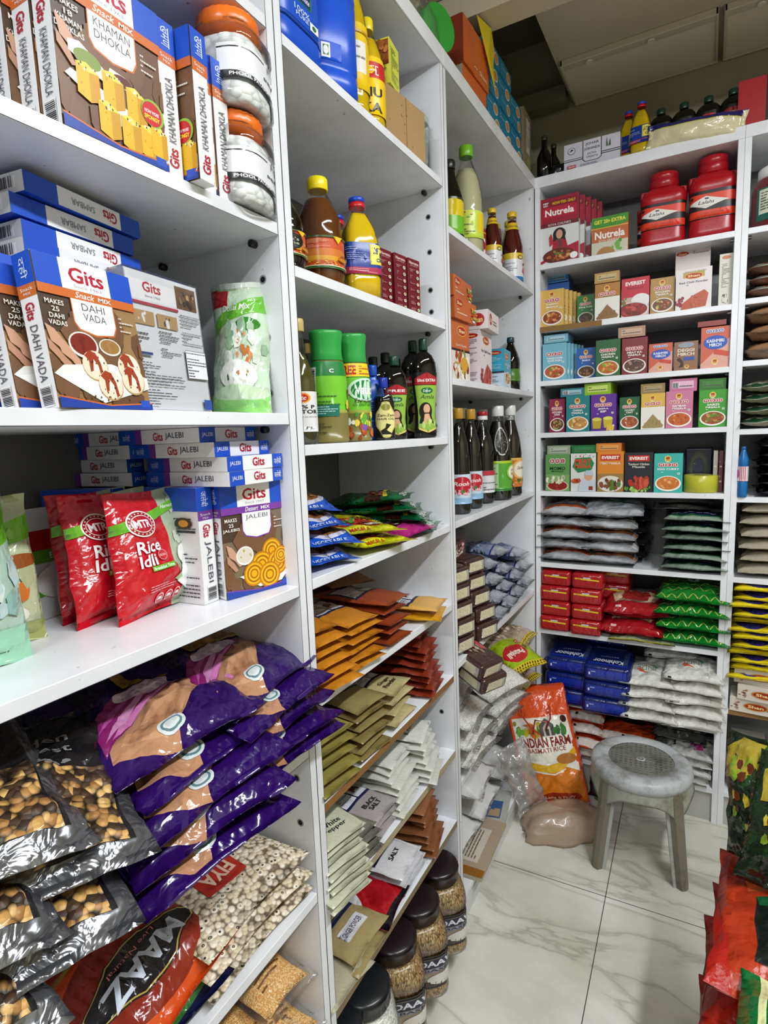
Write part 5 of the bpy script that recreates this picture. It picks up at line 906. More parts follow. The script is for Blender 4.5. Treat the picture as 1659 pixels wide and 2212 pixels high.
# top: jar lying with green lid, shan boxes, blue boxes, brown carton
t = thing('pickle_jar', (-.055, 1.40, U0+.056), (PI/2, 0, math.radians(70)))
lathe([(.05, -.17), (.052, -.16), (.052, -.02), (.046, -.01), (.045, .0)], '2c3c1c', 'plastic', 28).obj('jar_body', t)
lathe([(.05, -.002), (.052, 0), (.052, .045), (.050, .049)], '2c9434', 'plastic', 36, ribs=1, ribd=.015).obj('green_lid', t)
sleeve([(.052, -.16), (.052, -.02)], -.14, -.03, R(0, .1, 1, .2, 'c8b040')+LN(.2, .3, .8, .8, 5, 'a89040'), -PI, PI, '1c2c14', 'plastic', off=.0008, n=28).obj('paper_label', t)
tag(t, 'jar lying on its side above the left shelves, bright green lid sticking out', 'jar')
fm = MB(); fm = pouch(.10, .10, .03, 'ffffff', None, mat='wrap', seed=121, wr=.012, nu=10, nv=10); o = _st('plastic_bag', fm, -.02, 1.33, U0+.001, 80, 10, 0); tag(o, 'scrap of clear plastic on the unit top left of the green lid', 'bag')
def stripe(c, c2, seed): return R(0, 0, 1, 1, c)+LN(.1, .1, .6, .3, 3, 'f0d8c8', seed)+T('Shan', .75, .2, .3, .1, 'e8d0a0', .02)
o = _st('spice_carton', carton(.185, .13, .115, {'*': 'c85c24', 'x-': '7c2c14'}, stripe('cc6428', 0, 3)+R(.0, .0, .4, 1, 'c85c24'), None, R(0, 0, 1, 1, '7c2c14')+R(.08, .1, .3, .35, 'a86450')), -.014, 1.643, U0+.070, 88, 0, 0); tag(o, 'big orange spice carton on top of the far left unit, upper one', 'box')
o = _st('spice_carton', carton(.17, .13, .068, {'*': 'c85c24', 'x-': 'b0ac98'}, stripe('cc6428', 0, 4), None, R(0, 0, 1, 1, 'b4ac98')+R(.25, .1, .5, .9, '7c4c34')+E(.37, .7, .1, .14, '5c2c1c')+LN(.6, .1, .9, .9, 5, '8c7c6c')), -.018, 1.640, U0, 88, 0, 0); tag(o, 'low orange and grey spice carton beneath the big orange one', 'box')
yb = P([(0, 1), (.75, 1), (1, .75), (1, .5), (.95, 0), (.45, .5)], 'e0c81c')
m = MB(); vs = [(-.06, 0, .13), (.03, -.004, .14), (.062, .002, .10), (.055, .004, .06), (.052, 0, -.01), (-.005, -.006, .06)]; m.add(vs+[(x, y+.0012, z) for x, y, z in vs], [(0, 1, 2, 3, 4, 5), (11, 10, 9, 8, 7, 6)]+[(i, (i+1) % 6, 6+(i+1) % 6, 6+i) for i in range(6)], 'e0c81c', 'carton')
o = _st('yellow_card', m, .000, 1.700, U0+.095, 86, 2, 0); tag(o, 'torn yellow card hanging over the orange cartons near the ceiling', 'card')
bm_ = R(0, 0, 1, 1, '1c7c9c')+E(.72, .5, .18, .34, 'e8e4dc')+E(.72, .5, .15, .28, 'c88c48')+LN(.08, .3, .45, .75, 3, 'a8d0e0', 2)
bmm = carton(.115, .12, .046, {'*': '1c7c9c', 'z+': '185c78'}, bm_, None, R(0, 0, 1, 1, '186c8c')+LN(.1, .2, .9, .8, 2, '98c0d0')).mesh('kheer_box'); k = 0
bl_ = ['blue dessert mix box in the row nearest the orange cartons', 'blue dessert mix box in the middle row above the far unit', 'blue dessert mix box in the last row before the brown carton']
for c_, (y, n) in enumerate([(1.800, 5), (1.918, 5), (2.036, 4)]):
    for j in range(n):
        o = _st('dessert_mix_box', bmm, -.014-.004*(j % 2), y-.006, U0+.0462*j, 90+(j*37 % 5-2), 0, 0); tag(o, bl_[c_], 'box', 'blue dessert boxes '+['near', 'middle', 'far'][c_])
o = _st('brown_carton', carton(.105, .16, .20, {'*': '8c7c5c', 'x-': '7c6c4c'}, R(0, 0, 1, 1, '8c7c5c')+R(.35, .35, .8, .9, 'c4c4bc')+R(.45, .05, .85, .3, '88a44c')+LN(.38, .4, .77, .86, 8, 'a0a098')), -.012, 2.15, U0, 92, 0, 0); tag(o, 'brown carton with white label on top of the corner', 'box')
for i, (x, y) in enumerate([(.035, 2.22), (.05, 2.30)]):
    b = bottle('dark_bottle', x-.01, y+.02, U0, .15, .026, 'glass', 'oil_dark', '2c2c20', None, 0, level=.7, shell=False); tag(b, ['dark bottle in the corner above the shelves, left one', 'dark bottle in the corner above the shelves, right one beside the carton'][i], 'bottle', 'dark corner bottles')
# sauces shelf
def yx(px, x, py=900): return at(px, py, x=x).y
vg = R(0, 0, 1, 1, 'c8dc50')+R(.62, .2, .9, .9, 'e8d020')+LN(.08, .1, .55, .6, 6, '606c30', 3)+B(.3, .8, .2, .12, 8, .05, ['f0f0e8', '8cb83c', 'c83c28'], 3)
x = -.055; y = yx(1010, x, 528); H = hat(x, y, U2, 318)
b = bottle('vinegar_bottle', x, y, U2, H, .046, 'rib', 'vinegar', '74b824', (.13, .38, vg, 'c8dc50', -PI*1.0, 0), 40, level=.78, capr=.020); tag(b, 'tall clear vinegar bottle with a lime green cap', 'bottle')
b = bottle('sauce_bottle', -.12, 1.60, U2, .27, .034, 'sauce', 'oil_dark', 'c02028', None, 40, shell=False); tag(b, 'dark bottle with red cap hiding behind the clear vinegar bottle', 'bottle')
ylb = R(0, 0, 1, 1, '2c3c1c')+E(.5, .7, .4, .25, 'd8c020')+R(0, 0, 1, .5, '74b428')
b = bottle('sauce_bottle', -.045, 1.505, U2, .20, .036, 'sauce', 'oil_dark', '1c1c14', (.05, .5, ylb, '2c3c1c'), 45, shell=False); tag(b, 'dark bottle with yellow and green label, half hidden by the dividing panel', 'bottle')
kc = lathe([(.030, 0), (.034, .004), (.034, .105), (.030, .112)], 'b81c20', 'plastic', 28); t = thing('sauce_can', (-.075, 1.775, U2)); kc.obj('can_body', t)
sleeve([(.034, 0), (.034, .11)], .01, .10, T('KC', .5, .5, .3, .5, 'f4e8e4', .04)+R(0, .9, 1, .94, 'e8c030'), -PI, 0, 'b81c20', 'plastic', off=.0005).obj('paper_label', t); t.rotation_euler.z = math.radians(60); tag(t, 'red can with white letters between the vinegar and the sauces', 'can')
sl = R(0, 0, 1, 1, 'dcdce0')+R(0, .78, 1, 1, 'e0c028')+R(0, 0, 1, .14, '2870b8')+E(.62, .84, .1, .08, '40381c')+E(.62, .84, .07, .055, 'd8c890')+LN(.04, .2, .5, .72, 8, '9098a0', 3)+P([(.70, .3), (.95, .25), (.98, .45), (.75, .5)], 'c02838')+E(.80, .6, .08, .06, '8c3c1c')
nk = R(0, 0, 1, 1, 'e0c028')+T('Garden', .5, .5, .5, .3, '6c3c14', .02, .2)
for i, (px, py, x, top, R_) in enumerate([(1064, 570, -.050, 452, .030), (1107, 608, -.040, 433, .036), (1078, 575, -.12, 452, .030), (1131, 612, -.075, 440, .034)]):
    y = min(2.13, yx(px, x, py)); H = min(.235, hat(x, y, U2, top))
    b = bottle('chilli_sauce_bottle', x, y, U2, H, R_, 'sauce', 'sauce', 'e0c028', [(.02, .40, sl, 'dcdce0', -PI*.95, -PI*.0), (.74, .84, nk, 'e0c028')], 38, level=.88, capr=R_*.45, capz=.925)
    tag(b, ['smaller red sauce bottle with yellow neck band beside the red can', 'large red sauce bottle with yellow neck band and white label', 'small sauce bottle half hidden between the two front sauces', 'red sauce bottle tucked behind the large one on its right'][i], 'bottle', 'red sauce bottles')
b = bottle('soy_sauce_bottle', -.12, 2.135, U2, .22, .03, 'sauce', 'oil_dark', 'b82028', None, 40, shell=False); tag(b, 'dark sauce bottle with red cap in the corner of its shelf', 'bottle')
# spice box shelf
OR_ = 'c86834'
shf = R(0, 0, 1, 1, OR_)+E(.58, .84, .26, .085, 'e8b038')+E(.58, .84, .23, .07, 'b02020')+T('Shan', .58, .84, .34, .06, 'f4e090', .03)+T('Curry Powder', .55, .60, .6, .05, 'f0dcd0', .01)+R(0, .50, 1, .54, '2c1c18')+R(0, 0, 1, .5, 'e4dcd0')+B(.5, .26, .45, .22, 46, .10, ['b83020', '7c8c30', 'f0ece4', '5c3018', 'd8a840', 'e8e0d0', '8c2418'], 4)+E(.66, .30, .2, .12, 'd8a030')
shs = R(0, 0, 1, 1, OR_)+LN(.2, .05, .8, .9, 18, 'e8b090', 3)
o = _st('curry_powder_box', carton(.125, .055, .165, {'*': OR_}, shf, shs, shs), -.036, 1.540, U3, 88, 0, 0); tag(o, 'upright orange curry powder box with food picture, beside the dividing panel', 'box')
o = _st('curry_powder_box', carton(.08, .055, .135, {'*': OR_}, shf), -.075, 1.625, U3, 90, 0, 0); tag(o, 'orange curry box half hidden between the front orange and white boxes', 'box')
sfl = R(0, 0, 1, 1, OR_)+E(.22, .75, .15, .17, 'b02020')+T('Shan', .22, .75, .22, .16, 'f4e090', .02)+LN(.1, .2, .6, .5, 2, 'f0dcd0', 3)+B(.85, .45, .13, .35, 20, .08, ['b83020', 'f0ece4', '7c8c30', 'd8a840'], 5)
fm = carton(.165, .12, .055, {'*': OR_, 'z+': 'b05828'}, sfl).mesh('curry_box_flat')
for j, (x, y, r) in enumerate([(-.026, 1.560, 90), (-.032, 1.555, 94)]):
    o = _st('curry_powder_box', fm, x, y, U3+.166+.0555*j, r, 0, 0); tag(o, ['orange curry box lying on the upright orange one, lower of two', 'topmost orange curry box, lying right under the shelf above'][j], 'box', 'flat orange curry boxes')
rcf = R(0, 0, 1, 1, 'e8dcdc')+E(.5, .84, .28, .08, 'e0b030')+E(.5, .84, .25, .065, 'b02020')+T('Shan', .5, .84, .36, .055, 'f4e090', .03)+T('Red Chilli Powder', .5, .64, .8, .05, '40303c', .01)+LN(.3, .54, .7, .59, 1, '504048')+P([(.0, .0), (.9, .0), (.95, .3), (.6, .42), (.45, .34), (.2, .1)], 'b8402c')+B(.1, .2, .1, .15, 14, .06, ['a01c20', '8c1418', 'c83028'], 4)+B(.7, .2, .25, .15, 30, .04, ['c04c34', 'a83424', 'd05c40'], 5)
rcs = R(0, 0, 1, 1, 'dcd4dc')+E(.5, .9, .4, .045, 'b02020')+T('Shan', .5, .9, .5, .035, 'f4e090', .02)+LN(.15, .08, .85, .84, 26, '70646c', 6)
def shan_white(w, d, h): return carton(w, d, h, {'*': 'dcd4dc', 'z+': 'c8c0c4'}, rcf, R(0, 0, 1, 1, 'dcd4dc')+LN(.1, .1, .9, .9, 20, '8c8088', 4), rcs)
o = _st('chilli_powder_box', shan_white(.135, .06, .165), -.040, 1.765, U3, 94, 0, 0); tag(o, 'upright white red chilli powder box facing the aisle', 'box')
lyf = R(0, 0, 1, 1, 'e4dcdc')+E(.24, .55, .12, .32, 'b02020')+T('Shan', .24, .55, .17, .3, 'f4e090', .02)+LN(.42, .3, .95, .75, 3, '504048', 4)
lys = R(0, 0, 1, 1, 'dcd4d8')+E(.8, .5, .13, .34, 'b02020')+T('Shan', .8, .5, .18, .3, 'f4e090', .02)+T('RED CHILLI', .45, .62, .36, .2, '302830', .01)+T('POWDER', .45, .34, .3, .2, '302830', .01)+LN(.05, .3, .25, .7, 3, '706870')
o = _st('chilli_powder_box', carton(.150, .15, .055, {'*': 'e4dcdc', 'z-': 'c8c0c0'}, lyf, None, lys), -.018, 1.775, U3+.166, 96, 0, 0); tag(o, 'white chilli powder box lying across the tops of upright ones', 'box')
kf = R(0, 0, 1, 1, '2c98b8')+R(0, 0, 1, .42, 'c8dce4')+E(.42, .82, .3, .08, 'e0b030')+E(.42, .82, .27, .065, 'b02020')+T('Shan', .42, .82, .38, .055, 'f4e090', .03)+T('RICE KHEER', .5, .62, .7, .06, 'e8f4f8', .02)+T('MIX', .5, .55, .3, .045, 'e8f4f8', .02)+BOWL(.5, .28, .42, .17, 'd8a860', ['e8c890', 'a86c38', 'f0e0c0', 'c88c50'], 'f0f0ee', 5)+LN(.3, .03, .8, .09, 1, '304048')
ks = R(0, 0, 1, 1, '2c98b8')+R(0, 0, 1, .42, 'b8ccd8')+R(0, .40, 1, .45, '1c2c34')+E(.5, .9, .38, .05, 'b02020')+T('Shan', .5, .9, .48, .04, 'f4e090', .02)+LN(.15, .5, .85, .8, 10, 'b8dce8', 5)+BAR(.2, .03, .8, .12)+LN(.3, .18, .7, .38, 5, '50707c', 3)
km = carton(.118, .062, .135, {'*': '2c98b8'}, kf, ks, ks).mesh('kheer_mix_box')
for i, (x, y, r) in enumerate([(-.040, 1.985, 96), (-.078, 1.868, 94)]):
    o = _st('dessert_mix_box', km, x, y, U3, r, 0, 0); tag(o, ['upright turquoise dessert mix box showing a bowl, front of the shelf', 'turquoise dessert mix box behind, only its side panel showing'][i], 'box', 'upright turquoise boxes')
o = _st('spice_box', carton(.08, .05, .135, {'*': 'c8c4b0'}, R(0, 0, 1, 1, 'c8c4b0')+LN(.2, .2, .8, .8, 8, '807c68')), -.075, 2.095, U3, 92, 0, 0); tag(o, 'pale box standing behind the turquoise one near the corner', 'box')
b = bottle('syrup_bottle', -.155, 1.93, U3, .185, .03, 'sauce', 'oil_dark', 'a01c38', None, 40, shell=False, caph=1); tag(b, 'bottle with maroon cap rising behind the turquoise boxes', 'bottle')
b = bottle('syrup_bottle', -.075, 2.140, U3, .20, .034, 'cola', 'oil_dark', '1c3c4c', (.2, .42, R(0, 0, 1, 1, '4c7c28'), '4c7c28'), 40, shell=False); tag(b, 'dark green-labelled bottle in the shadowed corner', 'bottle')
# syrup shelf
rh = R(0, 0, 1, 1, 'c8d8e4')+E(.5, .62, .36, .3, 'b82030')+T('Rooh', .5, .68, .5, .14, 'f4e8e8', .02, .2)+B(.5, .4, .3, .1, 12, .07, ['d04858', 'e8b0b8', '3c7c3c'], 4)+R(0, 0, 1, .2, '90b8d8')
for i, (px, x, top, R_, py) in enumerate([(1001, -.06, 893, .030, 1088), (986, -.06, 893, .030, 1095), (1020, -.052, 893, .031, 1083)]):
    pass
for i, (x, y) in enumerate([(-.050, 1.545), (-.058, 1.665)]):
    b = bottle('rose_syrup_bottle', x, y, U4, .30, .033, 'rib', 'syrup', 'b88c2c', (.10, .38, rh, 'c8d8e4', -PI*.95, -PI*.05), 35, level=.86, capr=.015); tag(b, ['dark rose syrup bottle with gold cap, nearest the dividing panel', 'dark rose syrup bottle with gold cap, second from the panel'][i], 'bottle', 'rose syrup bottles')
b = bottle('herbal_syrup_bottle', -.066, 1.795, U4, .295, .036, 'cola', 'oil_dark', ['b82030', 'e4e4e4'], (.12, .36, R(0, 0, 1, 1, 'd8d8dc')+LN(.1, .1, .9, .6, 5, '505058')+R(0, .8, 1, 1, 'b83040'), 'd8d8dc', -PI*.8, 0), 35, capr=.017); tag(b, 'black syrup bottle with red and white cap beside the gold-capped ones', 'bottle')
gs = R(0, 0, 1, 1, '58a038')+R(0, .92, 1, 1, 'a8c830')+R(0, 0, 1, .08, '2c7c28')+R(.04, .1, .40, .9, 'b0d098')+LN(.06, .14, .38, .86, 12, '40602c', 3)+E(.78, .62, .2, .26, '88c038')+E(.80, .62, .17, .22, 'f0f0e4')+T('Jam-e', .80, .68, .2, .1, '2c5c1c', .01, .3)+T('Shirin', .80, .56, .2, .1, '2c5c1c', .01, .3)+B(.9, .2, .1, .1, 8, .06, ['b02838', '3c8c28'], 4)
go = R(0, 0, 1, 1, 'c87030')+R(0, .92, 1, 1, 'e0a850')+E(.7, .6, .28, .34, 'e8b068')+E(.72, .6, .24, .28, 'f0e4d0')+T('Sandal', .72, .66, .3, .12, '6c2c10', .01, .3)+B(.6, .2, .3, .12, 12, .07, ['7c3c1c', 'd89048', '3c7c28'], 4)
b = bottle('fruit_syrup_bottle', -.050, 1.900, U4, .315, .046, 'syrup', 'syrup', 'e4e4e4', (.10, .42, gs, '58a038', -PI*1.0, 0), 38, level=.84, capr=.021); tag(b, 'big dark syrup bottle with white cap and wide green label', 'bottle')
m = MB(); vs = []
pfs = [(r*.046, q*.315) for r, q in PROF['syrup']]
sleeve(pfs, .150, .262, E(.5, .42, .44, .42, 'c8c8c4')+E(.5, .42, .40, .38, '201c18')+B(.5, .5, .36, .34, 60, .016, ['b8b8b0', '90908a'], 3, 2), -PI*.72, -PI*.28, '14100c', 'plastic', off=.0010, mb=m); m.obj('embossed_panel', b)
b = bottle('fruit_syrup_bottle', -.050, 2.040, U4, .32, .042, 'syrup', 'syrup', 'e4e4e4', (.10, .42, go, 'c87030', -PI*1.0, 0), 38, level=.84, capr=.021); tag(b, 'syrup bottle with white cap and orange label next to the green-labelled one', 'bottle')
b = bottle('fruit_syrup_bottle', -.105, 2.135, U4, .315, .038, 'syrup', 'syrup', 'e4e4e4', (.10, .42, gs, '58a038', -PI*1.0, 0), 38, level=.84, capr=.019); tag(b, 'syrup bottle with green label in the corner behind the orange one', 'bottle')
for i, (x, y) in enumerate([(-.14, 1.70), (-.14, 1.80), (-.15, 1.905), (-.20, 1.98), (-.14, 2.0), (-.20, 2.09)]):
    b = bottle('fruit_syrup_bottle', x, y, U4, .31, .036, 'syrup', 'syrup', 'dcdcdc', None, 38, level=.84, capr=.020, shell=False); tag(b, 'white-capped dark syrup bottle in the row behind the labelled ones', 'bottle', 'white-capped bottles behind')
# flattened rice bricks and blue packs
cream = R(0, 0, 1, 1, 'a8a8a0')+R(0, 0, .10, 1, '3c2420')+P([(.09, .08), (.84, .04), (.88, .5), (.84, .97), (.12, .97), (.07, .5)], 'd2cbaa')+B(.47, .5, .34, .40, 60, .025, ['dcd5ba', 'c4bc98', 'e2dcc6'], 5, 1.8)+R(.02, .12, .08, .3, 'e8e8e8')
side_ = R(0, 0, 1, 1, '3c2420')+B(.5, .5, .4, .3, 24, .1, ['8c6c5c', 'b8a090', '5c3c34', 'a88878'], 6)+E(.85, .5, .08, .2, 'b84048')
crl = R(0, 0, 1, 1, '3c2420')+sub(cream, .42, 0, 1, 1)
pm_ = [brickm(.098, .17, .047, '3c2420', 'film', .010, cream, cream, crl, side_).mesh('poha_brick'), brickm(.100, .17, .050, '3c2420', 'film', .012, cream, cream, crl, side_).mesh('poha_brick')]
c1 = [(-.006, 1.458, 0, 14), (-.004, 1.456, .049, 16), (-.010, 1.458, .098, 15), (-.016, 1.456, .147, 14), (-.018, 1.458, .196, 14)]
c2 = [(.016, 1.590, 0, 18), (.006, 1.605, .050, 16), (-.004, 1.590, .100, 16), (-.014, 1.580, .150, 15), (-.016, 1.578, .199, 15)]
for ci, cc in enumerate((c1, c2)):
    for j, (x, y, dz, r) in enumerate(cc):
        o = _st('flattened_rice_pack', pm_[(j+ci) % 2], x, y, U5+dz+.0005, 90-r, 0, 0); tag(o, 'brown brick pack with cream window, '+ORD[4-j]+' of the '+['column by the panel', 'second column'][ci], 'pack', 'cream-windowed brick packs')
for j, (x, y, z, r, l) in enumerate([(.060, 1.475, .735, 70, 14), (.066, 1.48, .69, 66, 18)]):
    o = link('flattened_rice_pack', pm_[j], None, (x, y, z+.0), (math.radians(16), 0, math.radians(r))); tag(o, ['brown brick pack spilling over the shelf edge, upper of two', 'lowest brown brick pack, sagging onto the clear flake bags'][j], 'pack', 'cream-windowed brick packs')
tp = R(0, 0, 1, 1, '4c2c28')+R(0, .8, 1, 1, '201414')+B(.5, .35, .45, .25, 50, .07, ['c8b8a8', '8c6c60', 'e0d8cc', 'a08478', '6c4c40'], 4)+P([(.1, .68), (.75, .62), (.78, .66), (.75, .7), (.1, .75)], '140c0c')+E(.88, .45, .07, .08, 'b83c44')+E(.88, .45, .045, .05, 'd8d0c8')+E(.18, .15, .07, .06, 'b83c44')
o = _st('brown_food_carton', carton(.20, .14, .085, {'*': '2c1c1a', 'z+': '50484a'}, tp), -.060, 1.515, U5+.247, 92, 0, 0); tag(o, 'dark brown carton with a picture, resting on the brick packs', 'box')
bp_ = R(0, 0, 1, 1, '9098b8')+R(0, 0, 1, .22, 'a8acb4')+P([(0, .22), (1, .22), (1, .25), (0, .25)], '24307c')+B(.5, .62, .45, .3, 50, .06, ['5c70b8', 'c8d0e4', '8090c8', '3c4ca0'], 4)+R(.1, .8, .6, .96, 'd8dce8')
bpm = [pouch(.13, .18, .046, '9498a8', bp_, mat='foil', seed=s_, wr=.006, nu=12, nv=14, fat=.4, gm='film').mesh('blue_pack') for s_ in (131, 132)]
for j, (x, y, z, r) in enumerate([(.014, 1.760, .825, 96), (.010, 1.895, .825, 98), (.004, 2.020, .828, 96), (.004, 2.115, .842, 92), (.010, 1.760, .875, 92), (-.004, 1.890, .880, 94), (.0, 2.020, .890, 98), (.0, 2.105, .905, 92), (-.010, 1.790, .925, 92), (-.018, 1.930, .930, 94), (-.010, 2.080, .955, 90), (-.03, 1.800, .972, 90), (-.04, 1.95, .985, 92)]):
    o = lay('cereal_pack', bpm[j % 2], x, y, z+.005, r, 2, 2); tag(o, ['lowest layer', 'lowest layer', 'lowest layer', 'lowest layer', 'second layer', 'second layer', 'second layer', 'second layer', 'third layer', 'third layer', 'third layer', 'top layer', 'top layer'][j]+' silver and blue printed pack in the heap right of the brown bricks', 'pack', 'silver-blue packs '+['lowest', 'second', 'third', 'top'][min(3, j//4 if j < 11 else 3)])
t = thing('black_lid_jar', (-.25, 1.93, U5)); lathe([(.055, 0), (.06, .01), (.06, .20), (.052, .215)], '3c3c34', 'plastic', 28).obj('jar_body', t); lathe([(.055, .213), (.057, .215), (.057, .243), (.05, .246)], '141414', 'plastic', 36, ribs=1, ribd=.02).obj('lid', t); tag(t, 'jar with flat black lid behind the silver and blue packs', 'jar')
# peanut bags and rice flake bags
pn = R(0, 0, 1, 1, 'b8a488')+B(.5, .6, .48, .38, 60, .07, ['d0c0a8', 'a08468', 'e0d4c0', '94785c'], 4)+R(0, 0, 1, .10, 'd8c020')
for k in range(12): pn += R(.02+.083*k, .02, .06+.083*k, .045, '3c3410')+R(.04+.083*k, .06, .08+.083*k, .085, '3c3410')
pnl = R(0, .0, 1, .62, '9cb81c')+E(.36, .30, .32, .17, 'b81c20')+T('Patanjali', .36, .30, .46, .14, 'f0e4d8', .03, 0, 180)+R(.6, .44, .96, .54, 'a82420')+LN(.62, .45, .94, .53, 2, 'f0e0d8')+R(0, 0, 1, .10, 'd8c020')
for k in range(12): pnl += R(.02+.083*k, .02, .06+.083*k, .045, '3c3410')+R(.04+.083*k, .06, .08+.083*k, .085, '3c3410')
pA = pouch(.17, .22, .055, 'b8a488', pn, seed=141, wr=.008, nu=14, nv=16, fat=.5).mesh('peanut_bag'); pB = pouch(.17, .22, .055, 'b8a488', pn+pnl, seed=142, wr=.008, nu=14, nv=16, fat=.5).mesh('peanut_bag')
for j, (m, x, y, z, r, ti, lb) in enumerate([(pA, .030, 2.05, U6+.030, 84, 2, 'bottom peanut bag in the corner, dotted yellow edge showing'), (pA, .018, 2.02, U6+.085, 88, 4, 'second peanut bag from the bottom in the corner'), (pB, .056, 1.92, U6+.135, 66, 22, 'lime green peanut bag with red oval sliding forward'), (pA, .020, 2.06, U6+.19, 90, 4, 'peanut bag with yellow dotted edge above the lime one')]):
    o = lay('peanut_bag', m, x, y, z, r, ti); tag(o, lb, 'bag', 'peanut bags')
fl = [pouch(.21, .30, .055, 'ffffff', None, mat='riceflakes', seed=s_, wr=.006, nu=14, nv=16, fat=.42, pinch=.02).mesh('flakes') for s_ in (151, 152)]
fw = [pouch(.216, .315, .058, 'ffffff', None, mat='wrap', seed=s_, wr=.006, nu=14, nv=16, fat=.42, pinch=.02).mesh('clear_bag') for s_ in (151, 152)]
for j, (x, y, z, r, ti) in enumerate([(.030, 1.510, U6+.028, 88, 0), (.034, 1.740, U6+.030, 86, 2), (.028, 1.510, U6+.082, 92, 3), (.050, 1.730, U6+.085, 80, 6), (.020, 1.520, U6+.135, 94, 6), (.055, 1.70, U6+.142, 72, 12), (-.03, 1.56, U6+.19, 96, 10)]):
    t = thing('rice_flake_bag', (x, y, z), (math.radians(-90+ti), 0, math.radians(r))); link('rice_flakes', fl[j % 2], t, (0, 0, .01)); link('clear_film', fw[j % 2], t, (0, 0, -.007))
    tag(t, ['clear bag of rice flakes lowest by the dividing panel', 'clear bag of rice flakes lowest towards the corner', 'clear bag of rice flakes in the second layer by the panel', 'clear bag of rice flakes in the second layer, corner side', 'clear bag of rice flakes in the third layer by the panel', 'clear bag of rice flakes on top, slanting over the shelf edge', 'clear bag of rice flakes uppermost, under the brown brick packs'][j], 'bag', 'rice flake bags')
# sugar bags and newspapers at the bottom
flat('sugar', 'e8e8e6', .35, .5, (60, .4, .002))
sg = pouch(.20, .30, .09, 'ffffff', None, mat='sugar', seed=161, wr=.006, nu=14, nv=16, fat=.45).mesh('sugar')
sw = pouch(.205, .32, .094, 'ffffff', None, mat='wrap', seed=161, wr=.007, nu=14, nv=16, fat=.5).mesh('clear_bag')
for j, (x, y, z, r, ti) in enumerate([(-.03, 1.53, U7+.066, 88, 0), (-.03, 1.745, U7+.066, 92, 0), (-.03, 1.70, U7+.165, 96, 4), (-.03, 1.985, U7+.066, 90, 0)]):
    t = thing('sugar_bag', (x, y, z), (math.radians(-90+ti), 0, math.radians(r))); link('sugar', sg, t, (0, 0, .008)); link('clear_film', sw, t, (0, 0, 0))
    tag(t, ['white sugar bag on the bottom board nearest us', 'white sugar bag in the middle of the bottom board', 'white sugar bag lying on top of another on the bottom board', 'white sugar bag at the corner end of the bottom board'][j], 'bag', 'white sugar bags')
npp = R(0, 0, 1, 1, 'b0b0a8')+LN(.03, .55, .3, .95, 12, '50504c', 3)+LN(.35, .55, .62, .95, 12, '50504c', 4)+LN(.67, .5, .97, .95, 14, '50504c', 5)+R(.3, .1, .7, .45, '3c5c90')+R(.32, .12, .5, .3, 'a89070')+T('NEWS', .2, .5, .3, .05, '202020', .03)
def sheet(w, l, art, base='b4b4ac', amp=.004, seed=1, th=.008, mat='matte'):
    mb = MB(); n = 10; f = lambda u, v, o, s=0: ((u-.5)*w, v*l, th+o+.0004+amp*nz(u, v, seed, 3)) if not s else ((u-.5)*w, v*l, amp*nz(u, v, seed, 3))
    vs = [f(i/n, j/n, -.0004) for j in range(n+1) for i in range(n+1)]+[f(i/n, j/n, 0, 1) for j in range(n+1) for i in range(n+1)]; N = (n+1)**2; fs = []
    for j in range(n):
        for i in range(n): a = j*(n+1)+i; fs += [(a, a+1, a+n+2), (a, a+n+2, a+n+1), (N+a, N+a+n+1, N+a+n+2), (N+a, N+a+n+2, N+a+1)]
    for i in range(n): a = i; fs.append((i, N+i, N+i+1, i+1)); a = n*(n+1)+i; fs.append((a, a+1, N+a+1, N+a)); a = i*(n+1); fs.append((a, a+n+1, N+a+n+1, N+a)); a += n; fs.append((a, N+a, N+a+n+1, a+n+1))
    mb.add(vs, fs, base, mat)
    mb.art(art, lambda u, v, o: f(u, v, o+.0006), mat, grid=(n, n), diag=True); return mb
o = link('newspaper', sheet(.24, .20, npp, seed=3).mesh('newspaper'), None, (.002, 1.80, U7+.001), (0, 0, math.radians(100))); tag(o, 'folded newspaper on the bottom board poking out towards the aisle', 'newspaper')
mg = R(0, 0, 1, 1, 'a89880')+R(0, 0, .12, 1, '8c5c1c')+R(.2, .2, .8, .8, 'c8c0b0')+LN(.25, .25, .75, .75, 8, '60584c')
o = link('magazine', sheet(.27, .16, mg, 'b0a890', .002, 5, .012).mesh('magazine'), None, (.022, 1.60, U7+.001), (0, 0, math.radians(92))); tag(o, 'brown-edged magazine lying along the bottom board edge', 'magazine')
# ================================================================== unit at the end of the aisle
def bx(px0, px1, top, z, y=.012, py=None):       # from picture columns to a place on the board
    Y = YB+y; py = py or (pr((.3, Y, z))[1]); a = at(px0, py, y=Y); b = at(px1, py, y=Y); x = (a.x+b.x)/2
    return x, Y, b.x-a.x, hz((x, Y), top)-z
def spice(name, label, px0, px1, top, z, base, front, y=.012, t=.035, yaw=0, group=None, side=None, z0=0, cat='box'):
    x, Y, w_, h = bx(px0, px1, top, z+z0, y); w_ -= .001; c = carton(w_-.0015, t, h, {'*': base, 'x-': side or base, 'x+': side or base}, front)
    o = link(name, c.mesh(name), None, (x, Y, z+z0), (0, 0, math.radians(yaw))); return tag(o, label, cat, group)
def emblem(cx, cy, r, a=1.4): return E(cx, cy, r*a, r, 'e8c84c')+E(cx, cy-r*.2, r*.55*a, r*.5, 'c89068')+P([(cx-r*.6*a, cy), (cx-r*.5*a, cy+r*.6), (cx+r*.5*a, cy+r*.7), (cx+r*.6*a, cy)], 'a83c28')+P([(cx-r*.6*a, cy-r*.9), (cx, cy-r*.55), (cx+r*.6*a, cy-r*.9)], 'e8e4dc')
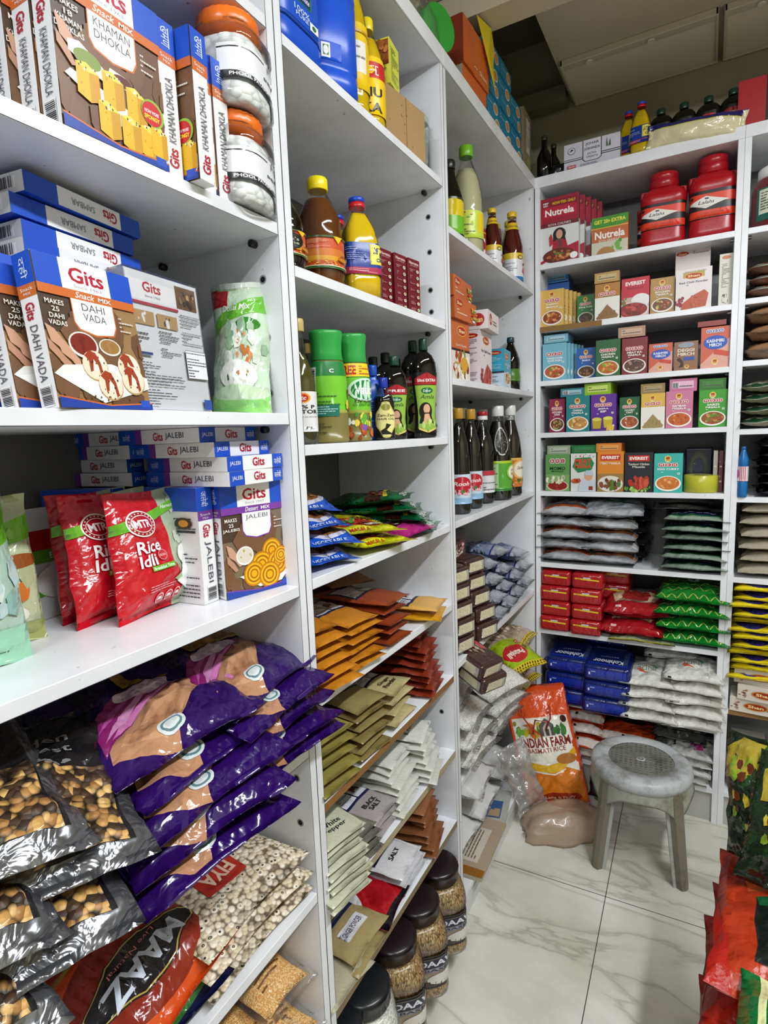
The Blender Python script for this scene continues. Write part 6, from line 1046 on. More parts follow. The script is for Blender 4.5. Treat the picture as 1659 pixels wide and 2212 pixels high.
def hexa(cx, cy, w_, h, c): return P([(cx-w_/2, cy), (cx-w_/3, cy+h/2), (cx+w_/3, cy+h/2), (cx+w_/2, cy), (cx+w_/3, cy-h/2), (cx-w_/3, cy-h/2)], c)
def mdh(base, title, cols, dish='8c4018', tc='f4f0e8', emb=True, bowl=True, sub_=None, lower=None):
    o = R(0, 0, 1, 1, base)
    if emb: o += emblem(.48, .86, .085)
    for i, ch_ in enumerate('MDH'): o += hexa(.26+.23*i, .71, .25, .10, 'f0ece8')+hexa(.26+.23*i, .71, .21, .08, 'b82030')+T(ch_, .26+.23*i, .71, .10, .05, 'f8f4f0', .03)
    for i, s_ in enumerate(title): o += T(s_, .5, .60-.07*i, min(.84, .085*len(s_)), .055, tc, .03)
    o += LN(.25, .50-.05*(len(title)-1), .75, .54-.05*(len(title)-1), 1, tc)+R(.82, .46, .90, .51, 'f4f4f0')+R(.84, .475, .88, .50, '2c7c3c')
    if lower: o += lower
    elif bowl: o += BOWL(.5, .23, .46, .20, dish, cols, 'f0ece4', len(title)+3, 26)
    return o
HEAP = lambda c, c2: R(0, 0, 1, .62, 'e8e4dc')+P([(.05, .06), (.5, .42), (.95, .10), (.9, .03), (.1, .02)], c)+B(.5, .15, .35, .1, 26, .06, [c2, c], 4)
def ontop(label, a, b, zt, hh, zs, c, front, y=.016, d=.10, yaw=0):   # a box lying on another whose top is at picture row zt
    x, Y, w_, h = bx(a, b, hh, zs+.12, y); zb_ = hz((x, Y), zt)+.001
    o = link('spice_box', carton(w_-.001, d, hz((x, Y), hh)-zb_, {'*': c}, front).mesh('spice_box'), None, (x, Y, zb_), (0, 0, math.radians(yaw))); tag(o, label, 'box')
# row 1: soya boxes and red jars
nt_ = R(0, 0, 1, 1, 'dcdcdc')+R(0, .62, 1, 1, '9c1830')+R(.04, .72, .96, .96, '841428')+R(.05, .70, .95, .86, 'b81c38')+T('Nutrela', .5, .775, .76, .10, 'f8f4f4', .03)+T('MRP', .14, .925, .14, .03, 'f4f4f4', .02)+T('60/-', .14, .89, .14, .03, 'f4f4f4', .02)+T('NOW \u20b950/- ONLY', .62, .91, .6, .045, 'f0d020', .02)+R(0, .56, 1, .62, '6c1c2c')+T('SOYA CHUNKS', .5, .59, .6, .035, 'e8d8d8', .01)
nt_ += P([(1, .02), (1, .28), (.62, .22), (.3, .12), (0, .0), (0, .05)], 'a81c34')+E(.5, .43, .17, .10, '201418')+P([(.34, .42), (.64, .42), (.70, .24), (.32, .24)], '201418')+E(.5, .43, .085, .07, 'd09c80')+P([(.30, .18), (.34, .33), (.46, .36), (.56, .36), (.68, .32), (.74, .18)], 'a81c2c')+P([(.46, .36), (.56, .36), (.54, .2), (.48, .2)], '5c4038')+P([(.24, .26), (.22, .40), (.28, .46), (.32, .40), (.34, .30)], 'b8303c')+BOWL(.48, .11, .42, .11, '6c2410', ['c07840', '8c4420', 'a85c2c', 'd89858', '4c7c28'], '5c2014', 4, 34)+E(.88, .08, .10, .05, 'f4f4f4')
for i in range(5):
    x, Y, w_, h = bx(1168, 1250, 424, V2, .014); 
    if i == 0: sm_ = carton(w_-.001, .028, h, {'*': 'd4d4d8'}, nt_, R(0, 0, 1, 1, 'd8d8dc')+R(0, .62, .9, 1, '841428')).mesh('soya_box')
    o = link('soya_box', sm_, None, (x+.014*i, Y+.034*i, V2), (0, 0, 0)); tag(o, ['front soya chunks box with a woman in red above a bowl', 'soya chunks box directly behind the front one, right edge showing', 'soya chunks box third in the row, right edge showing', 'soya chunks box fourth in the row, right edge showing', 'hindmost soya chunks box of the row'][i], 'box', 'soya chunks boxes')
ng = R(0, 0, 1, 1, 'b8602c')+R(0, 0, 1, .34, 'c8c4b0')+P([(0, .74), (.5, .70), (1, .76), (1, 1), (0, 1)], '3c8c24')+T('GET 20g EXTRA', .5, .86, .86, .13, 'f0e048', .03)+R(.0, .70, 1, .72, 'e0c030')+T('Nutrela', .5, .52, .82, .2, 'f4ece4', .03)+T('SOYA GRANULES', .5, .37, .6, .06, 'f0e0d0', .01)+E(.4, .02, .25, .18, 'a87c40')+B(.75, .2, .18, .12, 10, .08, ['3c8c28', '6cac40'], 3)
spice('soya_box', 'low soya granules box with green GET 20g EXTRA band', 1277, 1357, 466, V2, 'b8602c', ng, .014)
# red jars
def red_jar(px0, px1, top, y, label, rot=0, full=True):
    x, Y, w_, h = bx(px0, px1, top, V2, .012); Y = YB+y; r = w_/2
    t = thing('red_jar', (x, Y+r*.95, V2), (0, 0, math.radians(rot)))
    pf = [(r*.90, 0), (r*.99, .008), (r, .02), (r*.97, h*.20), (r*.965, h*.56), (r, h*.58), (r, h*.66), (r*.92, h*.72), (r*.66, h*.78), (r*.60, h*.80)]
    flat('jar_red', 'a8101c', .35, .5) if 'jar_red' not in MATS else None
    lathe(pf, 'a8101c', 'plastic', 40, 5, .92).obj('jar_body', t)
    lathe([(r*.60, h*.79), (r*.66, h*.80), (r*.66, h*.89), (r*.62, h*.91)], 'a81420', 'plastic', 48, ribs=1, ribd=.02).obj('neck_ring', t)
    lathe([(r*.60, h*.90), (r*.63, h*.905), (r*.63, h*.99), (r*.55, h)], 'a81420', 'plastic', 40, ribs=1, ribd=.015).obj('screw_cap', t)
    for sx in (-1, 1):                                            # carrying handle, a flat arm on each side of the neck
        hn = MB(); boxm(hn, sx*r*.92-.007, sx*r*.92+.007, -r*.2, r*.2, h*.60, h*.80, 'a81420', 'plastic', .004); boxm(hn, min(sx*r*.60, sx*r*.99), max(sx*r*.60, sx*r*.99), -r*.2, r*.2, h*.775, h*.80, 'a81420', 'plastic', .004); hn.obj('handle', t)
    lb = R(0, 0, 1, 1, 'd83c20')+R(0, .88, 1, 1, '1c1014')+R(0, .30, 1, .54, '241c20')+P([(.0, .56), (.36, .80), (.84, .58), (.36, .36)], 'e0ddd8')+T('Lalahs', .38, .58, .34, .12, '241c20', .01, .3)+R(.34, .68, .42, .74, '50484c')+T('MADRAS', .36, .44, .2, .05, 'c8c0bc', .01)+T('CURRY POWDER', .5, .18, .5, .05, '8c2010')+T('NET WT. 11LB 5KG', .4, .08, .5, .05, '5c140c')+R(0, 0, 1, .03, '1c1014')+R(.05, .72, .12, .82, '241c20')
    sleeve(pf, h*.22, h*.555, lb, -PI*.80, -PI*.22, 'd83c20', 'carton', 5, .92, .0012, 18).obj('paper_label', t); tag(t, label, 'jar', 'red plastic jars'); return t
red_jar(1378, 1478, 362, .015, 'red plastic jar with orange label, left of the two front ones', 4)
red_jar(1483, 1588, 326, .010, 'tallest red plastic jar with orange label beside the right panel', 2)
red_jar(1362, 1450, 372, .165, 'red plastic jar standing in shadow behind the left one')
# row 2
CUR = ['a84c20', '7c2c14', 'c87838', 'd8b070', '5c8c30']
for i in range(5):
    x, Y, w_, h = bx(1168, 1218, 626, V3, .012)
    if i == 0: yy = carton(w_-.001, .026, h, {'*': 'd8b060', 'x+': 'c8b070'}, mdh('d8b058', ['RAJMAH', 'MASALA'], CUR), R(0, 0, 1, 1, 'ccb070')+LN(.2, .1, .8, .9, 10, '9c8448')).mesh('spice_box')
    o = link('spice_box', yy, None, (x+.009*i, Y+.028*i, V3), (0, 0, 0)); tag(o, ['front yellow rajmah masala box with a red bean dish, far left', 'yellow masala box second in the row on the left', 'yellow masala box third in the row on the left', 'yellow masala box fourth in the row on the left', 'hindmost yellow masala box in the row on the left'][i], 'box', 'yellow masala boxes')
flatb = lambda c, c2='e8e8e0': R(0, 0, 1, 1, c)+R(.12, .25, .88, .8, c2)+LN(.16, .3, .84, .75, 2, '505050')
ontop('upper blue spice box lying on another under the board, far left', 1178, 1228, 611, 588, V3, '1c60a0', flatb('2878b8', '7cb0d8'), .12)
spice('spice_box', 'lower blue spice box behind the yellow masala boxes', 1180, 1230, 612, V3, '1c60b8', R(0, 0, 1, 1, '1c60b8'), .12, .10, side='184c80')
spice('spice_box', 'small dark green masala box in shadow between yellow and brown boxes', 1246, 1284, 638, V3, '2c7c34', mdh('2c7c34', ['PANI PURI'], ['4c3824', '6c5030'], '3c3020'), .07)
spice('spice_box', 'tall brown and white jeera powder box', 1284, 1339, 612, V3, 'b07830', mdh('b07830', ['JEERA', 'POWDER'], None, tc='2c2420', lower=HEAP('8c6438', '7c5830')), .010)
ontop('pale brown box lying on top of the jeera powder box', 1284, 1338, 611, 588, V3, 'b89860', flatb('b89050', 'c8b080'), .012, .03)
ev = R(0, 0, 1, 1, 'c02434')+T('EVEREST', .5, .86, .72, .10, 'f4ece8', .04)+T('Kashmirilal', .5, .74, .6, .06, '5c1018')+R(0, 0, 1, .5, 'c8a8a0')+E(.7, .40, .34, .18, 'e8e4e4')+BOWL(.4, .16, .62, .22, '8c2018', ['a83024', '6c1810', 'c04838'], 'd8d0cc', 4, 30)+B(.1, .42, .12, .08, 8, .06, ['3c8c28', 'c83020'], 5)
spice('spice_box', 'red chilli masala box with bowls of food', 1341, 1402, 600, V3, 'c02434', ev, .012)
spice('spice_box', 'ochre masala box with green garnish, right of the red chilli masala one', 1403, 1457, 600, V3, 'a88040', mdh('b08848', ['KITCHEN', 'MASALA'], CUR+['8cb840'], '6c4420'), .020)
rr = R(0, 0, 1, 1, 'e4dcdc')+R(.2, .78, .8, .92, 'b0a058')+E(.5, .82, .26, .08, 'e0b030')+E(.5, .82, .235, .065, 'b02020')+T('Shan', .5, .82, .34, .055, 'f4e090', .03)+T('Premium Quality', .55, .93, .6, .04, '8c7c30', 0, .3)+T('Red Chilli Powder', .5, .67, .8, .05, '40303c', .01)+LN(.3, .58, .7, .62, 1, '504048')+P([(.15, .0), (.85, .04), (.92, .35), (.8, .45), (.5, .34), (.2, .16)], 'b8502c')+B(.1, .22, .12, .14, 14, .06, ['a01c20', '8c1418'], 4)+B(.6, .2, .25, .14, 30, .04, ['c05c38', 'a84828', 'c86c44'], 5)
spice('spice_box', 'big white red chilli powder box with orange heap, foremost', 1457, 1536, 580, V3, 'dcd4d4', rr, .008, .05, side='b8b0b4')
spice('spice_box', 'white and red spice box sticking up behind the big chilli powder box', 1455, 1531, 536, V3, 'd8ccc8', R(0, 0, 1, 1, 'dcd0cc')+R(0, 0, 1, .3, 'c0a8a0')+E(.2, .93, .18, .035, 'b02020')+T('Shan', .2, .93, .24, .03, 'f4e090', .02)+LN(.5, .9, .95, .96, 2, '605058'), .075, .05, side='a89c98')
wn = R(0, 0, 1, 1, 'd8d4c8')+E(.5, .93, .34, .035, 'c87850')+LN(.2, .35, .8, .85, 16, '8c887c', 4)+R(.3, .06, .7, .22, '50504c')+B(.5, .14, .2, .07, 14, .08, ['d8d4c8'], 4)
spice('spice_box', 'narrow cream box turned side on beside the right panel', 1549, 1580, 548, V3, 'd8d4c8', wn, .02, .09, side='6c6860')
# row 3
for i in range(6):
    x, Y, w_, h = bx(1172, 1224, 742, V4, .012)
    if i == 0: yy = carton(w_-.001, .024, h, {'*': '6cacc4', 'x+': '88b8cc'}, mdh('74b4c8', ['TANDOORI', 'CHICKEN'], ['b04c20', '8c3418', 'd8a868', '5c8c30'], 'b8583c', 'f4f8f8', False)).mesh('spice_box')
    o = link('spice_box', yy, None, (x+.007*i, Y+.026*i, V4), (0, 0, 0)); tag(o, 'light blue tandoori masala box, '+['foremost of its row', 'second of its row', 'third of its row', 'fourth of its row', 'fifth of its row', 'hindmost of its row'][i], 'box', 'light blue masala boxes')
ontop('light blue box lying on top of the light blue row', 1175, 1227, 741, 723, V4, '5c98b4', flatb('78b0c4', 'a8ccd8'), .02)
spice('spice_box', 'royal blue masala box set back in shadow', 1245, 1287, 752, V4, '1c5ca8', mdh('1c5ca8', ['SHAHI'], ['3c2c20', '8c6438'], '4c3420'), .05)
spice('spice_box', 'green chicken masala box', 1286, 1340, 734, V4, '24602c', mdh('24602c', ['CHICKEN', 'MASALA'], ['c87028', 'a84c18', 'e0a050', '6cac30'], 'b8601c', emb=False), .012)
spice('spice_box', 'maroon meat masala box', 1342, 1398, 730, V4, '7c1c28', mdh('7c1c28', ['MEAT KA', 'MASALA'], ['5c3c30', '7c5040', '48302c', 'a87c68'], '5c3830', emb=False), .012)
ontop('maroon and beige box lying above the meat masala box', 1335, 1394, 729, 706, V4, '7c2c28', flatb('b08870', 'c8a890'), .010, .035)
ks_ = R(0, 0, 1, 1, 'c85c40')+P([(0, 0), (1, 0), (1, .72), (0, .1)], 'd8a090')+E(.5, .62, .42, .17, '2850b0')+T('KASHMIRI', .5, .66, .6, .08, 'e8ecf4', .03)+T('MIRCH', .5, .56, .42, .08, 'e8ecf4', .03)+P([(.45, .34), (.95, .26), (.97, .38), (.47, .46)], 'c84430')+emblem(.5, .15, .08)
for i, ch_ in enumerate('MDH'): ks_ += hexa(.28+.2*i, .90, .22, .09, 'f0ece8')+hexa(.28+.2*i, .90, .18, .07, '3c58a8')+T(ch_, .28+.2*i, .90, .08, .045, 'f8f4f0', .02)
spice('spice_box', 'smaller orange kashmiri mirch box with blue oval', 1400, 1452, 742, V4, 'c85c40', ks_, .016)
dg = R(0, 0, 1, 1, '8c6444')+E(.5, .88, .34, .09, '8c98a8')+T('DEGGI', .5, .70, .7, .11, 'e8dcc8', .03)+T('MIRCH', .5, .56, .7, .11, 'e8dcc8', .03)+R(.4, .34, .85, .46, '2c4ca0')+P([(.1, .4), (.3, .25), (.2, .1), (.4, .12), (.4, .3), (.25, .45)], '3c1c10')+emblem(.55, .12, .07)
spice('spice_box', 'brown deggi mirch box with curved chilli, between two orange boxes', 1454, 1507, 738, V4, '8c6444', dg, .016)
spice('spice_box', 'larger orange kashmiri mirch box with blue oval by the panel', 1511, 1575, 706, V4, 'd05c3c', ks_, .010)
ontop('dark red box lying above the large orange mirch box', 1506, 1568, 705, 693, V4, '8c3020', R(0, 0, 1, 1, '8c3428'), .02, .03)
# row 4
R4 = [(1186, 1221, 862, '8c2048', ['KITCHEN', 'KING'], ['8c9c50', 'b88860', 'a84c38'], '6c3428', 'maroon kitchen king masala box at the left end of its row', None), (1222, 1274, 856, '1c7c80', ['CHANA', 'MASALA'], ['d8a860', 'c89048', 'b07830', 'e8c888'], 'b88848', 'teal chana masala box', None), (1275, 1331, 852, '5c2890', ['JEERA', 'SIP'], None, None, 'purple jeera drink box with two glasses', R(.02, .06, .98, .30, '5c2890')+P([(.1, .06), (.4, .06), (.44, .32), (.06, .32)], 'b8a020')+E(.25, .32, .19, .05, 'd8cc50')+P([(.54, .08), (.84, .08), (.88, .34), (.5, .34)], 'c8b028')+E(.69, .34, .19, .05, 'e0d860')+B(.8, .08, .18, .06, 12, .09, ['e8e0a0', 'd8b838'], 5)),
      (1337, 1382, 858, '1c5c34', ['CHUNKY', 'CHAT'], ['b86840', '8c4428', 'e0d8c8'], 'a05030', 'dark green chunky chat masala box set back in shadow', None), (1383, 1436, 850, 'd8b048', ['AMCHUR', 'POWDER'], None, None, 'yellow and white amchur powder box', HEAP('a08858', '8c7448')), (1436, 1496, 845, 'c87898', ['SAMBAR', 'MASALA'], ['c86428', 'a84818', 'e09858'], 'b85c20', 'pink sambar masala box', None), (1507, 1570, 842, '3c9828', ['SABZI', 'MASALA'], ['a85c30', '8c4420', '4c8c28', 'c88850'], '8c5028', 'bright green sabzi masala box by the right panel', None)]
for a, b, tp_, c, ti, cols, dish, lb, low in R4:
    spice('spice_box', lb, a, b, tp_, V5, c, mdh(c, ti, cols, dish or '8c4018', 'f4f0e8' if ti[0] != 'AMCHUR' else 'b04020', lower=low), .028 if a in (1186, 1337) else .012)
for a, b, z0, hh, c, c2, lb in [(1211, 1262, .153, 839, '1c7080', '90b8c0', 'teal box lying flat above the chana masala box'), (1262, 1320, .160, 828, '90b830', 'c8dc70', 'lime green box lying flat above the purple box'), (1384, 1437, .162, 829, '8c7444', 'a08c60', 'brown flap box above the amchur powder box'), (1446, 1506, .168, 818, 'c06890', 'e0b0c8', 'pink box lying flat above the sambar masala box'), (1510, 1569, .172, 818, '2c6c20', '3c7c2c', 'dark green box lying flat above the sabzi masala box')]:
    x, Y, w_, h = bx(a, b, hh, V5+z0-.02, .016); zt = {1211: 856, 1262: 852, 1384: 850, 1446: 845, 1510: 842}[a]; zb_ = hz((x, Y), zt+1.0)
    o = link('spice_box', carton(w_-.001, .11, max(.02, hz((x, Y), hh)-zb_), {'*': c, 'z-': c}, flatb(c, c2)+(BAR(.1, .3, .35, .7) if a in (1211, 1446) else [])).mesh('spice_box'), None, (x, Y, zb_), (0, 0, math.radians(3 if a != 1262 else -4))); tag(o, lb, 'box')
# row 5
mo = R(0, 0, 1, 1, '5c9450')+R(0, 0, 1, .45, '78a060')+T('MOMO', .5, .62, .66, .09, '143c18', .04)+T('MASALA', .5, .54, .5, .05, '143c18', .02)+BOWL(.5, .14, .46, .15, '8c1c14', ['b03020', '8c1c10'], 'c8c4a8', 5, 10)+B(.4, .32, .4, .09, 22, .1, ['e8e4cc', 'd0ccb0', '8cac68'], 4)
for i in range(3): mo += hexa(.28+.22*i, .82, .22, .13, 'f0ece8')+hexa(.28+.22*i, .82, .18, .10, 'a82434')+T('SRG'[i] if False else 'BMC'[i], .28+.22*i, .82, .07, .05, 'f8f4f0', .02)
spice('spice_box', 'green momo masala box at the left end of the lowest box row', 1178, 1231, 982, V6, '5c9450', mo, .012)
ms = R(0, 0, 1, 1, 'd8d8d4')+B(.5, .9, .45, .08, 20, .02, ['404040', 'b82020'], 3)+P([(.08, .66), (.2, .88), (.8, .90), (.94, .74), (.85, .58), (.3, .5)], '1c8048')+T('MEAT', .5, .80, .66, .12, 'd84028', .04)+T('MASALA', .5, .67, .66, .12, 'd84028', .04)+P([(.3, .0), (.4, .3), (.66, .38), (.98, .3), (1, 0)], 'c4ccd8')+E(.72, .38, .15, .1, 'd8a078')+P([(.56, .44), (.62, .56), (.9, .54), (.92, .42)], 'b8c4d4')+E(.22, .28, .2, .06, 'b84828')+B(.22, .30, .15, .03, 8, .05, ['d87040', '8c2c14'], 4)+R(.74, .04, .9, .14, '8c3820')
spice('spice_box', 'white meat masala box with a drawn cook in a cap', 1232, 1287, 980, V6, 'd8d8d4', ms, .012)
def evr(c, t_, food): return R(0, 0, 1, 1, c)+R(.12, .78, .88, .93, 'c02824')+T('EVEREST', .5, .855, .66, .08, 'f4ece0', .04)+T(t_[0], .5, .71, .75, .055, 'f4ece0', .01)+(T(t_[1], .5, .64, .45, .05, 'f4ece0', .01) if len(t_) > 1 else [])+food
spice('spice_box', 'orange masala box with a dark meat dish', 1289, 1347, 976, V6, 'd88028', evr('d88428', ['MEAT MASALA'], R(0, 0, 1, .45, '9c7840')+E(.5, .2, .48, .2, 'e0dcd0')+B(.5, .2, .4, .14, 30, .09, ['5c2818', '7c3820', '8c4828', '4c7c28'], 4)), .012)
spice('spice_box', 'black tandoori chicken masala box', 1348, 1410, 978, V6, '24262c', evr('24262c', ['Tandoori Chicken', 'Masala'], B(.5, .09, .5, .07, 40, .07, ['4c8c28', '8cb84c', 'a8c870'], 6)+B(.5, .26, .34, .15, 34, .11, ['b83c24', '8c2414', 'a8301c', 'c8583c'], 4)), .012)
spice('spice_box', 'turquoise masala box with curry bowl, beside the dark tin', 1411, 1474, 980, V6, '38a8a0', mdh('3cb0a4', ['EGG CURRY'], ['d88840', 'c06c28', 'e8b070'], 'c87430', 'e8f4f0'), .012)
for a, b, zt, hh, c, c2, lb in [(1182, 1232, 982, 963, '90a088', 'b0b8a8', 'grey green box lying on top of the momo masala box'), (1234, 1288, 980, 962, '1c6838', '2c7c44', 'green box lying on top of the meat masala box'), (1287, 1342, 976, 958, 'd07c28', 'e09c50', 'orange box lying on top of the orange meat masala box')]:
    x, Y, w_, h = bx(a, b, hh, V6+.1, .02); zb_ = hz((x, Y), zt+1.0)
    o = link('spice_box', carton(w_-.001, .11, hz((x, Y), hh)-zb_, {'*': c}, flatb(c, c2)).mesh('spice_box'), None, (x, Y, zb_)); tag(o, lb, 'box')
dk = R(0, 0, 1, 1, '1c2034')+E(.5, .5, .42, .46, '3c3828')+E(.5, .5, .36, .40, '4c5038')+E(.5, .5, .26, .3, '2c3444')+LN(.3, .6, .7, .66, 1, 'a89c60')+B(.5, .15, .4, .08, 12, .06, ['6c8c50', '8c5c30'], 4)
x, Y, w_, h = bx(1478, 1537, 968, V6, .145)
o = link('tin_box', brickm(w_, .06, h, '1c2034', 'plastic', .006, dk).mesh('tin_box'), None, (x, Y, V6)); tag(o, 'dark blue decorated tin behind the tape roll', 'tin')
for a, b, hh, c, lb in [(1538, 1549, 974, 'b8b0a8', 'thin pale box standing beside the dark tin'), (1550, 1560, 974, '7c4450', 'thin mauve box standing second from the right panel'), (1561, 1568, 978, '6c3c48', 'thin maroon box standing against the right panel')]:
    spice('spice_box', lb, a, b, hh, V6, c, R(0, 0, 1, 1, c)+LN(.2, .2, .8, .8, 5, 'e0d8d8'), .05, .07)
x, Y, w_, h = bx(1475, 1552, 1026, V6, .0)
r = w_/2; t = thing('tape_roll', (x, YB+.004+r, V6))
m = lathe([(r*.96, 0), (r, .002), (r, .056), (r*.96, .058)], 'b8b838', 'plastic', 48); m.obj('tape', t)
lathe([(r*.40, .0585), (r*.40, .0592)], '8c8438', 'plastic', 30).obj('core', t); tag(t, 'wide yellow-green roll of packing tape lying flat', 'tape')
# row 6: silver bags
def slv(seed, c='b8babe', stripe_='c85c2c', txt=True):
    a = R(0, .0, 1, .16, c)+R(0, .16, 1, .24, stripe_)+R(.1, .3, .9, .85, 'dcdcdc')+B(.5, .6, .3, .2, 14, .1, ['e8e8e8', 'c86c30', 'a8a8a8'], seed)
    return pouch(.198, .24, .050, c, a, mat='foil', seed=seed, wr=.008, nu=16, nv=16, fat=.45, gm='film', corner=.004)
sv = [slv(171).mesh('silver_bag'), slv(172, 'b8babe', 'd0d0d0').mesh('silver_bag')]
def row(name, meshes, px0, px1, z, n, dz, y, what, group, yaw=0, tilt=0, L=.2, seed=1, cat='bag', jx=.004, dy=0., z0=.0):
    rg = random.Random(seed); x, Y, w_, h = bx(px0, px1, 900, z, y)
    for i in range(n):
        o = lay(name, meshes[i % len(meshes)], x+rg.uniform(-jx, jx), YB+y+rg.uniform(-.006, .006)+dy*i, z+z0+dz*(i+.5), yaw+rg.uniform(-2, 2), tilt); o.scale[1] = .96; tag(o, what % ORD[n-1-i], cat, group)
row('silver_bag', sv, 1160, 1273, V7, 5, .043, -.012, 'silver bag with orange stripe, %s of the left column', 'silver bags', 0, 3, seed=2, dy=.002)
sv2 = [slv(173, 'b8babe', 'c87c4c').mesh('silver_bag'), slv(174, 'c0c2c6', 'a8a8a8').mesh('silver_bag')]
wbg = R(0, 0, 1, 1, 'c4ccd4')+R(0, 0, 1, .2, 'a8aab0')+P([(.3, .45), (.75, .40), (.78, .46), (.4, .52)], '2c8c48')+R(.35, .75, .75, .85, '3c3c3c')
row('silver_bag', sv2, 1258, 1372, V7, 4, .042, -.004, 'silver bag, %s of the second column on its shelf', 'silver bags second column', 2, 3, seed=3)
x, Y, w_, h = bx(1258, 1380, 900, V7, 0); o = lay('silver_bag', pouch(.215, .24, .05, 'b4b8bc', wbg, mat='foil', gm='film', seed=175, wr=.008, fat=.45).mesh('silver_bag'), x+.004, YB+.0, V7+.194, 4, 6); tag(o, 'white topped bag with green swoosh on the second silver column', 'bag')
dkb = pouch(.18, .20, .04, '3c3c40', None, mat='foil', seed=176, wr=.01).mesh('dark_bag')
for i in range(4): o = lay('dark_bag', dkb, .30+.01*(i % 2), YB+.08, V7+.03+.045*i, 0, 0); tag(o, 'dim grey bag at the back between the bag columns, '+ORD[3-i], 'bag', 'dim grey bags')
pg = R(0, 0, 1, 1, '1c1c40')+R(0, 0, 1, .14, '8c9c8c')+R(0, .12, 1, .18, '1c5c34')+P([(.1, .5), (.5, .4), (.9, .5), (.9, .9), (.1, .9)], 'a8a898')+LN(.1, .22, .9, .34, 2, 'a8a8c8', 3)
pgm = [pouch(.205, .24, .036, '1c1c30', pg, seed=s_, wr=.007, fat=.45, corner=.004).mesh('bag') for s_ in (177, 178)]
row('purple_green_bag', pgm, 1440, 1560, V7, 6, .033, -.010, 'dark purple and green bag, %s of the stack by the panel', 'purple and green bags', -1, 2, seed=4)
grc = pouch(.19, .20, .03, '9c9c98', None, mat='foil', seed=179, wr=.008).mesh('bag'); 
for i in range(2): o = lay('grey_film_bag', grc, .50+.01*i, YB+.05, V7+.215+.026*i, 2, 0); tag(o, ['grey film bag lying on the dark purple stack', 'topmost grey film bag above the purple stack'][i], 'bag', 'grey film bags')
# row 7: red bricks, red bags, green bags
rf_ = R(0, 0, 1, 1, 'a8141c')+P([(0, .70), (1, .60), (1, .76), (0, .86)], 'e0c828')+R(.35, .82, .65, .98, 'c8c8d0')+LN(.1, .66, .9, .8, 1, '7c3010', 3)
rt_ = R(0, 0, 1, 1, 'b01820')+E(.5, .45, .34, .22, 'c8b0b0')+E(.5, .45, .30, .18, 'a0141c')+E(.5, .5, .2, .07, 'd8c8c8')
rb = brickm(.112, .18, .0585, 'a8141c', 'film', .014, rf_, None, None, rt_).mesh('red_brick')
for c_, (px0, px1, n, y) in enumerate([(1166, 1229, 4, -.012), (1231, 1297, 4, -.020)]):
    x, Y, w_, h = bx(px0, px1, 900, V8, y)
    for i in range(n):
        o = link('red_rice_brick', rb, None, (x+(i % 2)*.003, YB+y+.004*i-.002, V8+.0592*i), (0, 0, math.radians([1, -2, 2, -1][i]))); tag(o, 'red brick pack with yellow strip, '+ORD[3-i]+[' of the left column', ' of the second column'][c_], 'pack', 'red brick packs')
for i in range(4):
    o = link('red_rice_brick', rb, None, (.275, YB+.10, V8+.0592*i), (0, 0, math.radians(2-i))); tag(o, 'red brick pack, '+ORD[3-i]+' of the column standing further back', 'pack', 'red brick packs')
rl = R(0, 0, 1, 1, 'a01820')+P([(.2, .25), (.8, .25), (.88, .55), (.7, .75), (.3, .75), (.12, .55)], 'd0b898')+B(.5, .5, .2, .16, 14, .09, ['8c2420', 'a83c30'], 3)+P([(.30, .3), (.30, .62), (.36, .68), (.42, .62), (.5, .74), (.58, .62), (.64, .68), (.7, .62), (.7, .3)], '8c2420')+LN(.2, .06, .8, .16, 1, 'e0b0b0')
rlm = [pouch(.225, .20, .07, 'a01820', rl, seed=s_, wr=.007, fat=.45).mesh('red_bag') for s_ in (181, 182)]
for i, (x, z, y) in enumerate([(.345, V8+.035, -.030), (.362, V8+.105, -.022)]):
    o = lay('red_rice_bag', rlm[i], x, YB+y, z, [-2, 4][i], 6); tag(o, ['lower red pillow bag beside the red bricks', 'upper red pillow bag with cream arch picture'][i], 'bag', 'red pillow bags')
gg = R(0, 0, 1, 1, '147828')
for a in range(7):
    for b in range(5):
        cx, cy = .07+.145*a+(.07 if b % 2 else 0), .06+.15*b
        gg += P([(cx-.07, cy), (cx, cy+.07), (cx+.07, cy), (cx+.058, cy-.004), (cx, cy+.055), (cx-.058, cy-.004)], 'a8b050')
gg += R(.28, .80, .72, 1, '5cb828')+T('BASMATI', .5, .88, .34, .06, '1c5c18', .02)+R(.40, .52, .56, .66, 'e0e8e8')+P([(.43, .6), (.53, .6), (.48, .54)], '3c5ca0')
ggm = [pouch(.235, .24, .055, '147828', gg, seed=s_, wr=.008, fat=.42).mesh('green_bag') for s_ in (183, 184)]
row('green_rice_bag', ggm, 1432, 1556, V8, 4, .050, -.022, 'green patterned rice bag, %s of the stack', 'green rice bags', 0, 6, seed=5, z0=-.004)
x, Y, w_, h = bx(1318, 1445, 900, V8, 0)
pale = R(0, 0, 1, 1, '9ca888')+LN(.05, .1, .95, .5, 5, '4c6c34', 3)+R(0, .02, 1, .06, 'b8a838')
o = lay('pale_green_bag', pouch(.22, .2, .016, '9ca888', pale, seed=185, wr=.004).mesh('bag'), x+.01, YB-.045, V8+.010, 3, 0); tag(o, 'flat pale green bag under the red pillow bags, sticking out', 'bag')
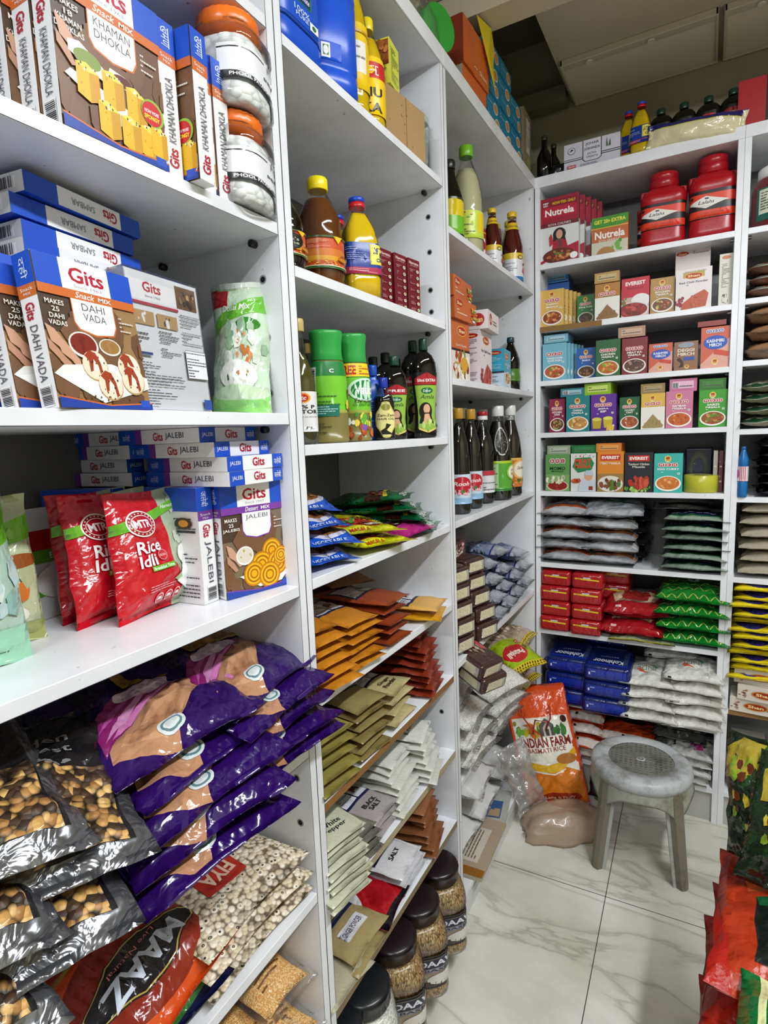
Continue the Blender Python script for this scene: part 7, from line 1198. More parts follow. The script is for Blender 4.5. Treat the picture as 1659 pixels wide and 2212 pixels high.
# row 8: blue and white rice bags
kbt = R(0, 0, 1, 1, '0c1c5c')+R(0, 0, 1, .08, '1438b0')+T('Kohinoor', .5, .22, .80, .22, 'e4e8f4', .03, .1, 180)+T('BASMATI', .5, .50, .46, .06, 'a8b4d8', .01, 0, 180)+R(.88, .1, 1, .9, '3c4470')
kbf = R(0, 0, 1, 1, '1030a0')+R(0, .0, 1, .3, '0c2484')+R(.04, .3, .08, .6, 'e8e8f0')+LN(.1, .5, .9, .9, 1, '8c9cd0')
kbm = brickm(.165, .20, .062, '0c1c60', 'film', .016, kbf, R(0, 0, 1, 1, '50587c')+B(.5, .5, .45, .4, 24, .06, ['9ca4c0', '24306c'], 3), None, kbt).mesh('blue_brick')
for c_, (px0, px1, n, y) in enumerate([(1172, 1268, 3, -.035), (1258, 1355, 3, -.060)]):
    x, Y, w_, h = bx(px0, px1, 900, V9, y)
    for i in range(n):
        o = link('blue_rice_brick', kbm, None, (x+.002*i+(.0 if c_ else .004), YB+y+.004*i, V9+.0625*i+.0005), (0, 0, math.radians([3, -2, 1][i]))); tag(o, 'glossy blue rice pack, '+ORD[n-1-i]+[' of the left stack', ' of the right stack'][c_], 'pack', 'blue rice packs')
for i in range(4):
    o = link('blue_rice_brick', kbm, None, (.24, YB+.155, V9+.0625*i+.0005), (0, 0, math.radians(2-i))); tag(o, 'shadowed blue rice pack in the rear stack, '+ORD[3-i], 'pack', 'blue rice packs')
si = R(0, 0, 1, 1, 'd8d6d0')+R(.2, .22, .8, .62, 'c4c2bc')+R(.21, .235, .79, .605, 'dcdad4')+T('INDI', .5, .44, .30, .12, '7c8478', .01, 0, 180)+P([(.30, .42), (.36, .34), (.55, .30), (.44, .36), (.36, .46)], 'c85c3c')+P([(.70, .50), (.64, .56), (.52, .57), (.6, .52), (.66, .46)], '3c7c4c')+R(.08, .03, .14, .07, '14141c')
sim = [pouch(.19, .20, .045, 'd0cec8', si, mat='softfilm', seed=s_, wr=.008, fat=.45).mesh('white_bag') for s_ in (191, 192)]
k = 0
for (px0, px1, n, y, dz) in [(1352, 1442, 4, -.075, .040), (1450, 1545, 5, -.070, .040), (1400, 1500, 5, .06, .045)]:
    x, Y, w_, h = bx(px0, px1, 900, V9, y)
    for i in range(n):
        o = lay('white_rice_bag', sim[i % 2], x+random.Random(k).uniform(-.008, .008), YB+y+.006*i, V9+dz*(i+.5), random.Random(k+50).uniform(-6, 6), 4); tag(o, 'white rice bag with small logo, '+ORD[n-1-i]+[' of the middle pile', ' of the right pile', ' of the back pile'][[1352, 1450, 1400].index(px0)], 'bag', 'white rice bags'); k += 1
# bottom board
ob = R(0, 0, 1, 1, 'c84818')+R(0, 0, 1, .18, 'd8d4cc')+P([(.0, .5), (.3, .6), (.1, .8)], '2c6c28')+E(.5, .7, .28, .16, '24180c')+R(.45, .1, .5, .16, '14141c')
obm = [pouch(.20, .20, .05, 'c84818', ob, seed=s_, wr=.007, fat=.45).mesh('orange_bag') for s_ in (195, 196)]
for j, (x, y, z, r) in enumerate([(.16, -.02, .155, 2), (.165, -.03, .20, -4), (.16, -.02, .248, 5), (.335, .01, .175, 0), (.33, -.005, .235, -4), (.16, -.0, .290, 2)]):
    o = lay('orange_rice_bag', obm[j % 2], x, YB+y, z, r, 3); tag(o, ['orange and white bag lowest on the bottom board behind the stool', 'orange and white bag second from below, left pile behind the stool', 'orange and white bag third from below, left pile behind the stool', 'orange bag with dark oval, lower, behind the stool seat', 'orange bag with dark oval, upper, behind the stool seat', 'topmost orange and white bag of the pile behind the stool'][j], 'bag', 'orange bags behind the stool')
gy = R(0, 0, 1, 1, '50504c')+B(.5, .5, .45, .45, 40, .06, ['24241f', '7c7c74', '3c3c38', '8c8c84'], 3)
gym = pouch(.18, .20, .045, '6c6c66', gy, seed=197, wr=.007).mesh('grey_bag')
for i in range(3): o = lay('grey_printed_bag', gym, .515, YB+.05-.006*i, .155+.045*i+.07, 0, 8); tag(o, 'grey printed bag in the shade right of the stool, '+ORD[2-i], 'bag', 'grey printed bags')
wpk = R(0, 0, 1, 1, 'd0d0cc')+P([(.1, .5), (.6, .4), (.7, .7), (.2, .8)], 'e4e4e0')+P([(.6, .2), (.8, .3), (.7, .5), (.5, .4)], 'c84890')+B(.5, .4, .4, .3, 14, .05, ['28283c', 'a8a8a8', 'c8d820'], 4)
wpm = [pouch(.16, .19, .03, 'ccccc8', wpk, seed=s_, wr=.008).mesh('white_packet') for s_ in (198, 199)]
for i in range(4): o = lay('white_printed_packet', wpm[i % 2], .535+.004*i, YB-.02+.004*i, .148+.028*i, [2, -5, 6, -2][i], 2); tag(o, 'white printed packet by the foot of the panel, '+ORD[3-i], 'packet', 'white printed packets')
# top of the back unit
ZB = ZT+.0192
jj = R(0, 0, 1, 1, 'cfcbd8')+R(0, .34, .38, .37, '24242c')+R(.62, .44, 1, .47, '24242c')+R(0, .41, .38, .43, '24242c')+R(.62, .37, 1, .40, '24242c')+P([(.34, 1), (.34, .3), (.38, .22), (.62, .22), (.68, .3), (.68, 1)], '24242c')+P([(.355, 1), (.355, .31), (.39, .24), (.61, .24), (.665, .31), (.665, 1)], 'd6d2de')+T('JOHAR', .51, .84, .24, .12, '24242c', .02)+T('JOSHANDA', .51, .66, .28, .12, '24242c', .02)+T('EXTRA', .51, .49, .16, .07, '3c3c44', .01)+T('STRENGTH', .51, .37, .2, .07, '3c3c44', .01)+E(.14, .72, .07, .13, '6c6c78')+E(.14, .72, .058, .11, 'd6d2de')+P([(.1, .68), (.18, .74), (.14, .8)], '3c3c44')+R(.06, .08, .22, .2, 'b84838')+T('Qarshi', .14, .14, .12, .07, 'f0e8e8', .02)+LN(.3, .08, .8, .22, 3, '8c8898', 4)+P([(.76, .6), (.77, .95), (.79, .6)], '3c5c34')+P([(.8, .6), (.83, .85), (.84, .6)], '3c5c34')
x, Y, w_, h = bx(1220, 1340, 316, ZB, .03)
o = link('herbal_tea_box', carton(w_, .10, .088, {'*': 'cfcbd8', 'x+': 'b0acb8'}, jj).mesh('tea_box'), None, (x, YB+.02, ZB), (0, 0, math.radians(1))); tag(o, 'lilac white herbal tea box on top of the end unit', 'box')
o = link('dark_bag', pouch(.05, .05, .03, '1c1c1c', None, seed=201, wr=.006, nu=8, nv=8).mesh('scrap'), None, (x-w_/2-.03, YB+.06, ZB)); tag(o, 'small dark crumpled bag left of the lilac box', 'bag')
for i, (px, y, top, R_) in enumerate([(1384, .045, 222, .031), (1357, .10, 243, .029)]):
    xx, Y, _, _ = bx(px-5, px+5, 300, ZB, y); H = min(.2, hat(xx, Y, ZB, top)); b = bottle('oil_bottle', xx, YB+y, ZB, H, R_, 'rib', 'oil_yellow', ['1c48b8', 'c82028'], (.2, .52, pu, '1c3c90', -PI*.95, -PI*.05), -8, 5, .95, level=.84, capr=.014); tag(b, ['yellow oil bottle with blue label on top of the end unit, front one', 'yellow oil bottle behind on top of the end unit, mostly hidden'][i], 'bottle')
for i, (px, top) in enumerate([(1425, 234), (1474, 221), (1526, 207), (1578, 190), (1634, 178)]):
    xx, Y, _, _ = bx(px-5, px+5, 300, ZB, .11); H = min(.215, hat(xx, Y, ZB, top)); lc = ['a82c28', '8cb83c', 'c83c34', 'a82c28', '5c1c18'][i]
    b = bottle('amla_oil_bottle', xx, YB+.12, ZB, H, .037, 'amla', 'oil_dark', '1c3c30', (.2, .68, R(0, 0, 1, 1, '14140f')+E(.5, .7, .34, .2, lc)+T('50ml EXTRA', .5, .7, .4, .08, 'e8e0d8', .02)+R(.2, .0, .8, .4, '8cb83c'), '14140f', -PI*.9, -PI*.1), 0, 2.4, .7, capz=.885, capr=.014, shell=False); tag(b, ['dark hair oil bottle directly right of the yellow oil, on top of the unit', 'dark hair oil bottle with green badge behind the cream bag', 'dark hair oil bottle with red badge behind the cream bag', 'dark hair oil bottle just left of the red carton', 'dark bottle top showing behind the red carton'][i], 'bottle', 'dark hair oil bottles on the unit')
cb = R(0, 0, 1, 1, 'd8d0a8')+R(0, 0, 1, .22, '1c1c60')+R(0, .22, 1, .25, 'd8d030')+P([(.3, .9), (.6, 1), (.3, 1)], '24246c')
xx, Y, _, _ = bx(1500, 1510, 300, ZB, .0)
o = link('cream_bag', pouch(.07, .275, .05, 'd8d0a8', R(0, 0, .25, 1, '1c1c60')+R(.25, 0, .28, 1, 'c8c030'), seed=203, wr=.006).mesh('cream_bag'), None, (xx-.143, YB+.006, ZB+.036), (0, math.radians(95), 0)); tag(o, 'cream and navy pillow bag lying along the edge on top of the unit', 'bag')
rcx, Y, w_, h = bx(1580, 1680, 190, ZB, .03)
rc_ = R(0, 0, 1, 1, 'a8141c')+R(.36, 0, .44, 1, '1c1014')+R(.46, 0, .78, 1, 'c8401c')+R(.78, 0, 1, 1, '1c1c20')+P([(.78, 0), (.92, 0), (.78, .6)], 'c8401c')+LN(.84, .3, .98, .8, 6, 'a8a8a8', 4)+T('CURRY', .58, .5, .14, .5, '7c1c10', .02, 0, 90)
o = link('red_carton', carton(.20, .06, .135, {'*': 'a8141c'}, rc_).mesh('red_carton'), None, (.720, YB+.02, ZB)); tag(o, 'red carton with black bands on top of the unit, right edge of picture', 'box')
# ------------------------------------------------------------------ far right unit
wx = X2+.0095+WD
t = thing('pickle_jar', (wx+.078, YB+.085, W2)); pj = [(.060, 0), (.068, .01), (.070, .03), (.070, .12), (.062, .145), (.050, .155)]
lathe(pj, '6c1c24', 'plastic', 36).obj('jar_body', t); lathe([(.052, .152), (.055, .154), (.055, .182), (.050, .186)], 'dcdcdc', 'plastic', 44, ribs=1, ribd=.012).obj('lid', t)
sleeve(pj, .022, .118, R(0, 0, 1, 1, '1c5c50')+R(.06, .2, .94, .94, 'd4d4c4')+LN(.1, .3, .9, .88, 7, '40604c', 3)+E(.8, .12, .1, .1, 'd4d4c4'), -PI*.8, -PI*.1, '1c5c50', 'plastic').obj('paper_label', t)
tag(t, 'dark red jar with white lid and teal label at the right edge', 'jar')
fb = R(0, 0, 1, 1, '8c5c40')+R(0, 0, 1, .25, 'b8b8a8')+B(.3, .5, .3, .3, 20, .12, ['24306c', 'd8a878', 'c8c0b0', 'a84c28', '40386c'], 3)+P([(.4, .3), (1, .4), (1, .8), (.6, .9)], 'b86c48')
fbm = pouch(.24, .22, .04, '8c5c40', fb, seed=211, wr=.007).mesh('bag')
for i in range(3): o = lay('picture_bag', fbm, wx+.125, YB-.005+.01*i, W3+.02+.036*i, [3, -3, 4][i], 3); tag(o, 'brown and blue pictured bag on the far right unit, '+ORD[2-i], 'bag', 'pictured bags far right')
flat('vermicelli', '9c7450', .5, .5, (120, .8, .003))
nd = pouch(.24, .20, .06, 'ffffff', None, mat='vermicelli', seed=212, wr=.006, fat=.4).mesh('noodles'); nw = pouch(.245, .22, .064, 'ffffff', None, mat='wrap', seed=212, wr=.008, nu=12, nv=12).mesh('film')
for i in range(3):
    t = thing('vermicelli_bag', (wx+.125, YB+.0, W4+.03+.055*i), (math.radians(-88), 0, math.radians([2, -2, 1][i]))); link('vermicelli', nd, t); link('clear_film', nw, t, (0, 0, -.006)); tag(t, 'clear bag of brown vermicelli on the far right unit, '+ORD[2-i], 'bag', 'vermicelli bags')
wg = pouch(.24, .22, .036, 'b8b4a0', R(0, 0, 1, .12, 'a8a898')+R(0, .06, 1, .2, '1c4c34')+R(0, .2, 1, 1, 'c0b8a0'), seed=213, wr=.006, fat=.45).mesh('bag')
for i in range(4): o = lay('white_green_bag', wg, wx+.118, YB-.014+.004*i, W5+.018+.037*i, [2, -2, 1, 3][i], 2); tag(o, 'cream bag with dark green stripe on the far right unit, '+ORD[3-i], 'bag', 'cream and green bags')
bkb = pouch(.22, .2, .03, '1c1c20', R(0, .02, 1, .10, '9c9ca4')+R(.1, .2, .9, .9, '242428'), mat='foil', seed=214, wr=.009, gm='foil').mesh('bag')
for i in range(6): o = lay('black_silver_packet', bkb, wx+.165, YB+.0, W6+.015+.030*i, [2, -2, 1, 3, -1, 2][i], 2); tag(o, 'black and silver packet on the far right unit, '+ORD[5-i], 'packet', 'black and silver packets')
t = thing('water_bottle', (wx+.014, YB+.004, W6)); lathe([(.022, 0), (.024, .01), (.024, .05), (.022, .055), (.022, .105), (.024, .11), (.024, .13), (.012, .155), (.010, .165)], '1868a8', 'plastic', 20).obj('bottle_body', t)
sleeve([(.0245, 0), (.0245, .2)], .055, .105, R(0, 0, 1, 1, 'd8d0d8')+R(.3, 0, .34, 1, 'b82848')+R(.4, 0, .44, 1, 'b82848')+R(.5, 0, .54, 1, 'b82848')+R(.6, 0, .64, 1, 'b82848')+E(.15, .5, .12, .3, 'b83090'), -PI, 0, 'd8d0d8', 'plastic').obj('paper_label', t); lathe([(.011, .160), (.011, .172)], '1458a0', 'plastic', 16).obj('cap', t); t.scale = (.62, .62, .95); tag(t, 'narrow blue bottle with striped label beside the black packets', 'bottle')
cr_ = pouch(.24, .24, .042, 'a8a08c', None, mat='softfilm', seed=215, wr=.006, fat=.42).mesh('bag')
for i in range(6): o = lay('cream_flour_bag', cr_, wx+.130+(.006 if i % 2 else 0), YB-.004+.003*i, W7+.020+.0405*i, [2, -3, 1, 3, -2, 1][i], 2); tag(o, 'plain cream bag on the far right unit, '+ORD[5-i], 'bag', 'plain cream bags')
yk = R(0, 0, 1, 1, 'd0b820')+R(0, 0, 1, .08, 'e0cc20')+E(.28, .24, .2, .16, '2c2c7c')+E(.28, .42, .09, .08, 'c89478')+E(.27, .47, .1, .06, '24180f')+E(.64, .24, .2, .16, '1c7488')+E(.64, .42, .09, .08, 'c08c70')+E(.64, .48, .09, .05, '24180f')+B(.85, .6, .15, .3, 14, .08, ['a8301c', '6c7c20', 'e0d040'], 3)
ykm = [pouch(.25, .22, .030, 'c8b020', yk, seed=s_, wr=.006, fat=.45).mesh('bag') for s_ in (216, 217)]; 
ny = 12
for i in range(ny): o = lay('yellow_snack_bag', ykm[i % 2], wx+.115+(.012 if i % 3 else 0), YB-.022+.004*(i % 4), W8+.135+.027*i-.008, [2, -3, 1, 3, -2, 1][i % 6], 4); tag(o, 'yellow packet with two pictured people on the far right unit, '+ORD[ny-1-i], 'packet', 'yellow pictured packets')
sbx = carton(.15, .10, .05, {'*': 'd8d0c4', 'z+': 'd4ccc0'}, R(0, 0, 1, 1, 'd8d0c4')+B(.15, .4, .12, .3, 8, .06, ['a87c5c', '7c4c30'], 3)+E(.5, .5, .24, .26, 'c08c38')+E(.5, .5, .21, .2, 'a02820')+T('Shan', .5, .5, .3, .2, 'f0dc90', .03)+B(.85, .4, .12, .3, 8, .06, ['24201c', '7c5c40'], 4), None, None, E(.6, .4, .2, .14, 'c07838')+E(.6, .4, .16, .1, 'a02820')+LN(.1, .6, .9, .9, 2, '8c7c6c')).mesh('box')
for i, (x, y, z) in enumerate([(.06, -.03, 0), (.08, -.045, .0505), (.07, -.02, .101)]): o = link('spice_box', sbx, None, (wx+x+.02, YB+y+.02, W8+z), (0, 0, math.radians([-4, -8, -2][i]))); tag(o, 'cream spice box lying on the brown-edged board, '+ORD[2-i], 'box', 'cream spice boxes far right')
o = link('glass_pane_box', carton(.10, .12, .18, {'*': 'a8a098'}, R(0, 0, 1, 1, '8c8c88')+R(.1, .5, .9, .9, 'c8b8a8')+R(.3, .2, .9, .6, '28305c')).mesh('box'), None, (wx+.07, YB+.015, .131)); tag(o, 'grey carton with blue patch on the bottom board at far right', 'box')
# ================================================================== floor: rice sack, plastic bags, stool
sk = R(0, 0, 1, 1, 'd8501c')+P([(.04, .03), (.97, .03), (.97, .80), (.04, .80)], 'e8e4d8')+P([(.04, .03), (.97, .03), (.97, .30), (.7, .36), (.4, .30), (.04, .36)], 'd87818')+P([(.04, .36), (.3, .33), (.55, .30), (.75, .34), (.97, .46), (.97, .52), (.7, .40), (.5, .38), (.3, .40), (.04, .42)], 'e0b020')+P([(.04, .42), (.3, .40), (.5, .38), (.7, .40), (.97, .54), (.97, .555), (.7, .42), (.5, .395), (.3, .415), (.04, .435)], 'f4f0ec')+P([(.04, .355), (.3, .325), (.55, .295), (.75, .335), (.75, .325), (.55, .285), (.3, .315), (.04, .345)], 'f4f0ec')
sk += E(.80, .42, .16, .05, 'b87430')+T('INDIAN FARM', .53, .585, .80, .085, '8c1c20', .03)+T('BASMATI RICE', .52, .515, .62, .04, 'a04030', .01)
sk += R(.10, .66, .40, .70, '3c7c2c')+B(.3, .70, .22, .05, 16, .06, ['3c7c2c', '6cac3c', 'c8b830', 'd86c20'], 4)+P([(.48, .64), (.48, .73), (.60, .79), (.72, .73), (.72, .64)], '50504c')+P([(.54, .64), (.54, .71), (.60, .75), (.66, .71), (.66, .64)], 'c8c4b8')+R(.57, .64, .63, .70, '3c3c38')+B(.82, .68, .1, .03, 8, .05, ['3c7c2c', '28603c'], 6)+E(.90, .77, .05, .03, '3c1814')+E(.08, .76, .03, .02, '8c8c30')+P([(.2, .74), (.35, .76), (.33, .72)], 'd87830')+E(.55, .07, .36, .05, 'a0301c')+T('Long & Fluffy', .55, .07, .5, .035, 'e8c8a8', .01)
sd = R(0, 0, 1, 1, 'c84818')+T('INDIAN FARM', .5, .55, .36, .5, 'e8c8b8', .03, 0, -90)
def sack_mesh(w, d, h, seed, front, side, top=.82):
    """standing sack: a bulging block that narrows to a crimped folded top"""
    mb = MB(); nu, nd_, nv = 14, 4, 22; ring = []
    def f(u, v, o, face):
        k = min(1, max(0, (1-v)/(1-top))) if v > top else 1.; dd = d/2*(.25+.75*k)*(1-.12*abs(2*v/top-1)**3 if v < top else .88); ww = w/2*(1+.03*math.sin(PI*min(1, v/top))+(.04*(v-top)/(1-top) if v > top else 0))
        nn = nz(u*w, v*h, seed, 16)*.010+nz(u*w, v*h, seed+3, 40)*.004
        if face == 0: x, y = (2*u-1)*ww, -dd-.012*math.sin(PI*u)*math.sin(PI*min(1, v/top))-o+nn
        elif face == 1: x, y = ww+o+nn*.5, (2*u-1)*dd
        elif face == 2: x, y = (1-2*u)*ww, dd+.012*math.sin(PI*u)+o+nn*.5
        else: x, y = -ww-o+nn*.5, (1-2*u)*dd
        return (x, y, v*h+(.008*math.sin(u*9+seed) if v > .97 else 0))
    seq = [(0, i/nu) for i in range(nu)]+[(1, i/nd_) for i in range(nd_)]+[(2, i/nu) for i in range(nu)]+[(3, i/nd_) for i in range(nd_)]
    n = len(seq); vs = [f(u, j/nv, 0, fc) for j in range(nv+1) for fc, u in seq]
    # make the corners meet
    fs = [q for j in range(nv) for i in range(n) for q in ((j*n+i, j*n+(i+1) % n, (j+1)*n+(i+1) % n), (j*n+i, (j+1)*n+(i+1) % n, (j+1)*n+i))]
    mb.add(vs, fs+[tuple(range(n-1, -1, -1)), tuple(nv*n+i for i in range(n))], 'd0481a', 'film', True)
    g0 = grid_fn(lambda u, v: f(u, v, 0, 0), nu, nv, (0, -1, 0)); g3 = grid_fn(lambda u, v: f(u, v, 0, 3), nd_, nv, (-1, 0, 0))
    mb.art(front, lambda u, v, o: g0(u, v, o+.0004), 'film', grid=(nu, nv), diag=True); mb.art(sub(side, 0, 0, 1, top), lambda u, v, o: g3(u, v, o+.0004), 'film', grid=(nd_, nv), diag=True); return mb
t = thing('rice_sack', (.125, 2.055, .032), (math.radians(-2), math.radians(-13), math.radians(12)))
sack_mesh(.215, .09, .435, 3, sub(sk, 0, 0, 1, .98), sd, .84).obj('printed_sack', t)
hd = MB()
def rope(mb, pts, r, col, mat='plastic', n=8):
    vs = []
    for i, p in enumerate(pts):
        a = Vector(pts[min(i+1, len(pts)-1)])-Vector(pts[max(i-1, 0)]); a.normalize(); u = a.orthogonal().normalized(); v = a.cross(u)
        vs += [Vector(p)+(u*math.cos(2*PI*k/n)+v*math.sin(2*PI*k/n))*r for k in range(n)]
    mb.add(vs, [(i*n+k, i*n+(k+1) % n, (i+1)*n+(k+1) % n, (i+1)*n+k) for i in range(len(pts)-1) for k in range(n)]+[tuple(range(n-1, -1, -1)), tuple((len(pts)-1)*n+k for k in range(n))], col, mat, True)
rope(hd, [(-.055, -.050, .385), (-.050, -.062, .35), (-.03, -.066, .31), (-.004, -.066, .285), (.0, -.066, .27)], .003, 'a82c14'); rope(hd, [(.05, -.050, .385), (.045, -.062, .34), (.02, -.066, .30), (.03, -.066, .33), (-.01, -.066, .34), (-.03, -.066, .29)], .003, 'a82c14'); hd.obj('rope_handle', t)
tag(t, 'orange and white basmati rice sack standing on the floor in the corner', 'sack')
# brown bag lying on the floor under the sack, clear bag crumpled beside it
flat('brown_rice_film', 'a48e78', .35, .5, (35, .5, .006), coat=.3)
def blob(rx, ry, h, seed, mat, col='ffffff', n=28, m=12, amp=.18):
    mb = MB(); vs = []
    for j in range(m+1):
        ph = PI/2*j/m; rr = math.cos(ph)**.5 if j < m else 0
        for i in range(n):
            a = 2*PI*i/n; k = 1+amp*nz(math.cos(a), math.sin(a), seed, 1.6)+amp*.35*nz(math.cos(a)*2, math.sin(a)*2+j*.3, seed+3, 2)
            vs.append((rx*rr*k*math.cos(a), ry*rr*k*math.sin(a), h*math.sin(ph)*(1+.15*nz(rr*math.cos(a), rr*math.sin(a), seed+5, 3))))
    fs = [(j*n+i, j*n+(i+1) % n, (j+1)*n+(i+1) % n, (j+1)*n+i) for j in range(m) for i in range(n)]+[tuple(range(n-1, -1, -1))]
    mb.add(vs, fs, col, mat, True); return mb
o = blob(.150, .088, .085, 5, 'brown_rice_film', amp=.3).obj('brown_grain_bag', None, (.165, 1.925, .0005), (0, 0, math.radians(35))); tag(o, 'slumped brownish bag of grain lying on the floor before the sack', 'bag')
cbm = pouch(.13, .25, .07, 'ffffff', None, mat='cloudy_film', seed=222, wr=.022, nu=24, nv=30, fat=.5, pinch=.2)
o = link('clear_plastic_bag', cbm.mesh('clear_bag'), None, (.060, 1.925, .05), (math.radians(-14), math.radians(-16), math.radians(50))); tag(o, 'crumpled clear plastic bag leaning beside the orange rice sack', 'bag')
o = link('dark_plastic_bag', pouch(.08, .12, .05, '3c4c58', None, mat='foil', seed=224, wr=.02, nu=12, nv=12).mesh('dark_bag'), None, (.262, 2.075, .07), (0, math.radians(6), math.radians(10))); tag(o, 'small dark wrinkled bag between the rice sack and the stool', 'bag')
# ------------------------------------------------------------------ stool
def stool_mat():
    m, nt, b, L = nodes('stool_plastic'); tc = nt.nodes.new('ShaderNodeTexCoord'); n = nt.nodes.new('ShaderNodeTexNoise'); n.inputs['Scale'].default_value = 14; n.inputs['Detail'].default_value = 8; n.inputs['Roughness'].default_value = .7
    cr = nt.nodes.new('ShaderNodeValToRGB'); e = cr.color_ramp.elements; e[0].position = .30; e[0].color = (*lin('74705f'), 1); e[1].position = .52; e[1].color = (*lin('b2b6b8'), 1); q = e.new(.42); q.color = (*lin('989a98'), 1)
    L(tc.outputs['Object'], n.inputs[0]); L(n.outputs[0], cr.inputs[0])
    at_ = nt.nodes.new('ShaderNodeAttribute'); at_.attribute_name = 'Col'; mx = nt.nodes.new('ShaderNodeMix'); mx.data_type = 'RGBA'; mx.blend_type = 'MULTIPLY'; mx.inputs[0].default_value = 1; L(cr.outputs[0], mx.inputs[6]); L(at_.outputs[0], mx.inputs[7]); L(mx.outputs[2], b.inputs['Base Color']); b.inputs['Roughness'].default_value = .42
stool_mat()
SH, SR = .335, .152
t = thing('plastic_stool', (.412, 1.935, 0), (0, 0, math.radians(5)))
sb = MB(); n = 96
# seat: rim disc with rolled edge
lathe([(SR*.93, SH-.045), (SR*1.0, SH-.040), (SR*1.02, SH-.022), (SR*1.0, SH-.010), (SR*.95, SH-.002), (SR*.88, SH), (SR*.66, SH), (SR*.655, SH-.003)], 'ffffff', 'stool_plastic', 64, mb=sb)
sb.f.pop(); sb.c.pop(); sb.m.pop(); sb.sm.pop(); sb.f.pop(); sb.c.pop(); sb.m.pop(); sb.sm.pop()      # open below and in the middle
sb.obj('seat_rim', t)
# skirt between the legs with arched lower edge
sk_ = MB(); vs = []; n = 96
for i in range(n+1):
    a = 2*PI*i/n; q = abs(math.sin(2*(a)))          # legs at the diagonals
    low = SH-.064-.045*(q**5); r1 = SR*.985
    vs += [(r1*math.cos(a), r1*math.sin(a), SH-.035), (r1*1.03*math.cos(a), r1*1.03*math.sin(a), low), (r1*1.06*math.cos(a), r1*1.06*math.sin(a), low-.006), (r1*.99*math.cos(a), r1*.99*math.sin(a), low-.003), (r1*.95*math.cos(a), r1*.95*math.sin(a), SH-.035)]
sk_.add(vs, [(5*i+k, 5*i+5+k, 5*i+6+k, 5*i+1+k) for i in range(n) for k in range(4)], 'd8d4c4', 'stool_plastic', True); sk_.obj('skirt', t)
# perforated centre: a plate with real square holes
pc = MB(); N_ = 27; r0 = SR*.66; c = 2*r0/N_
for i in range(N_):
    for j in range(N_):
        x0, y0 = -r0+c*i, -r0+c*j; xm, ym = x0+c/2, y0+c/2; d = math.hypot(xm, ym)
        if d > r0*.99: continue
        if d < .010 or (i % 2 == 1 and j % 2 == 1 and d < r0*.92): continue
        pc.add([(x0, y0, SH-.004), (x0+c, y0, SH-.004), (x0+c, y0+c, SH-.004), (x0, y0+c, SH-.004), (x0, y0, SH-.007), (x0+c, y0, SH-.007), (x0+c, y0+c, SH-.007), (x0, y0+c, SH-.007)], [(0, 1, 2, 3), (7, 6, 5, 4), (0, 4, 5, 1), (1, 5, 6, 2), (2, 6, 7, 3), (3, 7, 4, 0)], 'a8a698', 'stool_plastic')
lathe([(.009, SH-.006), (.014, SH-.004), (.014, SH-.003), (.009, SH-.003)], 'ffffff', 'stool_plastic', 20, mb=pc)
for _ in range(2): pc.f.pop(); pc.c.pop(); pc.m.pop(); pc.sm.pop()
pc.obj('perforated_centre', t)
for k in range(4):                                    # channel-shaped legs with flanges
    a = PI/4+k*PI/2; lg = MB(); m = 10; vs = []
    sec = [(-.030, .012), (-.026, .0), (-.020, -.004), (-.012, -.020), (.012, -.020), (.020, -.004), (.026, .0), (.030, .012)]      # (tangent, inward)
    sec = [(-.034, -.006), (-.024, -.002), (-.019, .016), (0, .020), (.019, .016), (.024, -.002), (.034, -.006)]                      # tangent, outward
    for j in range(m+1):
        v = j/m; z = (SH-.022)*(1-v); rad = SR*.86+.040*v; kk = 1-.28*v
        for tx, ro in sec: vs.append(((rad+ro)*math.cos(a)-tx*kk*math.sin(a), (rad+ro)*math.sin(a)+tx*kk*math.cos(a), z))
        for tx, ro in sec[::-1]: vs.append(((rad+ro-.0045)*math.cos(a)-tx*kk*.93*math.sin(a), (rad+ro-.0045)*math.sin(a)+tx*kk*.93*math.cos(a), z))
    q = 2*len(sec); cols = []
    fs = [(j*q+i, j*q+(i+1) % q, (j+1)*q+(i+1) % q, (j+1)*q+i) for j in range(m) for i in range(q)]
    for j in range(m):
        for i in range(q): cols.append('a89c88' if 1 <= i <= 4 else 'f0eee8')
    lg.add(vs, fs+[tuple(range(q-1, -1, -1)), tuple(m*q+i for i in range(q))], cols+['ffffff', 'ffffff'], 'stool_plastic', False); lg.obj('leg', t)
tag(t, 'low grey round plastic stool with worn legs on the marble floor', 'stool')
# litter on the floor
m = MB(); m.add([(0, 0, .0015), (.022, .006, .002), (.026, .026, .0015), (.004, .022, .003), (0, 0, .0005), (.022, .006, .0005), (.026, .026, .0005), (.004, .022, .0005)], [(0, 1, 2, 3), (7, 6, 5, 4), (0, 4, 5, 1), (1, 5, 6, 2), (2, 6, 7, 3), (3, 7, 4, 0)], 'c88a28', 'carton')
p = at(948, 1944, z=0); o = m.obj('paper_scrap', None, (p.x, p.y, 0)); tag(o, 'tiny orange scrap on the floor beside the plinth', 'scrap')
m = MB(); rope(m, [(0, 0, .003), (.02, .01, .004), (.045, .012, .003), (.06, .02, .003)], .0035, '2c8c34'); p = at(1312, 1745, z=0); o = m.obj('green_string', None, (p.x, p.y, 0), (0, 0, 2.2)); tag(o, 'short piece of green string on the floor under the stool', 'string')
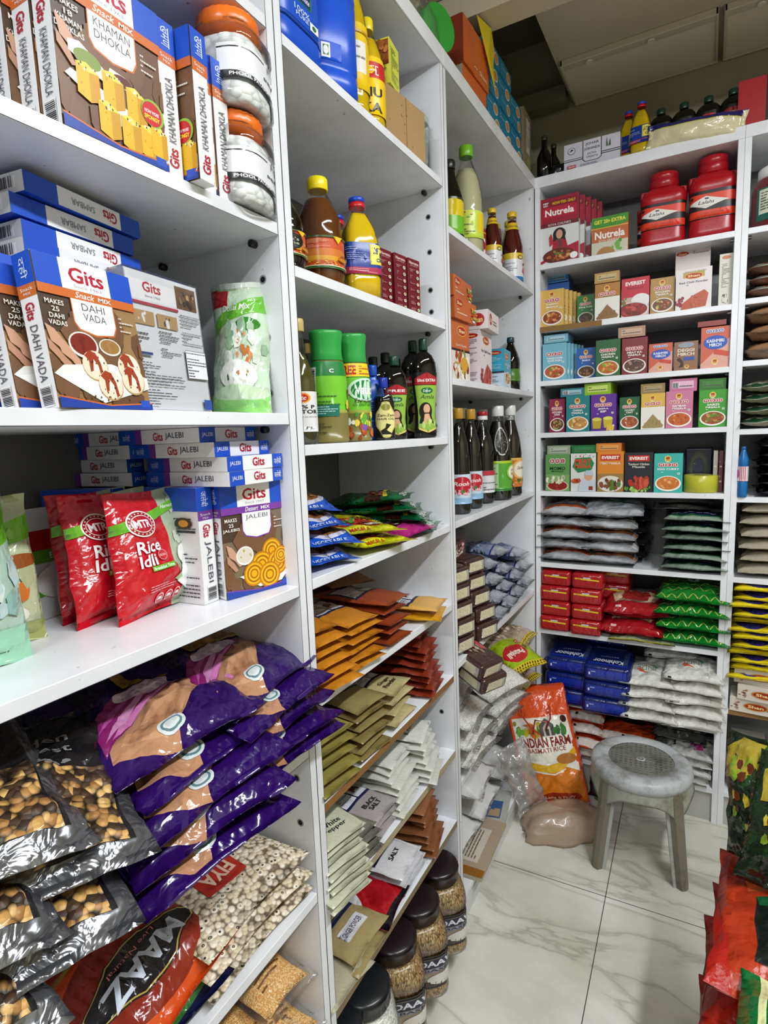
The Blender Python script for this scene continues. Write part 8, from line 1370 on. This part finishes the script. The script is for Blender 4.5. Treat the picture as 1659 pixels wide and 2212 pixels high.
# ================================================================== right foreground: rice bags and snack packs
lf = R(0, 0, 1, 1, 'b03414')+P([(.18, .62), (1, .80), (1, 1), (.1, 1)], 'c8541c')+E(.36, .86, .12, .085, 'd8c8b8')+E(.36, .86, .095, .065, 'b84020')+E(.36, .86, .08, .055, 'd8c0b0')+P([(.52, .98), (.66, .98), (.62, .84), (.70, .72), (.62, .62), (.48, .62), (.58, .74), (.50, .86)], 'b03018')+P([(.66, .98), (.675, .98), (.635, .84), (.715, .72), (.635, .62), (.62, .62), (.70, .72), (.62, .84)], 'd8a868')+T('Long & Fluffy', .59, .80, .06, .26, 'd8b898', .01, 0, -90)
lf += P([(.24, .16), (.95, .16), (1, .56), (.7, .58), (.45, .66), (.22, .58)], '141c18')+P([(.22, .58), (.45, .66), (.7, .58), (.24, .52)], '14502c')+B(.7, .3, .25, .12, 20, .06, ['3c3c44', '24242c', '505058'], 4)+P([(0, .55), (.1, .2), (.14, .0), (.0, .0)], 'b02014')
fgm = pouch(.30, .36, .075, '9c2410', lf, mat='softfilm', seed=231, wr=.008, nu=20, nv=22, fat=.34, corner=.004)  # bag reds here and below darkened to stand in for dim foreground light
o = link('rice_bag', fgm.mesh('rice_bag'), None, (.742, 1.000, .462), (math.radians(-88), 0, math.radians(-5))); tag(o, 'top red and orange rice bag of the pile at the lower right corner', 'bag', 'red rice bags in front')
fl2 = R(0, 0, 1, 1, '9c1c14')+R(0, 0, .2, 1, 'b82818')
fg2 = [pouch(.31, .36, .080, '8c1c10', fl2, mat='softfilm', seed=s_, wr=.008, nu=14, nv=16, fat=.3, corner=.002).mesh('rice_bag') for s_ in (232, 233)]
for j in range(6):
    o = link('rice_bag', fg2[j % 2], None, (.744-.003*j, .990-.002*j, .385-.076*j), (math.radians(-89), 0, math.radians(-4+(j % 2)*2))); tag(o, 'red rice bag in the pile at the lower right, '+ORD[j+1], 'bag', 'red rice bags in front')
gf = R(0, 0, 1, 1, '0c6c34')+R(.10, 0, .14, 1, 'd8d8a0')+R(.20, 0, .22, 1, 'c8d8c0')+E(.7, .5, .32, .42, 'c8beb0')+B(.7, .5, .28, .38, 60, .05, ['b09c88', 'd8d0c4', '8c6c50', '4c6c30', 'c8783c'], 4)+P([(.42, .8), (.5, .9), (.48, .5), (.4, .6)], 'a83c4c')
o = link('green_food_bag', pouch(.28, .28, .06, '0c6c34', gf, seed=234, wr=.008, nu=16, nv=16, fat=.42).mesh('green_bag'), None, (.740, .745, .455), (math.radians(-84), 0, math.radians(-10))); tag(o, 'green bag with a grainy picture at the bottom right corner', 'bag')
for j in range(4):
    o = link('rice_bag', fg2[j % 2], None, (.782, .715, .375-.082*j), (math.radians(-88), 0, math.radians(-6+j))); tag(o, 'red bag supporting the green one at the bottom right, '+ORD[j], 'bag', 'red bags under the green one')
sn = R(0, 0, 1, 1, '142814')+B(.5, .5, .45, .5, 26, .12, ['2c5c1c', '0c1c10', '1c3c18', '6c7c1c'], 3)+P([(.1, .62), (.5, .7), (.6, .95), (.3, .98), (.08, .86)], 'a89430')+P([(.35, .1), (.9, .2), (.8, .52), (.5, .56)], '8c3820')+B(.4, .55, .3, .3, 26, .06, ['d8c038', 'b8a828', '5c2814', '88a830'], 5)+B(.6, .3, .3, .2, 16, .06, ['d8c038', '7c2c14', '2c6c1c'], 8)
snm = [pouch(.17, .25, .05, '101c10', sn, seed=s_, wr=.012, nu=18, nv=20, fat=.45, curl=.02).mesh('snack_pack') for s_ in (241, 242, 243)]
t_ = [(.725, 1.215, .515, -14, 4, 24), (.815, 1.17, .52, 0, -4, 22), (.705, 1.30, .515, -30, -14, 16), (.880, 1.10, .52, 8, 4, 20), (.83, 1.00, .52, -12, 6, 34)]
for j, (x, y, z, r, sl_, bk_) in enumerate(t_):
    o = link('snack_pack', snm[j % 3], None, (x, y, z), (math.radians(-bk_), math.radians(sl_), math.radians(r))); tag(o, ['dark green chilli snack pack standing on the red pile, left edge jagged', 'dark green snack pack cut off by the right edge, upper', 'dark green snack pack leaning at the back of the cluster', 'dark green snack pack outermost at the right edge of the picture', 'lowest dark green snack pack hanging over the red rice bag'][j], 'packet', 'dark green snack packs')
# a hair's breadth of air under everything that stands on a board
for o in list(C.objects):
    if o.parent is None and 'category' in o and o['category'] != 'shelving unit' and o.location.z > .05 and o.name.split('.')[0] != 'ceiling_diffuser_panel': o.location.z += .0006
